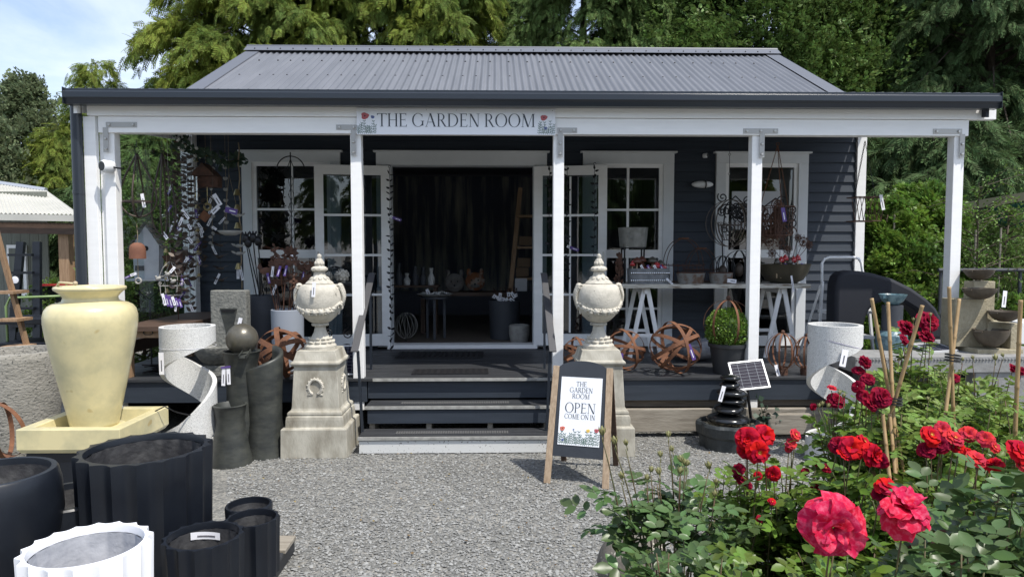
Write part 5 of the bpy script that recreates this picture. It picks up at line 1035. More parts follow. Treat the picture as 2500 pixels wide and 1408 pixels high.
# ================================================================== HANGING THINGS UNDER THE LEFT BAY
def hook(mb, c, r=.018):
    c = np.asarray(c, float); mb.tube([c+np.array([r*cos(a), 0, r*sin(a)-r]) for a in np.linspace(pi*.0, pi*1.35, 10)], .0028, 5)
def leafshape(mb, c, a, l, w_, tilt=0):
    c = np.asarray(c, float); e = np.array([cos(a), .25*sin(tilt), sin(a)]); s_ = np.array([-sin(a)*cos(tilt), sin(tilt), cos(a)*cos(tilt)])
    mb.add([c, c+e*l*.3+s_*w_, c+e*l*.7+s_*w_*.8, c+e*l, c+e*l*.7-s_*w_*.8, c+e*l*.3-s_*w_], [(0, 1, 2, 3, 4, 5)])
def tearhang(px, py0, py1, Y, w_, lab, cupped=True):
    top = P(px, py0, Y); h = top[2]-P(px, py1, Y)[2]; t = thing('teardrop_hanger', lab, 'hanger', top, 0, 'dark steel teardrop hangers in the left bay')
    q = MB(); q.tube([(0, 0, 0), (0, 0, -.06)], .003, 5); hook(q, (0, 0, -.06)); hook(q, (0.0, 0, -.10)); q.build('hook', MT['iron'], t)
    for rz_, nm in ((0.3, 0), (1.75, 1)):
        q = MB(); pts = []
        for k in range(41):
            u = k/40*2-1; s_ = abs(u); xw = w_*sin(pi*min(1, s_**.72)*.999)*(1 if u > 0 else -1)*.98; z = -.12-(h-.12)*(1-s_**1.25)
            pts.append((xw*cos(rz_), xw*sin(rz_), z))
        q.tube(pts, .0085, 6); q.build('hoop_bar', MT['leafm'], t, smooth=True)
    if cupped: q = MB(); q.hoop((0, 0, -h*.80), w_*.80, (0, 0, 1), .016, .006, 36); q.build('dish_ring', MT['leafm'], t); q = MB(); chain(q, (0, 0, -.12), (0, 0, -h*.55), .007, .0016); q.build('chain', MT['iron'], t)
    return t, h
t, h = tearhang(333, 342, 530, 6.33, .155, 'wide dark teardrop hanger with a dish ring, nearest the left corner post'); ptag(t, (.06, -.05, -h*.70), (.085, -.06, -h*.88), .03)
t2, h2 = tearhang(395, 342, 578, 6.5, .105, 'narrow bent steel teardrop hanger right of the wide one', False); ptag(t2, (.0, -.03, -h2+.04), (.05, -.05, -h2-.02), .03)
c = P(335, 592, 6.33); t = thing('terracotta_bell', 'terracotta bell with a wooden clapper ring hanging below the wide teardrop hanger', 'bell', c)
q = MB(); q.lathe([(0, .0), (.03, -.003), (.055, -.02), (.067, -.05), (.070, -.09), (.071, -.148), (.066, -.148), (.062, -.05), (0, -.02)], 32); q.build('bell_body', MT['terra'], t, smooth='auto')
q = MB(); q.tube([(0, 0, .17), (.006, 0, .06), (0, 0, 0)], .003, 5); q.tube([(0, 0, -.03), (0, 0, -.32)], .003, 5); q.build('cord', MT['rope'], t); q = MB(); q.hoop((0, 0, -.35), .018, (0, 1, 0), .014, .014, 18); q.build('clapper_ring', MT['greyw'], t, smooth=True)
ptag(t, (-.0, -.03, -.28), (-.055, -.03, -.30), .024); ptag(t, (-.05, -.028, -.30), (-.11, -.028, -.325), .02, 'tagp')
# birdhouse
bhc = P(364, 672, 6.95); t = thing('birdhouse', 'pale painted birdhouse with a small round hole and slatted roof behind the terracotta bell', 'birdhouse', bhc, .25); q = MB()
q.ext([(-.11, -.03), (.11, -.03), (.12, .30), (0, .50), (-.12, .30)], -.10, .10); q.build('house_body', MT['bhouse'], t, bevel=.004)
q = MB()
for s_ in (-1, 1):
    for k in range(5): f = k/5; q.box((s_*(.012+.15*(f+.1)), 0, .52-.26*(f+.1)), (.036, .27, .008), rot(ry=s_*.98))
q.build('roof_slats', MT['timber'], t); q = MB(); q.bb(-.17, .17, -.16, .12, -.05, -.03); q.build('perch_tray', MT['bhouse'], t); q = MB(); q.lathe([(.025, 0), (.025, .003), (0, .003)], 16, c=(0, -.102, .27), r=rot(rx=pi/2)); q.build('entrance_hole', MT['iron'], t)
q = MB()
for s_ in (-1, 1): q.tube([(s_*.10, -.04, -.05), (s_*.12, -.04, -.14), (s_*.02, -.04, -.22), (0, 0, -.25)], .004, 5)
q.tube([(0, 0, -.25), (0, 0, ZD-bhc[2])], .008, 6); q.bb(-.1, -.02, -.105, -.1025, .05, .10); q.build('bracket_stand', MT['iron'], t)
q = MB(); q.tube([(0, 0, .5), (0, 0, 3.0-bhc[2])], .002, 4); q.build('hanging_wire', MT['iron'], t)
# strands of leaves, birds, bells
hr = random.Random(31)
spec = [(416, 372, 560, 6.75, 'leaf'), (432, 365, 660, 7.0, 'chain'), (441, 385, 742, 6.6, 'bird'), (455, 375, 760, 6.75, 'leaf'), (466, 372, 700, 6.9, 'bird'), (449, 400, 720, 7.2, 'heart'), (478, 380, 690, 7.15, 'bell'), (489, 430, 650, 7.3, 'leaf'), (515, 400, 610, 7.45, 'shell'), (537, 560, 730, 7.3, 'bird'), (550, 400, 560, 7.5, 'heart'), (425, 560, 740, 6.5, 'leaf'), (405, 600, 730, 6.7, 'bell')]
desc = {'leaf': 'strand of brown metal leaves', 'chain': 'fine chain with small leaves', 'bird': 'strand of flying metal birds', 'heart': 'strand of driftwood hearts', 'bell': 'strand of small brass bells', 'shell': 'strand of grey wooden shapes'}
place = ['nearest the glass side panel', 'next to the white frame of the side panel', 'long and crowded with birds, before the white frame', 'reaching lowest, above the timber bench', 'in front of the wind chime', 'behind the crowded bird strand', 'beside the aluminium chime tubes', 'hung short against the dark weatherboards', 'below the rusty roof of the wind chime', 'dangling below the pale hanging dish', 'beside the garland of white blossoms', 'low, above the spiral sculpture', 'low, just right of the birdhouse']
for k, (px, y0, y1, Y_, kd) in enumerate(spec):
    top = P(px, y0, Y_); h = top[2]-P(px, y1, Y_)[2]; t = thing('hanging_strand', desc[kd]+' '+place[k], 'garden ornament', top, 0, 'hanging garden strands in the left bay')
    q = MB(); hook(q, (0, 0, .03)); 
    if kd in ('chain', 'bird'): chain(q, (0, 0, 0), (0, 0, -h), .009, .0014)
    else: q.tube([(0, 0, 0), (hr.uniform(-.01, .01), 0, -h*.5), (0, 0, -h)], .0022, 5)
    q.tube([(0, 0, .03), (0, 0, 3.02-top[2])], .0016, 4); q.build('cord', MT['iron' if kd in ('chain', 'bird', 'leaf') else 'rope'], t)
    n_ = int(h/.058); M_ = MT[{'leaf': 'leafm', 'chain': 'leafm', 'bird': 'leafm', 'heart': 'greyw', 'bell': 'brass', 'shell': 'greyw'}[kd]]
    for j in range(n_):
        z = -h*(j+.7)/n_; s_ = hr.choice((-1, 1)); q = MB()
        if kd in ('leaf', 'chain'):
            leafshape(q, (0, 0, z), hr.uniform(-.2, .9) if s_ > 0 else pi-hr.uniform(-.2, .9), .072 if kd == 'leaf' else .045, .020, hr.uniform(-1, 1)); q.build('leaf', M_, t, solid=.0015)
            q = MB(); leafshape(q, (0, 0, z-.02), hr.uniform(-.6, .9) if s_ < 0 else pi-hr.uniform(-.2, .9), .066 if kd == 'leaf' else .042, .018, hr.uniform(-1, 1)); q.build('leaf', M_, t, solid=.0015)
        elif kd == 'bird' and j % 2 == 0:
            a = hr.uniform(-.4, .4); q.ball((0, -.01, z), .021, 7, 5, sc=(1.8, .6, .7), R=rot(ry=a))
            for u in (-1, 1): leafshape(q, (0, -.01, z+.004), pi/2-u*1.25, .09, .015, 1.1*u)
            leafshape(q, (-.02, -.01, z), pi, .035, .008); q.build('bird', M_, t)
        elif kd == 'heart' and j % 2 == 0:
            for u in (-1, 1): q.ball((u*.010, -.008, z), .016, 7, 5, sc=(1, .4, 1.2), R=rot(ry=u*.6))
            q.build('heart', M_, t)
        elif kd == 'bell' and j % 2 == 0: q.lathe([(0, .02), (.012, .018), (.018, 0), (.026, -.02), (.023, -.02), (0, .01)], 12, c=(0, 0, z)); q.build('bell', M_, t)
        elif kd == 'shell': leafshape(q, (0, -.005, z), hr.random()*6.28, .05, .018, .3); q.build('wooden_leaf', M_, t, solid=.0015)
    for j in range(4 if k < 9 else 2):
        z = -h*(.35+.62*hr.random()); x_ = hr.uniform(-.04, .04); dx = hr.uniform(-.06, .06); ptag(t, (x_*.3, -.015, z), (x_+dx, -.02, z-hr.uniform(.05, .11)), .026, hr.choice(('tagw', 'tagw', 'tagp')), face=(hr.uniform(-.5, .5), -1, .2))
# rusty roofed wind chime with tubes
c = P(502, 400, 7.1); t = thing('tube_wind_chime', 'wind chime with a rusty roof and bright aluminium tubes', 'wind chime', c); q = MB(); q.add([(-.13, -.10, -.13), (.13, -.10, -.13), (.13, .10, -.13), (-.13, .10, -.13), (-.0, -.10, .0), (0, .10, 0)], [(0, 1, 4), (2, 3, 5), (0, 4, 5, 3), (1, 2, 5, 4), (0, 3, 2, 1)]); q.bb(-.09, .14, -.06, .06, -.24, -.132); q.build('chime_roof', MT['rustd'], t)
q = MB()
for k, (x_, a_, b_) in enumerate([(-.15, .12, .30), (-.12, .16, .36), (-.09, .1, .34), (-.055, .14, .38), (-.17, .2, .42)]): q.tube([(x_, -.09, -a_), (x_, -.09, -b_)], .0085, 10)
q.build('chime_tubes', MT['silver'], t, smooth='auto'); q = MB(); q.tube([(0, 0, 0), (0, 0, 3.1-c[2])], .0018, 4); q.tube([(-.17, -.09, -.12), (0, 0, -.0)], .0018, 4); q.build('cord', MT['rope'], t); q = MB(); q.hoop((.03, -.05, -.44), .022, (0, 1, 0), .012, .02, 16); q.tube([(.03, -.05, -.24), (.03, -.05, -.42)], .003, 5); q.build('wooden_striker', MT['brass'], t)
# scroll tags cluster (big white cards)
for k, (px0, py0, px1, py1, w_) in enumerate([(522, 478, 540, 503, .042), (535, 507, 518, 527, .040), (562, 520, 578, 524, .05)]):
    pass
t = thing('rusty_scroll_chime', 'rusty heart scroll chime with large white cards, beside the aluminium tubes', 'wind chime', P(520, 470, 7.0)); q = MB(); scroll(q, (-.10, 0, -.15), .13, 1.1, 1.2, -1, .006); scroll(q, (-.20, 0, -.12), .05, 1.2, 0, 1, .005); q.tube([(0, 0, 0), (-.06, 0, -.05)], .004, 5); q.tube([(0, 0, 0), (0, 0, 3.06-P(520, 470, 7.0)[2])], .0016, 4); q.build('scroll_bars', MT['leafm'], t); 
ptag(t, (.02, -.03, -.02), (.085, -.03, -.13), .045); ptag(t, (.07, -.035, -.14), (0, -.04, -.21), .045); ptag(t, (.13, -.03, -.17), (.25, -.03, -.20), .055, 'tagp'); q = MB(); q.box((-.08, -.02, -.24), (.09, .01, .09), rot(ry=.7)); q.build('rusty_square', MT['rust'], t)
# hanging dish
c = P(562, 566, 7.25); t = thing('hanging_dish', 'pale shallow dish hanging against the weatherboards left of the first window', 'hanging dish', c); q = MB(); q.lathe([(0, -.04), (.05, -.038), (.10, -.018), (.122, .008), (.125, .012), (.118, .012), (.09, -.008), (0, -.02)], 32); q.build('dish', MT['dish'], t, smooth=True)
q = MB()
for a in (.3, 2.4, 4.5): q.tube([(.12*cos(a), .12*sin(a), .01), (0, 0, .6), ], .0016, 4)
q.tube([(0, 0, .6), (0, 0, 3.15-c[2])], .0016, 4); q.build('cords', MT['rope'], t); ptag(t, (-.10, -.1, .02), (-.14, -.11, .05), .024)
# rope with brass bells and birds
c = P(583, 395, 7.35); t = thing('bell_rope', 'jute rope with brass bells and small wooden birds left of the first window', 'bell rope', c); h = c[2]-P(583, 705, 7.35)[2]
q = MB(); q.tube([(.008*sin(k*1.7), 0, .2-(h+.2)*k/20) for k in range(21)], .0065, 6); q.build('rope', MT['rope'], t, smooth=True)
for f in (.24, .36, .50, .82):
    q = MB(); q.lathe([(0, .035), (.016, .032), (.024, .01), (.036, -.03), (.032, -.03), (0, .02)], 16, c=(-.02, -.02, -h*f), r=rot(ry=.0)); q.build('brass_bell', MT['brass'], t, smooth='auto')
for f in (.42, .66, .72): q = MB(); q.ball((-.01, -.02, -h*f), .025, 9, 6, sc=(1.6, .8, .8)); leafshape(q, (-.04, -.02, -h*f), 2.7, .06, .012); leafshape(q, (.02, -.02, -h*f), .5, .05, .012); q.build('wooden_bird', MT['greyw'], t)
ptag(t, (-.02, -.03, -h*.80), (-.02, -.04, -h*.92), .03); ptag(t, (.0, -.03, -h*.82), (.03, -.04, -h*.93), .026)
# blossom garland along the ceiling
c = P(440, 350, 6.7); t = thing('blossom_garland', 'artificial vine garland with white blossoms draped below the dark veranda ceiling', 'garland', c); pts = [P(a, b, Y_)-c for a, b, Y_ in ((425, 345, 6.6), (450, 352, 6.7), (480, 372, 6.85), (515, 384, 7.0), (545, 396, 7.2), (575, 392, 7.5), (595, 380, 7.8))]
q = MB(); q.tube(pts, .006, 5); q.build('vine_stem', MT['stem'], t); q = MB(); q2 = MB(); gr = random.Random(4)
def pl(pts, f): x_ = f*(len(pts)-1); i = min(int(x_), len(pts)-2); return pts[i]+(pts[i+1]-pts[i])*(x_-i)
for k in range(150): leafshape(q, pl(pts, gr.random())+np.array([gr.gauss(0, .03), gr.gauss(0, .03), gr.gauss(0, .03)]), gr.random()*6.28, .065, .02, gr.uniform(-1, 1))
q.build('leaves', MT['vine'], t)
for k in range(22):
    c2 = pl(pts, gr.random())+np.array([gr.gauss(0, .03), -.03+gr.gauss(0, .02), gr.gauss(-.01, .03)])
    for j in range(5): leafshape(q2, c2, j*1.256, .017, .008, .6)
q2.build('blossoms', MT['blos'], t)
# white wire bird cage with birds, rusty disc flower
c = P(418, 705, 6.55); t = thing('wire_birdcage', 'small pale wire cage with scrolls and perched birds above the timber bench', 'cage', c); q = MB()
for s_ in (-1, 1):
    for y_ in (-.05, .05): q.tube([(s_*.075, y_, -.06), (s_*.085, y_, .12), (s_*.05, y_, .20), (0, 0, .27)], .0035, 5)
    scroll(q, (s_*.10, 0, .05), .03, 1.2, 0, s_, .003)
for z_ in (-.06, .03, .12): q.tube([(-.08, -.05, z_), (.08, -.05, z_), (.08, .05, z_), (-.08, .05, z_)], .0035, 5, closed=True)
q.tube([(0, 0, .27), (0, 0, 3.0-c[2])], .0016, 4); q.build('cage_wire', MT['greyw'], t); q = MB()
for x_, z_ in ((-.09, .10), (.05, .075), (.0, .14)): q.ball((x_, -.06, z_), .02, 8, 6, sc=(1.5, .8, .9), R=rot(ry=-.5)); q.ball((x_-.02, -.06, z_+.018), .011, 6, 5)
q.build('cage_birds', MT['greyw'], t, smooth=True)
for k in range(6): ptag(t, (-.05+.03*k, -.07, -.04-.01*k), (-.02+.03*k, -.08, -.15-.01*(k % 3)), .026, 'tagp' if k % 3 else 'tagw')
c = P(432, 645, 6.8); t = thing('rusty_disc_flower', 'rusty disc flower with scalloped petals behind the wire cage', 'garden ornament', c); q = MB(); q.lathe([(0, 0), (.10, 0), (.105, .008), (0, .02)], 24, r=rot(rx=pi/2)); flat_flower(q, (0, -.02, .02), .14, 7); q.tube([(0, 0, 0), (0, 0, ZD-c[2])], .005, 5); q.build('disc_petals', MT['rustd'], t)
# timber bench with rusty bits
t = thing('timber_bench', 'brown timber display bench along the left glass panel', 'bench', (-3.15, 6.8, ZD)); z_ = P(400, 790, 6.6)[2]-ZD
q = MB(); q.box((0, .1, z_), (.52, 1.5, .04)); q.build('bench_top', MT['darkwood'], t)
for x_ in (-.22, .22):
    for y_ in (-.5, .75): q = MB(); q.box((x_, y_, (z_-.022)/2), (.06, .06, z_-.022)); q.build('leg', MT['timberv'], t)
t = thing('ring_board', 'weathered timber board with a round metal ring set in it, left of the spiral sculpture', 'bench', (xx(355, 6.25), 6.27, ZD)); z_ = P(360, 803, 6.2)[2]-ZD
q = MB(); q.box((0, 0, z_-.04), (.50, .10, .085)); q.build('board', MT['timberv'], t, bevel=.004); q = MB(); q.hoop((.02, -.054, z_-.035), .038, (0, 1, 0), .006, .010, 24, sq=.45, up=(0, 0, 1)); q.build('ring', MT['iron'], t)
for x_ in (-.2, .22): q = MB(); q.box((x_, 0, (z_-.085)/2), (.05, .08, z_-.085)); q.build('leg', MT['timberv'], t)
q = MB(); r_ = random.Random(8); q.tube([(.17*cos(a*1.1)*(1-.02*k)+r_.uniform(-.03, .03), .08*sin(a*1.3), .01+.001*k) for k, a in enumerate(np.linspace(0, 28, 90))], .006, 5); o = q.build('coiled_cable', MT['iron'], smooth=True); o.location = (xx(365, 6.3), 6.42, ZD+.004); tag(o, 'tangle of black cable lying on the deck below the ring board', 'cable')
# wire cloche with stone cauliflower balls behind left urn, dark scroll chair, black plant stand
def cloche(px, Y, pyb, r, lab):
    c = P(px, pyb, Y); t = thing('wire_cloche', lab, 'cloche', c, 0, 'dark wire cloches'); q = MB()
    for k in range(9): a = pi*k/9; q.hoop((0, 0, r*.6), r, (cos(a), sin(a), 0), .004, .002, 30, sq=1.25, up=(0, 0, 1))
    for z_ in (.2, .6, 1.1): q.hoop((0, 0, r*z_*1.25), r*math.sqrt(max(.05, 1-((z_*1.25-.6)/1.25)**2)), (0, 0, 1), .004, .002, 30)
    q.build('wire_dome', MT['iron'], t); return t
cz = P(818, 690, 6.85); t = thing('shelf_stand', 'black iron scroll stand half hidden behind the left urn and stair post', 'stand', (xx(828, 6.9), 6.9, ZD)); h = cz[2]-ZD; q = MB(); q.bb(-.20, .22, -.12, .12, h-.02, h); q.build('shelf', MT['iron'], t)
for s_ in (-1, 1): q = MB(); q.tube([(s_*.19, -.1, 0), (s_*.15, -.1, h*.5), (s_*.19, -.1, h)], .009, 6); scroll(q, (s_*.08, -.1, .16), .075, 1.5, 0, s_, .008); scroll(q, (s_*.10, -.1, .33), .05, 1.5, 2, s_, .006); q.tube([(s_*.19, .1, 0), (s_*.19, .1, h)], .008, 6); q.build('scroll_leg', MT['iron'], t)
cloche(818, 6.85, 688, .085, 'dark wire cloche on the iron stand behind the left urn')
for k, (px, py, r_, lab) in enumerate([(800, 672, .055, 'round stone cauliflower ornament under the wire cloche'), (835, 668, .068, 'larger round stone cauliflower ornament beside the stair post')]):
    c = P(px, py, 6.85); q = MB(); q.ball((0, 0, 0), r_*.9, 14, 10); rr_ = random.Random(k)
    for j in range(60): a, b = rr_.random()*6.28, math.acos(2*rr_.random()-1); q.ball((r_*.9*sin(b)*cos(a), r_*.9*sin(b)*sin(a), r_*.9*cos(b)), r_*.22, 6, 4)
    o = q.build('stone_cauliflower', MT['stone'], smooth=True); o.location = (c[0], c[1], cz[2]+r_); tag(o, lab, 'ornament')
# leaf garlands hanging on the doors
def dgar(px, py0, py1, Y, lab, seed, tg=None):
    c = P(px, py0, Y); h = c[2]-P(px, py1, Y)[2]; t = thing('leaf_garland', lab, 'garland', c, 0, 'metal leaf garlands hung on the open doors'); r_ = random.Random(seed)
    q = MB(); hook(q, (0, 0, .05), .014); q.tube([(0, 0, .03)]+[(r_.uniform(-.006, .006), 0, -h*k/14) for k in range(15)], .003, 5); q.build('wire', MT['iron'], t); q = MB(); n_ = int(h/.078)
    for j in range(n_):
        z = -h*(j+.5)/n_
        for u in (0, 1):
            a = r_.uniform(.1, 1.5); leafshape(q, (0, -.004, z+r_.uniform(-.02, .02)), a if (j+u) % 2 else pi-a, r_.uniform(.035, .06), .014, r_.uniform(-1.2, 1.2))
    q.build('leaves', MT['iron'], t, solid=.0015)
    if tg: z = -h*tg; ptag(t, (0, -.01, z), (.03, -.02, z-.015), .03); ptag(t, (.03, -.02, z-.015), (.13, -.02, z-.05), .034, 'tagp')
dgar(951, 415, 860, 7.86, 'black leaf garland on the left open door leaf', 1, .25); dgar(1341, 412, 620, 7.86, 'shorter black leaf garland on the right door leaf, beside the stair post', 2)
dgar(1385, 408, 690, 7.83, 'black leaf garland hanging at the middle of the right door leaf', 3, .68); dgar(1452, 408, 625, 7.80, 'black leaf garland at the outer edge of the right door leaf', 4)
# ================================================================== INSIDE THE DOORWAY
ZI = ZD+.014
t = thing('dish_table', 'small dark table just inside the doorway carrying a white dish', 'table', (xx(1062, 8.9), 8.9, ZI)); h = P(1062, 722, 8.9)[2]-ZI; q = MB(); q.lathe([(0, h-.03), (.19, h-.03), (.19, h-.01), (0, h-.01)], 32); q.build('table_top', MT['gpot'], t)
for a in (-1.57, .5, 2.6): q = MB(); q.bar((.13*cos(a), .13*sin(a), 0), (.13*cos(a), .13*sin(a), h-.03), .03, .03); q.build('leg', MT['gpot'], t)
t = thing('white_dish', 'shallow white dish of tagged trinkets on the small table inside', 'dish', (xx(1062, 8.9), 8.9, ZI+h-.008)); q = MB(); q.lathe([(0, 0), (.14, 0), (.24, .035), (.232, .038), (.13, .015), (0, .015)], 36); q.build('dish', MT['dish'], t, smooth='auto'); q = MB(); r_ = random.Random(1)
for k in range(24): a = r_.random()*6.28; d_ = r_.random()*.18; q.ball((d_*cos(a), d_*sin(a)-.02, .035+.02*r_.random()), .02, 6, 4, sc=(1.5, 1, .6), R=rot(rz=a))
tag(q.build('trinkets', MT['dish'], t), kind='stuff')
ptag(t, (-.1, -.12, .10), (-.06, -.16, .03), .04)
t = thing('tall_bin', 'dark round bin full of white-tagged stakes inside the doorway', 'bin', (xx(1232, 8.9), 8.9, ZI)); q = MB(); q.lathe([(0, 0), (.19, 0), (.205, .50), (.195, .50), (.18, .3), (0, .3)], 32); q.build('bin_body', MT['gpot'], t, smooth='auto'); r_ = random.Random(3)
for k in range(9): x_ = r_.uniform(-.22, .2); z_ = .52+r_.random()*.10; ptag(t, (x_, -.1, z_), (x_+r_.uniform(-.11, .11), -.12, z_-r_.uniform(-.02, .08)), .04)
q = MB(); [q.tube([(r_.uniform(-.1, .1), r_.uniform(-.1, .1), .3), (r_.uniform(-.2, .2), r_.uniform(-.1, .1), .66)], .005, 4) for _ in range(14)]; q.build('stakes', MT['rustd'], t)
t = thing('woven_basket', 'round woven basket on the floor inside the right door jamb', 'basket', (xx(1268, 8.55), 8.55, ZI)); q = MB(); q.lathe([(0, 0), (.11, 0), (.13, .1), (.13, .2), (.12, .215), (.11, .1), (0, .05)], 30, rf=lambda a, r, z: r*(1+.02*sin(z*260))); q.build('weave', MT['greyw'], t, smooth='auto')
t = thing('ladder_shelf', 'leaning timber ladder shelf with boxes inside the right of the doorway', 'shelf', (xx(1262, 9.3), 9.3, ZI)); q = MB(); q.bar((-.15, -.1, 0), (.05, .1, 2.0), .06, .03); q.build('ladder_rail', MT['timberv'], t)
for k in range(3): z_ = .75+.42*k; q = MB(); q.bb(-.0, .45, -.12, .15, z_, z_+.03); s_ = q.build('shelf_board', MT['timberv'], t); 
for k in range(3): q = MB(); q.box((xx(1275, 9.25)+.02*k, 9.25, ZI+.78+.42*(k//2)+.075+.13*(k % 2)), (.17, .14, .12)); tag(q.build('storage_box', MT['box']), ['brown cardboard box lowest on the ladder shelf', 'brown cardboard box stacked on the lowest box of the ladder shelf', 'brown cardboard box on the middle board of the ladder shelf'][k], 'box', 'boxes on the ladder shelf')
for px, py, m_, lab in ((1110, 690, 'cush', 'pale fluffy cushion with a dark patch on the bench inside'), (1160, 687, 'foxc', 'russet cushion with a pointed-eared fox face on the bench inside')):
    c = P(px, py, 9.6); t = thing('cushion', lab, 'cushion', c, 0, 'animal face cushions inside'); q = MB(); q.ball((0, 0, 0), .14, 20, 12, sc=(1, .4, .95)); [q.ball((s_*.09, 0, .13), .04, 8, 6, sc=(.8, .4, 1.4)) for s_ in (-1, 1)]; q.build('cushion_body', MT[m_], t, smooth=True)
    q = MB(); [q.ball((s_*.045, -.052, .02), .012, 8, 6) for s_ in (-1, 1)]; q.ball((0, -.055, -.035), .016, 8, 6); q.build('face_marks', MT['iron'], t, smooth=True); q = MB(); q.ball((0, -.035, -.055), .06, 10, 8, sc=(1.2, .4, .6)); q.build('muzzle', MT['cush'], t, smooth=True)
t = thing('inside_bench', 'dark bench under the two animal cushions inside', 'bench', (xx(1130, 9.6), 9.65, ZI)); h = P(1130, 712, 9.6)[2]-ZI; q = MB(); q.bb(-.6, .6, -.2, .2, h-.05, h); q.build('seat', MT['darkwood'], t); 
for s_ in (-1, 1): q = MB(); q.bb(s_*.55-.03, s_*.55+.03, -.18, .18, 0, h-.052); q.build('leg', MT['darkwood'], t)
t = thing('wire_orb', 'pale wire orb standing inside the left door jamb', 'ornament', P(992, 790, 8.6)+np.array([0, 0, -.02])); q = MB()
for k in range(8): a = pi*k/8; q.hoop((0, 0, 0), .14, (cos(a), sin(a), .2*sin(3*a)), .003, .002, 30, sq=1.15, up=(0, 0, 1))
q.build('wire', MT['greyw'], t); q = MB(); q.tube([(0, 0, -.16), (0, 0, ZI-P(992, 790, 8.6)[2]+.02)], .01, 6); q.build('foot', MT['iron'], t)
t = thing('ornament_shelf', 'dark shelf of small ornaments inside the left of the doorway', 'shelf', (xx(1010, 9.4), 9.4, ZI)); h = P(1010, 695, 9.4)[2]-ZI; q = MB(); q.bb(-.5, .35, -.15, .15, h-.03, h); [q.bb(a-.02, a+.02, -.12, .12, 0, h-.032) for a in (-.45, .3)]; q.build('shelf_board', MT['darkwood'], t); r_ = random.Random(17)
for k in range(7):
    x_ = -.42+.11*k; hh = r_.uniform(.10, .30); o = MB(); o.lathe([(0, 0), (.04, 0), (.05, hh*.4), (.02, hh*.7), (.03, hh), (0, hh)], 14); v = o.build('vase', MT['dish' if k % 3 == 0 else 'gpot'], smooth='auto'); v.location = (xx(1010, 9.4)+x_, 9.36, ZI+h); tag(v, 'pale bottle-necked vase on the dark shelf inside' if k % 3 == 0 else 'dark bottle-necked vase on the shelf inside', 'vase', 'pale vases on the inside shelf' if k % 3 == 0 else 'dark vases on the inside shelf')
q = MB(); q.box((0, 0, 0), (.16, .01, .17)); o = q.build('notice_card', MT['poster']); o.location = P(1272, 695, 9.1); tag(o, 'pale blue card standing inside near the right door jamb', 'card')
# ================================================================== RIGHT SIDE
t = thing('step_ladder', 'white folding step ladder standing behind the black fabric arch', 'step ladder', (xx(2058, 7.15), 7.15, ZD)); hz = P(2058, 628, 7.15)[2]-ZD; q = MB()
q.tube([(-.24, -.05, hz-.32), (-.22, 0, hz-.06), (-.19, 0, hz-.015), (-.14, 0, hz), (.12, 0, hz), (.17, 0, hz-.015), (.20, 0, hz-.06), (.22, -.05, hz-.32)], .014, 8); q.build('top_hoop', MT['steelw'], t, smooth=True)
for s_ in (-1, 1):
    q = MB(); q.bar((s_*.30, -.12, 0), (s_*.235, -.05, hz-.25), .022, .030); q.build('front_leg', MT['steelw'], t); q = MB(); q.bar((s_*.30, .32, 0), (s_*.23, .0, hz-.3), .018, .018); q.build('rear_leg', MT['steelw'], t)
for z_ in (.26, .52): q = MB(); q.box((0, -.12+.05*z_, z_), (.50, .20, .03)); q.build('step', MT['steelw'], t)
# fabric arch
c = P(2050, 900, 6.75); c[2] = ZD; t = thing('fabric_arch', 'black fabric covered arch curving down to the right beside the step ladder', 'shade sail', c)
def o2(l): return [tuple((P(1960+a/2.707, 380+b/2.707, 6.75)-c)[[0, 2]]) for a, b in l]
out_ = o2([(180, 1290), (180, 1090), (182, 960), (188, 850), (205, 795), (235, 768), (290, 757), (340, 760), (430, 775), (560, 812), (680, 870), (780, 940), (840, 1000), (880, 1075), (885, 1200), (800, 1210), (770, 1110), (740, 1060), (700, 1012), (620, 962), (560, 950), (500, 958), (450, 975), (410, 1010), (385, 1060), (368, 1120), (345, 1200), (345, 1290)])
q = MB(); q.ext(out_, -.11, .11); q.build('fabric_cover', MT['fabric'], t, bevel=.035, smooth='auto')
t = thing('draped_cloth', 'black cloth hanging over the deck edge beneath the curved fabric arch', 'cloth', (xx(2090, 6.35), 6.35, ZD)); q = MB(); q.ext([(-.14, .17), (.40, .20), (.40, 0), (.02, -.0)], -.12, .15); q.ext([(-.02, 0), (.30, 0), (.30, -.32), (.10, -.32)], -.165, -.12); q.build('cover', MT['fabric'], t, bevel=.015)
# teal bowl fountain
t = thing('teal_fountain', 'teal glazed bowl fountain on a dark column in front of the fabric arch', 'fountain', (xx(2183, 6.15), 6.15, .80)); h = P(2183, 718, 6.15)[2]-.80; q = MB(); q.lathe([(0, h-.095), (.05, h-.095), (.09, h-.06), (.115, h-.01), (.118, h), (.108, h), (.08, h-.04), (0, h-.05)], 30); q.box((-.10, -.04, h-.02), (.05, .05, .03)); q.build('top_bowl', MT['teal'], t, smooth='auto')
q = MB(); q.lathe([(0, .16), (.085, .16), (.088, h-.1), (0, h-.1)], 24, c=(0, .0, 0)); q.build('column', MT['gpot'], t, smooth='auto'); q = MB(); q.lathe([(0, 0), (.12, 0), (.135, .06), (.13, .13), (.09, .17), (0, .18)], 30); q.build('base_globe', MT['teal'], t, smooth='auto'); q = MB(); q.tube([(-.10, -.07, h-.03), (-.095, -.08, h-.16)], .012, 6); q.build('water_stream', MT['glass2'], t)
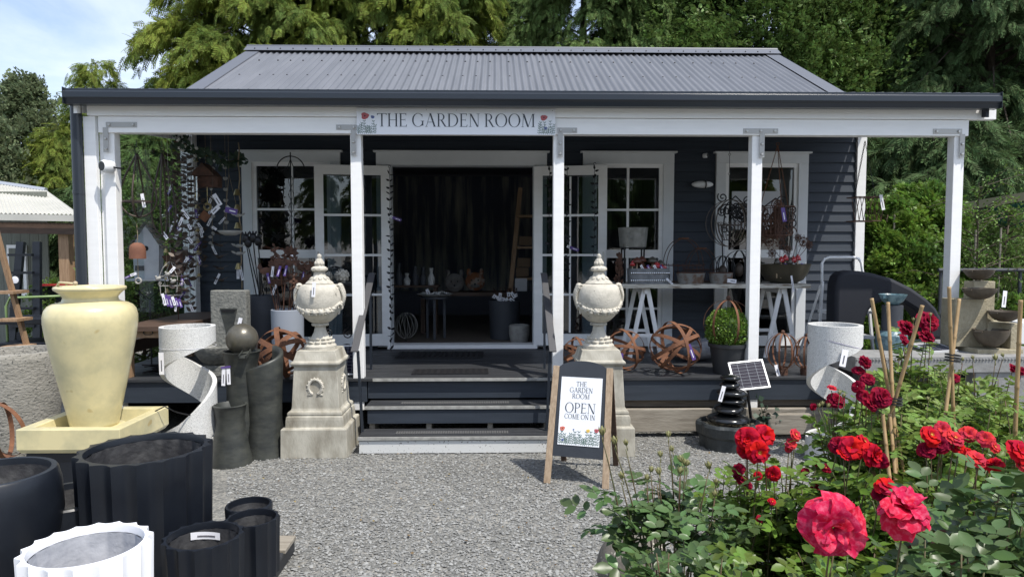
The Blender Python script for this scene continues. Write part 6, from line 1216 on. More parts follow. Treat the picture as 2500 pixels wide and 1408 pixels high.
# concrete display slab
sx0, sx1 = xx(2088, 5.75), xx(2640, 5.75); q = MB(); q.bb(sx0, sx1, 5.70, 6.12, .66, .80); q.bb(sx1-.9, sx1, 5.72, 6.9, .30, .79); t = thing('display_slab', 'long concrete display slab with a studded edge carrying the bowl fountains', 'bench', ((sx0+sx1)/2, 5.9, 0)); q.build('slab', MT['concrete'], t, world=True, bevel=.006)
q = MB()
for k in range(int((sx1-sx0)/.028)): q.ball((sx0+.014+k*.028, 5.696, .775), .009, 6, 4)
q.build('studded_edge', MT['concrete'], t, world=True); q = MB(); q.bb(sx0+.06, sx1-.05, 5.85, 6.1, .0, .659); q.build('under_wall', MT['black'], t, world=True)
q = MB(); q.bb(4.3, sx1, 6.12, 6.8, .70, .795); q.build('rear_slab', MT['concrete'], t, world=True)
# cascade fountain (pixel layout of the zoom, at Y 6.05)
Yc = 6.0; c = P(2395, 872, Yc); c[2] = .802; t = thing('cascade_fountain', 'sandstone block fountain with four brown half bowls cascading down', 'fountain', c)
def blk(a0, b0, a1, b1, y0, y1, nm='block'):
    A_, B_ = P(1960+a0/2.707, 380+b0/2.707, Yc)-c, P(1960+a1/2.707, 380+b1/2.707, Yc)-c; q = MB(); q.bb(A_[0], B_[0], y0, y1, B_[2], A_[2]); return q.build(nm, MT['sand'], t, bevel=.006)
blk(1165, 832, 1295, 1120, .06, .20); blk(1012, 948, 1215, 1262, .0, .199); blk(1216, 1100, 1365, 1262, -.02, .198); blk(1075, 1263, 1365, 1336, -.16, .197); blk(1300, 1100, 1366, 1262, -.14, -.021)
for a, b, r_, y_ in ((1217, 755, .124, .10), (1137, 873, .134, -.06), (1280, 1020, .128, -.10), (1180, 1137, .142, -.12)):
    C_ = P(1960+a/2.707, 380+b/2.707, Yc)-c; q = MB(); k_ = 1.1 if b > 1130 else .75; q.lathe([(0, -r_*k_), (r_*.35, -r_*.95*k_), (r_*.7, -r_*.7*k_), (r_*.93, -r_*.32*k_), (r_, 0), (r_*.93, .0), (r_*.8, -r_*.3), (0, -r_*.5)], 30, c=(C_[0], y_, C_[2])); q.box((C_[0]-r_*.95, y_-.04, C_[2]-.012), (.045, .06, .012), rot(rz=.6)); q.build('half_bowl', MT['bowl'], t, smooth='auto')
ptag(t, (P(1960+1245/2.707, 380+885/2.707, Yc)-c)+np.array([0, -.17, 0]), (P(1960+1228/2.707, 380+990/2.707, Yc)-c)+np.array([0, -.18, 0]), .036)
solar(P(2310, 858, 5.95), .30, .22, rot(rz=.3) @ rot(rx=-radians(80)), 'solar panel lying nearly flat on the display slab')
t = thing('white_trough', 'white rectangular trough at the right edge behind the cascade fountain', 'trough', (xx(2500, 6.6), 6.6, .797)); q = MB(); q.box((.05, 0, .11), (.36, .3, .22), top=(1.08, 1.05)); q.build('trough', MT['plast'], t, bevel=.01)
# hanging corner basket on chain at right back post
c = P(2112, 345, 7.3); t = thing('corner_basket', 'rusty wire corner basket hung on a chain before the right corner board', 'hanging basket', c); b0, b1 = P(2112, 482, 7.3)[2]-c[2], P(2112, 540, 7.3)[2]-c[2]; q = MB()
chain(q, (.0, 0, 0), (-.10, 0, b0), .012, .003); chain(q, (.0, 0, 0), (.13, 0, b0), .010, .0016); q.build('chain', MT['iron'], t); q = MB()
for z_ in (b0, b1): q.tube([(-.13, -.08, z_), (.15, -.08, z_), (.15, .1, z_), (-.13, .1, z_)], .006, 5, closed=True)
for k in range(7): x_ = -.13+.28*k/6; q.tube([(x_, -.08, b1), (x_+.02, -.08, (b0+b1)/2), (x_+.0465, -.08, b0)], .004, 4); q.tube([(x_, -.08, b1), (x_-.02, -.08, (b0+b1)/2), (x_-.04, -.08, b0)], .004, 4)
q.build('wire_cage', MT['rustd'], t); ptag(t, (.13, -.1, b0+.02), (.16, -.11, b0-.14), .035)
# rail fence, nursery stakes, shade canopy
t = thing('pipe_rail', 'dark pipe rail running behind the cascade fountain', 'rail', (5.6, 8.3, 0)); z_ = P(2400, 659, 8.3)[2]; q = MB(); q.tube([(-.15, 0, z_), (2.5, 0, z_)], .022, 8); q.build('rail', MT['gpot'], t, smooth='auto')
for x_ in (-.1, .9, 2.2): q = MB(); q.tube([(x_, .03, 0), (x_, .03, z_)], .02, 8); q.build('rail_post', MT['gpot'], t, smooth='auto')
t = thing('shade_canopy', 'khaki edged canopy with teal shade cloth behind the plants at far right', 'canopy', (8.2, 11.5, 0)); q = MB(); A_, B_ = P(2345, 506, 11.0), P(2560, 470, 10.2); q.bar(A_, B_, .05, .13); q.build('canopy_beam', MT['kh'], t, world=True)
q = MB(); A2, B2 = A_+np.array([.3, .3, -.06]), B_+np.array([.3, .3, -.06]); q.add([A2, B2, B2+np.array([0, .4, -.5]), A2+np.array([.4, .4, -.12])], [(0, 1, 2, 3)]); q.build('shade_cloth', MT['shade'], t, world=True, solid=.004); q = MB(); q.bb(A_[0]-.05, A_[0]+.05, A_[1], A_[1]+.1, 0, A_[2]-.03); q.build('canopy_post', MT['timberv'], t, world=True)
# ================================================================== LEFT BACKGROUND: shed, frames
t = thing('open_shed', 'open timber shed with a pale corrugated roof at the far left', 'shed', (-9.5, 12, 0)); q = MB(); e0, e1 = P(-60, 520, 11.0), P(193, 524, 11.0); r0, r1 = P(-60, 440, 13.2), P(112, 465, 13.2)
def slope(mb, a, b, c_, d, n_=60, amp=.012):
    V = []; 
    for i in range(n_*4+1):
        f = i/(n_*4); z_ = amp*cos(2*pi*i/4)
        V += [a+(b-a)*f+np.array([0, 0, z_]), c_+(d-c_)*f+np.array([0, 0, z_])]
    mb.add(V, [(2*i, 2*i+2, 2*i+3, 2*i+1) for i in range(n_*4)])
slope(q, e0, e1, r0, r1, 24); q.build('roof', MT['shedr'], t, world=True, smooth=True)
q = MB(); q.bar(e0+np.array([0, -.05, -.06]), e1+np.array([0, -.05, -.06]), .06, .10); q.build('roof_gutter', MT['shedr'], t, world=True); q = MB(); q.bar(e0+np.array([0, .1, -.22]), e1+np.array([-.1, .1, -.22]), .08, .18); q.build('eave_beam', MT['darkwood'], t, world=True)
q = MB(); x_ = xx(160, 11.2); q.bb(x_-.08, x_+.08, 11.15, 11.3, 0, e1[2]-.2); q.build('corner_post', MT['timberv'], t, world=True); q = MB(); q.tube([r0, r1], .06, 6); q.build('ridge_cap', MT['lpot'], t, world=True)
q = MB(); a_, b_ = xx(-60, 12.4), xx(103, 12.4); k = 0
while a_+k*.16 < b_: q.bb(a_+k*.16, a_+k*.16+.155, 12.4, 12.44-(.01 if k % 2 else 0), 0, 2.75); k += 1
q.build('board_wall', MT['shedw'], t, world=True); q = MB(); q.bb(xx(12, 12.3), xx(58, 12.3), 12.34, 12.39, .9, zx(598, 12.3)); wf = q.build('window_frame', MT['white'], t, world=True); q = MB(); q.bb(xx(18, 12.3), xx(50, 12.3), 12.33, 12.339, .95, zx(606, 12.3)); q.build('window_pane', MT['shedw'], wf, world=True)
t = thing('ladder_rack', 'black ladder rack leaning in front of the far left shed', 'rack', (xx(38, 8.5), 8.5, 0)); hz = P(38, 590, 8.5)[2]
for s_, x0_, x1_ in ((-1, -.16, -.10), (1, .20, .10)): q = MB(); q.bar((x0_, 0, 0), (x1_, .25, hz), .09, .05, up=(0, 1, 0)); q.build('upright', MT['black'], t)
for k in range(6): z_ = .55+k*.22; q = MB(); q.bar((-.14, .08, z_), (.15, .08, z_), .03, .05, up=(0, 1, 0)); q.build('rung', MT['black'], t)
q = MB(); q.ball((.0, -.03, P(0, 683, 8.5)[2]), .045, 12, 6, sc=(1, .1, 1)); q.build('round_sticker', MT['tagw'], t)
t = thing('orange_step_frame', 'orange timber step frame at the far left edge', 'step frame', (xx(2, 7.4), 7.4, 0))
for s_ in (0, 1): q = MB(); q.bar((-.12+s_*.0, s_*.4, P(0, 480, 7.4)[2] if s_ == 0 else 0), (.10, .4*(1-s_)+.0, 0 if s_ == 0 else .02), .04, .05, up=(0, 1, 0)); q.build('side_rail', MT['timberv'], t)
for k in range(4): q = MB(); q.box((-.05+.03*(3-k), .2, .35+.3*k), (.22, .25, .03)); q.build('step', MT['timberv'], t)
t = thing('garden_trolley', 'dark garden trolley with a pale green tube frame behind the cream vase', 'trolley', (xx(80, 8.0), 8.0, 0)); q = MB(); z0_ = P(0, 727, 8)[2]; q.tube([(-.32, 0, .25), (-.33, 0, z0_-.1), (-.28, 0, z0_), (.3, 0, z0_+.02)], .014, 8); q.build('tube_frame', MT['greenm'], t, smooth=True)
for z_, m_ in ((P(0, 782, 8)[2], 'black'), (P(0, 840, 8)[2], 'black')): q = MB(); q.box((.05, .1, z_), (.75, .5, .07)); q.build('tray', MT[m_], t, bevel=.01)
for x_ in (-.25, .35): q = MB(); q.box((x_, .1, .45), (.05, .05, .6)); q.build('tray_post', MT['gpot'], t)
for x_ in (-.2, .3): q = MB(); q.lathe([(0, -.03), (.10, -.03), (.12, -.02), (.12, .02), (.10, .03), (0, .03)], 20, c=(x_, -.15, .12), r=rot(rx=pi/2)); q.build('wheel', MT['black'], t)
t = thing('red_barrow_rim', 'red rimmed tray glimpsed behind the vase rim', 'tray', P(155, 696, 8.8)); q = MB(); q.bar((-.35, 0, 0), (.45, 0, .02), .05, .025); q.build('rim', MT['redm'], t); q = MB(); q.box((.05, .3, -.12), (.75, .5, .2), top=(1.1, 1.1)); q.build('tray_body', MT['black'], t); q = MB(); [q.tube([(a, .2, -.2), (a, .2, -P(155, 696, 8.8)[2])], .02, 6) for a in (-.2, .3)]; q.build('tray_legs', MT['iron'], t)
# ================================================================== TREES
def spray_template(kind):
    V = []; 
    def blade(p, d, l, w_, n_=(0, 0, 1)):
        p = np.array(p, float); d = unit(d); s_ = unit(np.cross(d, n_))*w_/2; V.extend([p-s_*.5, p+d*l*.5-s_, p+d*l, p+d*l*.5+s_])
    if kind == 'conifer':
        for k in range(6):
            y = .12+.14*k; z = -.30*y*y
            for s_ in (-1, 1): blade((0, y, z), (s_*.62, .75, -.35), .36*(1.05-.5*y), .075)
        blade((0, 0, 0), (0, 1, -.10), .6, .05); blade((0, .5, -.08), (0, 1, -.5), .55, .07)
    elif kind == 'needle':
        for k in range(5):
            y = .15+.17*k
            for s_ in (-1, 1): blade((0, y, 0), (s_*.8, .55, -.15), .34, .06)
        blade((0, 0, 0), (0, 1, 0), 1, .05)
    else:
        r_ = random.Random(3)
        for k in range(9): a = r_.uniform(-1.3, 1.3); blade((r_.uniform(-.2, .2), r_.uniform(0, .7), r_.uniform(-.15, .15)), (sin(a), cos(a), r_.uniform(-.5, .5)), .38, .20, (r_.uniform(-.6, .6), r_.uniform(-.4, .4), 1))
    return np.array(V)
TPL = {k: spray_template(k) for k in ('conifer', 'needle', 'leafy')}
def tree(base, H_, R_, m, lab, kind='conifer', nb=120, ns=60, zlow=.3, power=.75, sz=.42, droop=.35, seed=1, cat='tree', name='conifer_tree', group=None, face=True, trunk_r=.2, spread=.17, cone=False):
    t = thing(name, lab, cat, base, 0, group); g = np.random.default_rng(seed)
    tr = MB(); tr.tube([(0, 0, 0), (.05, 0, H_*.3), (-.04, .03, H_*.6), (0, 0, H_*.97)], [trunk_r, trunk_r*.75, trunk_r*.45, .015], 10)
    pos = []; dr = []
    lump = g.normal(size=6)
    if kind != 'leafy': nb = int(nb*.62)
    for k in range(nb):
        f = (k+.5)/nb; f = f**.9; z = zlow*H_+(1-zlow)*H_*f*.98; az = k*2.39996+g.normal()*.3
        if face and sin(az) > .55 and g.random() < .75: continue
        prof = (1-f)**power if kind != 'leafy' or cone else math.sqrt(max(0.02, 1-(1.75*f-.75)**2)) if f > .43 else .75+.25*f/.43
        L_ = max(.18, R_*prof*(.78+.34*g.random()+.12*sin(3*az+lump[0])*cos(6*f+lump[1])))
        e = np.array([cos(az), sin(az), 0]); rise = .30*L_ if kind != 'leafy' else .35*L_
        tip = e*L_+np.array([0, 0, z+rise-droop*L_]); mid = e*L_*.5+np.array([0, 0, z+rise*.7])
        tr.tube([(0, 0, z), mid, tip], [max(.012, trunk_r*.25*(1-f)), max(.008, trunk_r*.13*(1-f)), .004], 5)
        bz = lambda u: (1-u)**2*np.array([0, 0, z])+2*(u*(1-u))*mid+u**2*tip
        if kind == 'leafy':
            n_ = max(8, int(ns*(.35+L_/R_))); u = g.random(n_)**.6; u = (.22+.80*u)[:, None]
            pos.append(bz(u)+g.normal(size=(n_, 3))*np.array([spread, spread, spread*.75])*(L_*.6+.25*R_)); dr.append(e*.75+g.normal(size=(n_, 3))*.42+np.array([0, 0, .25])); continue
        side = np.array([-e[1], e[0], 0]); ms = max(5, int(11*(.4+L_/R_))); per_ = max(4, int(ns*1.5*(.35+L_/R_)/ms))
        for j in range(ms):
            u0 = .18+.82*(j+g.random())/ms; c0 = bz(u0); sg = (-1)**j; d_ = unit(e*(.55+.5*u0)+side*sg*(.9-.55*u0)+g.normal(size=3)*.16); Ls = (.24*L_+.30)*(1.15-.45*u0)*(.7+.6*g.random())
            v = (g.random(per_)**.8)[:, None]; hang = np.array([0, 0, 1.0])
            p = c0+d_*Ls*v+hang*(.22*Ls*v-(.55+droop)*Ls*v**2)+g.normal(size=(per_, 3))*np.array([.075, .075, .05])*(.6+sz)
            pos.append(p); dr.append(d_*.9+hang*(.1-(1.1+2*droop)*v*.75)+g.normal(size=(per_, 3))*.30)
    pos = np.concatenate(pos); dr = np.concatenate(dr); pos[:, 2] = np.maximum(pos[:, 2], .12)
    V, idx = stamp(TPL[kind], np.arange(len(TPL[kind])).reshape(-1, 4), pos, basis(dr, g.normal(size=len(pos))*.7), sz*(.65+.6*g.random(len(pos))))
    tr.build('trunk', MT['bark'], t, smooth=True)
    rawmesh('crown', V, idx, len(idx), 4, MT[m], t)
    return t
def gx(px, Y): return (px-1212)/F*Y+0.0
T_ = []
def addtree(px, Y, *a, **k): T_.append(tree((gx(px, Y), Y, 0), *a, **k)); return T_[-1]
addtree(650, 17.0, 12.5, 3.0, 'c_yel', 'tallest golden green conifer, rising behind the left half of the roof', nb=230, ns=210, power=.55, seed=2, sz=.33, group=None)
addtree(262, 16.2, 6.2, 1.0, 'c_yel', 'small golden conifer with a ragged tip left of the tall one, beside the open sky', nb=80, ns=80, power=.6, seed=3, sz=.27)
addtree(868, 17.5, 12, 2.9, 'c_yel', 'golden green conifer behind the middle of the ridge', nb=180, ns=190, power=.5, seed=4, sz=.34)
addtree(1075, 16.6, 11, 2.1, 'c_yel', 'golden green conifer standing right above the centre of the roof', nb=150, ns=170, power=.5, seed=5, sz=.34)
addtree(1235, 20.5, 13, 2.0, 'c_blu', 'dark blue green spruce showing between the golden and the green conifers', kind='needle', nb=150, ns=80, power=.6, seed=6, sz=.42)
addtree(1425, 17.2, 11.5, 2.5, 'c_mid', 'mid green conifer with drooping fronds above the right part of the ridge', nb=170, ns=190, power=.45, seed=7, sz=.34, droop=.5)
addtree(1625, 18.2, 12, 2.6, 'c_mid', 'second drooping green conifer, above the right end of the roof', nb=170, ns=170, power=.45, seed=8, sz=.34, droop=.5)
addtree(1850, 17.0, 11, 2.8, 'b_mid', 'broad leafy green tree behind the right barge of the roof', kind='leafy', nb=190, ns=170, seed=9, sz=.28, name='leafy_tree', zlow=.08)
addtree(2120, 18.5, 12, 3.1, 'c_drk', 'dark green conifer behind the right end of the veranda', nb=190, ns=190, power=.45, seed=10, sz=.34, droop=.45)
addtree(2420, 15.5, 11.5, 3.1, 'c_drk', 'largest dark conifer, reaching the right edge of the frame', nb=190, ns=170, power=.4, seed=12, sz=.34, droop=.5)
addtree(2300, 22, 12, 3.5, 'c_blu', 'shadowy blue conifer filling the gap behind the two dark ones', kind='needle', nb=170, ns=80, power=.4, seed=13, sz=.6)
addtree(2640, 19, 12, 3.2, 'c_drk', 'dark conifer just beyond the right edge', nb=120, ns=170, power=.4, seed=14, sz=.34)
addtree(2010, 13.8, 4.6, 1.5, 'c_drk', 'low dark conifer behind the right corner of the cottage', nb=80, ns=80, power=.4, seed=15, sz=.4)
addtree(2290, 12.6, 4.4, 1.6, 'c_drk', 'low dark bushy conifer behind the bright shrubs', nb=90, ns=80, power=.35, seed=16, sz=.4)
addtree(92, 17.0, 5.9, 1.8, 'b_gry', 'grey green leafy tree above the shed at the far left', kind='leafy', nb=150, ns=130, seed=17, sz=.21, name='leafy_tree', zlow=.05, power=.62, cone=True)
addtree(170, 15.6, 4.5, .9, 'c_yel', 'low golden conifer beside the shed corner', nb=80, ns=70, power=.6, seed=18, sz=.32)
addtree(-70, 15.0, 4.9, 1.5, 'b_gry', 'grey green leafy tree cut by the left edge', kind='leafy', nb=90, ns=80, seed=19, sz=.28, name='leafy_tree', zlow=.05)
addtree(395, 13.4, 4.0, 1.1, 'c_mid', 'bushy green conifer seen through the side glass panel', nb=90, ns=80, power=.45, seed=20, sz=.34)
addtree(235, 14.6, 3.2, .9, 'c_drk', 'dark conifer hedge bush behind the shed post', nb=60, ns=70, power=.35, seed=21, sz=.3)
for k, (x_, y_, s_, src) in enumerate(((-15, -13, .7, 0), (-11, -15, .6, 5), (-7.5, -16, .62, 2), (-4, -15, .58, 7), (-1, -17, .66, 6), (2, -16, .6, 2), (5, -18, .7, 5), (8.5, -19, .62, 7), (12.5, -19, .7, 0))):
    dup(T_[src], (x_, y_, 0), pi, 'tree behind the viewer, seen only as a dark reflection in the window panes', scale=s_, group='trees mirrored in the window panes')
# shrubs and nursery plants
def shrub(px, Y, H_, R_, m, lab, seed, sz=.10, nb=60, ns=50, **k): return tree((gx(px, Y), Y, 0), H_, R_, m, lab, kind='leafy', nb=nb, ns=ns, seed=seed, sz=sz, cat='shrub', name='shrub', trunk_r=.03, zlow=.06, spread=.14, **k)
shrub(2175, 9.2, 2.35, .62, 'b_brt', 'bright green leafy shrub right of the corner board', 30, .17, 80, 60)
shrub(2262, 9.6, 2.62, .62, 'b_brt', 'taller bright green shrub beside the right veranda post', 31, .17, 80, 60)
shrub(2230, 10.4, 2.0, .8, 'b_mid', 'mid green shrub filling in behind the bright shrubs', 32, .13, 60, 60)
shrub(2380, 9.4, 2.2, .6, 'b_mid', 'loose green nursery shrub above the cascade fountain', 33, .09, 60, 34)
shrub(2480, 9.0, 2.3, .6, 'b_mid', 'loose green nursery shrub at the right edge', 34, .09, 60, 34)
shrub(2440, 10.6, 2.0, 1.0, 'b_mid', 'low spreading shrub under the shade canopy', 35, .11, 60, 50)
shrub(2340, 8.6, 1.3, .45, 'b_brt', 'small bright shrub behind the pipe rail', 36, .09, 50, 40)
shrub(2490, 8.0, 1.15, .4, 'b_brt', 'small bright plant behind the white trough', 37, .09, 50, 40)
shrub(350, 9.2, 1.45, .7, 'b_mid', 'low rounded shrub seen through the side glass', 38, .10, 60, 50)
shrub(400, 10.2, 2.7, .8, 'b_mid', 'taller shrub seen through the side glass near the wall corner', 39, .12, 70, 50)
shrub(140, 9.0, 1.30, .30, 'b_brt', 'small bright shrub between the trolley and the cream vase', 40, .07, 40, 40)
for k, (px, Y_, y0) in enumerate([(2190, 8.9, 520), (2250, 9.0, 560), (2352, 8.8, 480), (2395, 8.7, 560), (2458, 8.6, 555)]):
    t = thing('plant_stake', 'thin timber nursery stake standing among the shrubs at right', 'stake', (gx(px, Y_), Y_, 0), 0, 'nursery stakes'); q = MB(); q.tube([(0, 0, 0), (.01, 0, zx(y0, Y_))], .012, 6); q.build('stake_pole', MT['timber'], t)
t = thing('wispy_shrub', 'wispy small-leaved shrub with arching twigs between the post and the right edge', 'shrub', (gx(2400, 8.4), 8.4, 0)); g = np.random.default_rng(5); q = MB(); pos = []; dr = []
for k in range(46):
    h = .9+1.6*g.random(); a = g.random()*6.28; L_ = .2+.55*g.random(); p0 = np.array([0, 0, h]); p1 = p0+np.array([cos(a)*L_, sin(a)*L_*.5, .15+.1*g.random()]); p2 = p1+np.array([cos(a)*L_*.5, sin(a)*L_*.3, -.06]); q.tube([p0, p1, p2], [.006, .004, .002], 4)
    for j in range(34): f = g.random(); c_ = p0+(p1-p0)*min(1, f*1.5) if f < .66 else p1+(p2-p1)*(f-.66)*3; pos.append(c_+g.normal(size=3)*.02); dr.append(g.normal(size=3)+np.array([0, 0, .4]))
q.tube([(0, 0, 0), (.02, 0, 1.3), (0, 0, 2.55)], [.015, .01, .004], 6); q.build('twigs', MT['bark'], t)
pos = np.array(pos); V, idx = stamp(LT, [[0, 1, 2, 3]], pos, basis(np.array(dr), g.random(len(pos))*6), .022+.014*g.random(len(pos))); rawmesh('leaves', V, idx, len(idx), 4, MT['b_brt'], t)
t = thing('climbing_weed', 'small dark ivy growing over the sleepers below the deck', 'plant', (xx(1868, 6.05), 6.05, 0)); g = np.random.default_rng(8); pos = np.array([[g.normal()*.07, -.005+g.random()*.03-.03, .16+g.normal()*.09] for _ in range(60)]); pos[:, 2] = np.clip(pos[:, 2], .02, .4); V, idx = stamp(LT, [[0, 1, 2, 3]], pos, basis(g.normal(size=(60, 3))+np.array([0, -.6, 0]), g.random(60)*6), .045+.02*g.random(60)); rawmesh('leaves', V, idx, len(idx), 4, MT['vine'], t); q = MB(); q.tube([(0, 0, 0), (.02, -.01, .2), (-.03, 0, .36)], .003, 4); q.build('stem', MT['stem'], t)
# ================================================================== ROSES
def leaflet(c, d, l, w_, nrm=(0, 0, 1), fold=.25, curl=-.12):
    c = np.array(c, float); d = unit(d); s_ = unit(np.cross(d, nrm)); n_ = np.cross(s_, d)
    P_ = lambda y, x, z: c+d*y*l+s_*x*w_+n_*z*l
    V = [P_(0, 0, 0), P_(.36, 0, -.05), P_(.72, 0, -.06+curl*.4), P_(1, 0, curl)]
    for s in (-1, 1): V += [P_(.18, s*.34, fold*.16), P_(.45, s*.5, fold*.22-.03), P_(.76, s*.36, fold*.14+curl*.5)]
    T3 = []
    for o, fl in ((4, 0), (7, 1)):
        tr_ = [(0, o, 1), (o, o+1, 1), (o+1, 2, 1), (o+1, o+2, 2), (o+2, 3, 2)]
        T3 += [t_ if fl else (t_[0], t_[2], t_[1]) for t_ in tr_]
    return V, T3
def compound():
    V = []; Fc = []
    for c, d, l in (((0, .62, 0), (0, 1, -.1), .42), ((0, .52, 0), (.85, .55, .05), .36), ((0, .52, 0), (-.85, .55, .05), .36), ((0, .24, 0), (.9, .4, .0), .30), ((0, .24, 0), (-.9, .4, .0), .30)):
        v, f = leaflet(c, d, l, l*.62); o = len(V); V += v; Fc += [tuple(i+o for i in t_) for t_ in f]
    return np.array(V), np.array(Fc)
CV_, CF_ = compound()
def flower_mesh(kind, seed=0):
    r_ = random.Random(seed); q = MB()
    def petal(az, tilt, l, w_, r0, z0, cup=.25, roll=.12):
        er = np.array([cos(az), sin(az), 0]); et = np.array([-sin(az), cos(az), 0]); ez = np.array([0, 0, 1.0]); jit = r_.uniform(-.1, .1); ph = r_.random()*6
        def fn(u, v):
            x = (u-.5)*2; wv = w_*(.30+.95*v-.42*v**3)*.62; a = tilt+jit-cup*v*1.2+cup*.3; rad = r0+l*v*cos(a)-abs(x)**2*l*.10*v; z = z0+l*v*sin(a)+abs(x)**2*l*cup*.9*v**1.2*(.8 if v < .8 else .5)+l*.07*sin(ph+x*6)*v**2-(roll*l*(v-.75)*2 if v > .75 else 0)
            return er*rad+et*x*wv+ez*z
        q.grid(fn, 7, 7)
    if kind == 'double':          # many petals, opened flat
        for n_, tl, l, w_, r0, z0 in ((7, .10, .50, .46, .05, 0), (7, .42, .44, .42, .04, .04), (6, .80, .34, .34, .03, .07), (5, 1.15, .26, .28, .02, .09), (4, 1.4, .20, .2, .01, .10)):
            o = r_.random()*3
            for k in range(n_): petal(o+2*pi*k/n_, tl+r_.uniform(-.12, .12), l*r_.uniform(.88, 1.08), w_, r0, z0)
    elif kind == 'loose':
        for n_, tl, l, w_, r0, z0 in ((7, -.2, .54, .50, .03, 0), (7, .2, .52, .46, .03, .03), (6, .65, .45, .40, .03, .05), (5, 1.05, .36, .32, .02, .06), (3, 1.35, .26, .24, .02, .07)):
            o = r_.random()*3
            for k in range(n_): petal(o+2*pi*k/n_, tl+r_.uniform(-.30, .30), l*r_.uniform(.82, 1.12), w_*r_.uniform(.75, 1.2), r0, z0, .35+r_.uniform(-.2, .25), r_.uniform(.1, .4))
    else:                         # semi: open small cluster rose
        for n_, tl, l, w_, r0, z0 in ((6, .12, .50, .54, .03, 0), (6, .45, .42, .46, .03, .03), (4, .9, .28, .30, .03, .05)):
            o = r_.random()*3
            for k in range(n_): petal(o+2*pi*k/n_, tl+r_.uniform(-.15, .15), l*r_.uniform(.85, 1.1), w_, r0, z0, .2, .2)
    return q
FM = {}
def flower(par, c, size, kind, m, nrm, seed):
    key = (kind, m, seed % 3)
    if key not in FM:
        o = flower_mesh(kind, seed % 3+5).build('rose_flower', MT[m], par, smooth=True); FM[key] = o.data
    else: o = bpy.data.objects.new('rose_flower', FM[key]); COL.objects.link(o); o.parent = par
    o.location = Vector(np.asarray(c, float)-ROOT[par.name]); o.scale = (size,)*3
    o.rotation_euler = (Matrix.Rotation(0, 3, 'X') @ Vector(nrm).to_track_quat('Z', 'Y').to_matrix() @ Matrix.Rotation(seed*1.3, 3, 'Z')).to_euler()
    if kind == 'semi' and seed % 2:
        if 'st' not in FM:
            q = MB(); rr_ = random.Random(1); [q.tube([(0, 0, .06), (.10*cos(a), .10*sin(a), .14)], .006, 3) for a in np.linspace(0, 6.2, 14)]; q.ball((0, 0, .08), .05, 6, 4); s_ = q.build('stamens', MT['stam'], o); FM['st'] = s_.data
        else: s_ = bpy.data.objects.new('stamens', FM['st']); COL.objects.link(s_); s_.parent = o
    return o
def bud(par, c, r, m='sep'):
    if 'bud'+m not in FM:
        q = MB(); q.lathe([(0, -1), (.55, -.9), (.8, -.3), (.75, .2), (.45, .9), (.1, 1.5), (0, 1.55)], 8)
        for k in range(5): a = k*1.256; q.tube([(.7*cos(a), .7*sin(a), -.4), (.95*cos(a), .95*sin(a), .5), (.9*cos(a), .9*sin(a), 1.4)], [.2, .14, .03], 4)
        q.tube([(0, 0, -3.2), (0, 0, -.8)], .16, 5); o = q.build('rose_bud', MT[m], par, smooth=True); FM['bud'+m] = o.data
    else: o = bpy.data.objects.new('rose_bud', FM['bud'+m]); COL.objects.link(o); o.parent = par
    o.location = Vector(np.asarray(c, float)-ROOT[par.name]); o.scale = (r,)*3; o.rotation_euler = (random.uniform(-.3, .3), random.uniform(-.3, .3), 0)
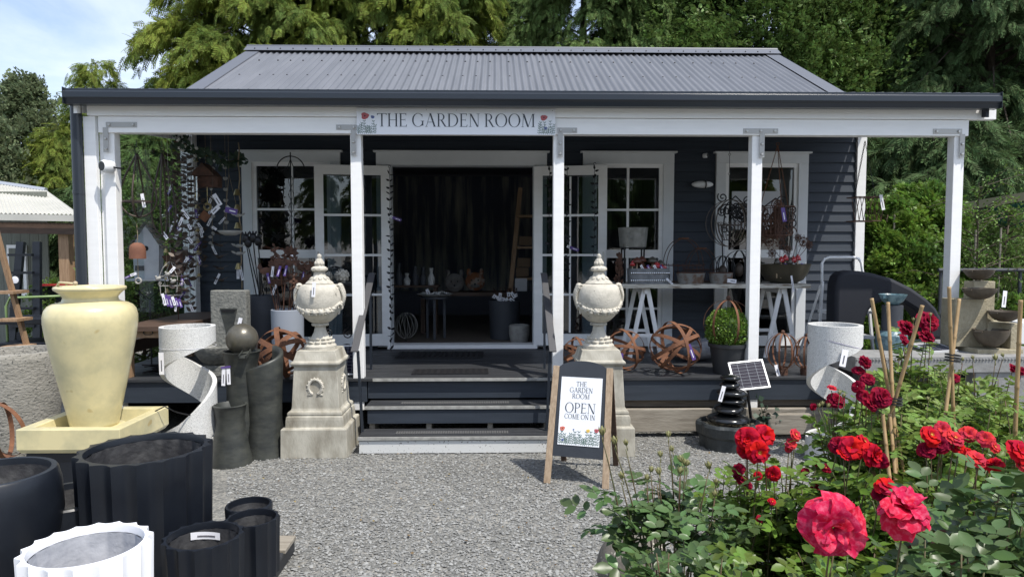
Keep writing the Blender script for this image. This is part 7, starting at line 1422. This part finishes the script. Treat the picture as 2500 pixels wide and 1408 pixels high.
def bush(px, D, H_, sp, ncane, leafm, lab, seed, ls=.10, per=20, flowers=(), buds=(), zmin=.35, rndb=0, brz=0, spy=None, budm='sep', tipz=.25):
    b = np.array([gx(px, D), D, 0.]); t = thing('rose_bush', lab, 'rose bush', b); g = np.random.default_rng(seed); q = MB(); pos = []; dr = []
    spy = spy or sp; tips = []
    for k in range(ncane):
        a = g.random()*6.28; rr_ = math.sqrt(g.random()); tips.append((np.array([cos(a)*rr_*sp, sin(a)*rr_*spy, H_*(1-tipz*g.random()-.12*rr_)]), True))
    for f_ in flowers: tips.append((P(f_[0], f_[1], f_[2])-b-np.array([0, 0, .012]), False))
    for f_ in buds: tips.append((P(f_[0], f_[1], f_[2])-b-np.array([0, 0, .02]), False))
    for tip, full in tips:
        r0 = np.array([g.normal()*.04, g.normal()*.04, 0]); mid = np.array([tip[0]*.55+g.normal()*.04, tip[1]*.55+g.normal()*.04, tip[2]*.62]); n_ = 12; u = np.linspace(0, 1, n_)[:, None]; pts = (1-u)**2*r0+2*u*(1-u)*mid+u**2*tip; 
        q.tube(pts, np.linspace(.0055, .0016, n_), 5)
        m_ = int(per*1.7) if full else max(4, per//2)
        f = g.random(m_)**.85*(.72 if full else .45)+(.28 if full else .42); 
        for x in f:
            i = min(int(x*(n_-1)), n_-2); c = pts[i]+(pts[i+1]-pts[i])*(x*(n_-1)-i)
            if c[2] < zmin: continue
            a = g.random()*6.28; pos.append(c+g.normal(size=3)*(.028 if full else .006)); dr.append([cos(a), sin(a), .25+g.normal()*.35])
    q.build('stems', MT['stem'], t, smooth=True); pos = np.array(pos); dr = np.array(dr)
    R_ = basis(dr, g.normal(size=len(pos))*.45); sc_ = ls*(.65+.6*g.random(len(pos)))
    # leaf tops face up
    V, idx = stamp(CV_, CF_, pos, R_, sc_); rawmesh('leaves', V, idx, len(idx), 3, MT[leafm], t, smooth=True)
    if brz:
        k = g.choice(len(pos), brz); V, idx = stamp(CV_, CF_, pos[k]+np.array([0, -.02, .05]), R_[k], sc_[k]*.9); rawmesh('young_leaves', V, idx, len(idx), 3, MT['l_brz'], t, smooth=True)
    for i, f_ in enumerate(flowers):
        px_, py_, D_, spx, kd, m_ = f_[:6]; nv = f_[6] if len(f_) > 6 else (g.normal()*.5, -.8+g.normal()*.25, .7+g.normal()*.3)
        flower(t, P(px_, py_, D_), spx/F*D_*.94, kd, m_, nv, i+seed)
    for i, f_ in enumerate(buds): bud(t, P(f_[0], f_[1], f_[2]), f_[3] if len(f_) > 3 else .008, budm)
    if rndb:
        for k in range(rndb): tp = tips[int(g.integers(ncane))][0]; bud(t, b+tp+np.array([0, 0, .02]), .0065+.002*g.random(), budm)
    return t
S_, Db, Lo = 'semi', 'double', 'loose'
bush(1645, 2.05, 1.06, .20, 26, 'l_rose', 'grey green rose bush with only pinkish buds, in front of the chalkboard sign', 41, .105, 26, tipz=.24, zmin=.84,
     buds=[(1500, 1075, 2.0, .010), (1528, 1080, 2.05), (1470, 1052, 2.0, .011), (1632, 1060, 2.05), (1612, 1108, 2.05), (1662, 1120, 2.0, .009), (1590, 1145, 2.0), (1608, 1150, 2.0, .009), (1660, 1148, 1.95, .009), (1672, 1128, 2.0), (1730, 1135, 1.95, .010), (1748, 1175, 1.95), (1640, 1095, 2.1), (1678, 1130, 2.05), (1580, 1165, 2.0), (1745, 1205, 1.9), (1517, 1160, 1.95, .009)])
bush(1700, 1.60, 1.07, .18, 28, 'l_rose', 'low glossy rose bush at the bottom, right of the bud-only bush', 42, .100, 22, tipz=.3)
bush(1890, 2.25, 1.03, .22, 26, 'l_rose2', 'rose bush with a round scarlet cluster and small coral blooms right of the pebble fountain', 43, .085, 18,
     flowers=[(1825, 1072, 2.1, 62, Db, 'p_red', (-.3, -1, .3)), (1866, 1062, 2.12, 58, S_, 'p_red', (.2, -1, .4)), (1852, 1102, 2.05, 62, S_, 'p_red', (.2, -1, 0)), (1822, 1100, 2.1, 46, Db, 'p_red', (-.5, -1, -.2)), (1942, 1060, 2.2, 34, S_, 'p_coral'), (1932, 1082, 2.2, 30, S_, 'p_coral'), (1926, 1095, 2.2, 22, S_, 'p_coral'), (1803, 1145, 2.15, 34, Db, 'p_crim'), (1812, 1170, 2.15, 30, Db, 'p_crim'), (1826, 1185, 2.15, 22, Db, 'p_crim'), (1797, 1165, 2.15, 24, S_, 'p_crim'), (1888, 1155, 2.1, 38, Db, 'p_red'), (1966, 1150, 2.2, 22, S_, 'p_crim'), (1994, 1128, 2.2, 20, Db, 'p_crim'), (2018, 1142, 2.2, 26, S_, 'p_crim'), (1995, 1190, 2.2, 34, Db, 'p_crim'), (1885, 1224, 2.0, 22, S_, 'p_red'), (1855, 1265, 2.0, 20, S_, 'p_crim'), (1850, 1160, 2.1, 22, Db, 'p_red')], rndb=4)
bush(2070, 2.05, 1.09, .28, 26, 'l_rose2', 'rose bush with a wide dark red cluster just right of the centre of the bed', 44, .100, 22,
     flowers=[(2078, 1093, 2.0, 66, S_, 'p_red', (-.2, -1, .5)), (2130, 1110, 1.98, 62, Db, 'p_red', (.4, -1, .2)), (2046, 1085, 2.05, 46, Db, 'p_crim'), (2108, 1078, 2.05, 44, S_, 'p_red'), (2150, 1124, 1.98, 40, Db, 'p_crim'), (2060, 1110, 2.0, 38, S_, 'p_red'), (2166, 1188, 1.85, 60, S_, 'p_red', (.0, -.45, 1)), (2146, 1206, 1.86, 36, Db, 'p_crim', (-.3, -.8, .3))], rndb=3)
bush(2085, 1.40, 1.14, .25, 30, 'l_rose2', 'nearest rose bush, bearing the two large pink blooms', 45, .090, 24, tipz=.35,
     flowers=[(2032, 1284, 1.27, 150, Lo, 'p_pink', (-.15, -1, .12)), (2210, 1246, 1.34, 126, Lo, 'p_pink', (.12, -.42, 1))])
bush(1905, 1.32, 1.12, .19, 26, 'l_rose2', 'low leafy rose shoots at the bottom edge below the large pink bloom', 53, .080, 18, tipz=.3)
bush(2300, 1.33, 1.17, .20, 28, 'l_rose', 'dark leafy rose shoots along the bottom right edge', 54, .095, 22, tipz=.3, brz=3)
bush(2460, 1.50, 1.24, .22, 24, 'l_rose', 'rose bush with bronze young leaves at the right edge', 46, .115, 20, brz=16, flowers=[(2488, 1100, 1.8, 66, S_, 'p_red'), (2495, 1130, 1.8, 50, S_, 'p_coral')], rndb=3)
bush(2320, 2.0, 1.15, .32, 28, 'l_rose2', 'rose bush with loose coral and red blooms at the right of the bed', 47, .100, 22,
     flowers=[(2272, 1062, 1.95, 56, S_, 'p_red'), (2300, 1048, 2.0, 44, S_, 'p_coral'), (2330, 1070, 1.95, 50, S_, 'p_coral', (.2, -.6, 1)), (2364, 1060, 2.0, 46, S_, 'p_coral'), (2262, 1098, 1.95, 44, Db, 'p_crim'), (2295, 1085, 1.95, 44, Db, 'p_crim'), (2340, 1095, 1.95, 40, S_, 'p_red'), (2405, 1070, 1.9, 44, S_, 'p_coral'), (2428, 1090, 1.9, 34, S_, 'p_coral'), (2385, 1118, 1.85, 50, S_, 'p_coral', (0, -.6, 1)), (2425, 1135, 1.85, 48, Db, 'p_red'), (2368, 1105, 1.9, 30, S_, 'p_red')], rndb=4)
bush(2130, 2.85, 1.14, .22, 14, 'l_rose2', 'climbing rose with crimson blooms tied to the left trio of canes', 48, .10, 14,
     flowers=[(2112, 884, 2.8, 36, Db, 'p_crim'), (2096, 905, 2.8, 32, Db, 'p_crim'), (2119, 926, 2.75, 36, Db, 'p_crim'), (2040, 977, 2.8, 44, Db, 'p_crim'), (2030, 946, 2.8, 24, S_, 'p_coral'), (2094, 943, 2.7, 34, Db, 'p_crim'), (2108, 968, 2.7, 38, S_, 'p_crim'), (2152, 970, 2.68, 54, Db, 'p_crim', (.1, -1, .4)), (2128, 985, 2.68, 40, Db, 'p_crim'), (1985, 993, 2.8, 20, Db, 'p_crim')],
     buds=[(2000, 990, 2.75), (2008, 985, 2.75), (2022, 990, 2.75), (2040, 1010, 2.75), (2050, 958, 2.75), (2060, 965, 2.75)])
bush(2235, 3.5, 1.28, .18, 12, 'l_rose3', 'tall rose shoot with three deep pink double blooms in front of the display slab', 49, .10, 14,
     flowers=[(2265, 785, 3.45, 56, Db, 'p_crim', (.1, -1, .6)), (2262, 823, 3.4, 46, Db, 'p_crim'), (2212, 800, 3.45, 48, Db, 'p_crim'), (2206, 828, 3.4, 30, S_, 'p_crim')], buds=[(2230, 780, 3.4), (2272, 768, 3.4), (2145, 798, 3.4)])
bush(2390, 3.2, 1.20, .44, 56, 'l_rose3', 'bright glossy rose bush with tiny buds in front of the slab at right', 50, .090, 26, flowers=[(2330, 924, 3.1, 28, S_, 'p_crim'), (2472, 898, 3.1, 24, Db, 'p_crim'), (2494, 905, 3.1, 22, Db, 'p_crim')], buds=[(2375, 872, 3.1), (2430, 872, 3.1, .012), (2448, 866, 3.1), (2350, 876, 3.1)], rndb=8)
bush(2240, 2.9, 1.12, .32, 36, 'l_rose3', 'bright leafy rose bush behind the canes in the middle of the bed', 51, .090, 24, rndb=5)
bush(2530, 2.5, 1.18, .30, 24, 'l_rose2', 'leafy rose bush at the right edge beneath the tall cane', 55, .095, 22)
# bamboo canes
def cane(x0, y0, x1, y1, D0, D1, lab, r=.0078):
    A_ = P(x0, y0, D0); B_ = P(x1, y1, D1); d = (B_-A_); B2 = A_+d*((A_[2]-.02)/(-d[2])) if d[2] < 0 else B_
    t = thing('bamboo_cane', lab, 'cane', B2, 0, 'bamboo canes supporting the roses'); q = MB(); n_ = 9; pts = []; rr_ = []
    for k in range(n_):
        for e_, f_ in ((0, 1.0), (.06, .94), (.94, .94), (.985, 1.14)):
            pts.append((A_-B2)+(B2-A_)*(k+e_)/n_); rr_.append(r*f_)
    q.tube(pts, rr_, 8); q.build('cane_pole', MT['bamboo'], t, smooth=True)
for a in [(2128, 728, 2178, 1000, 2.75, 2.72, 'leftmost bamboo cane, leaning right down to the tied knot'), (2168, 738, 2180, 985, 2.85, 2.72, 'upright bamboo cane second from the left'), (2252, 745, 2190, 960, 2.65, 2.7, 'bamboo cane leaning left with a knot halfway, third from the left'), (2317, 700, 2325, 940, 2.8, 2.8, 'thickest bamboo cane with a stub at its top'), (2342, 730, 2318, 930, 2.9, 2.8, 'bamboo cane leaning against the thickest one from the right'), (2492, 732, 2478, 1060, 2.5, 2.5, 'tall bamboo cane at the right edge of the photo'), (2155, 1010, 2170, 1150, 2.68, 2.6, 'bamboo cane emerging left below the lower tie'), (2172, 1010, 2188, 1180, 2.7, 2.58, 'bamboo cane emerging right below the lower tie')]: cane(*a)
for px, py, D in ((2184, 985, 2.70), (2326, 880, 2.78)):
    q = MB(); 
    for k in range(3): q.hoop((0, 0, .012*k), .026, (.1, 0, 1), .006, .004, 16)
    o = q.build('twine_tie', MT['tie']); o.location = P(px, py, D); tag(o, 'black twine tie round the left trio of canes' if px < 2200 else 'black twine tie round the canes by the thickest one', 'tie')
# speckled ball and rusty edge near the roses
c = G(1548, 1390, .17); t = thing('speckled_ball', 'grey brown speckled stone ball half hidden under the bud-only rose bush', 'stone ball', (c[0], c[1], 0)); q = MB(); q.ball((0, 0, .18), .18, 36, 24); q.build('ball_surface', mat('lichen_speckled_stone', (0.10, 0.09, 0.075), 0.8, col2=(0.15, 0.135, 0.11), ns=9, bump=.5, bs=40, speck=((0.50, 0.47, 0.38), 26, 0.64)), t, smooth=True)
q = MB(); q.ball((0, 0, .36), .03, 10, 6, sc=(1, 1, .3)); q.build('top_cap', MT['iron'], t)
o = MB(); o.add([(-.05, 0, 0), (.07, -.02, 0), (.05, 0, .30), (.0, .01, .16)], [(0, 1, 2, 3)]); pl_ = o.build('steel_plate', MT['gpot'], solid=.006); pl_.location = (c[0]-.02, c[1]-.24, 0); tag(pl_, 'pointed grey steel plate in front of the speckled ball', 'plate')
for x_, y_, s_, src, lab in ((-15.5, 24, .48, 5, 'distant conifer low behind the grey green tree at far left'), (-21.5, 22, .46, 8, 'distant dark conifer beyond the left edge, behind the shed'), (-28, 19, .5, 7, 'distant leafy tree beyond the left edge of the yard'), (15, 20, .8, 9, 'dark conifer beyond the right edge of the yard')):
    dup(T_[src], (x_, y_, 0), .6, lab, scale=s_)
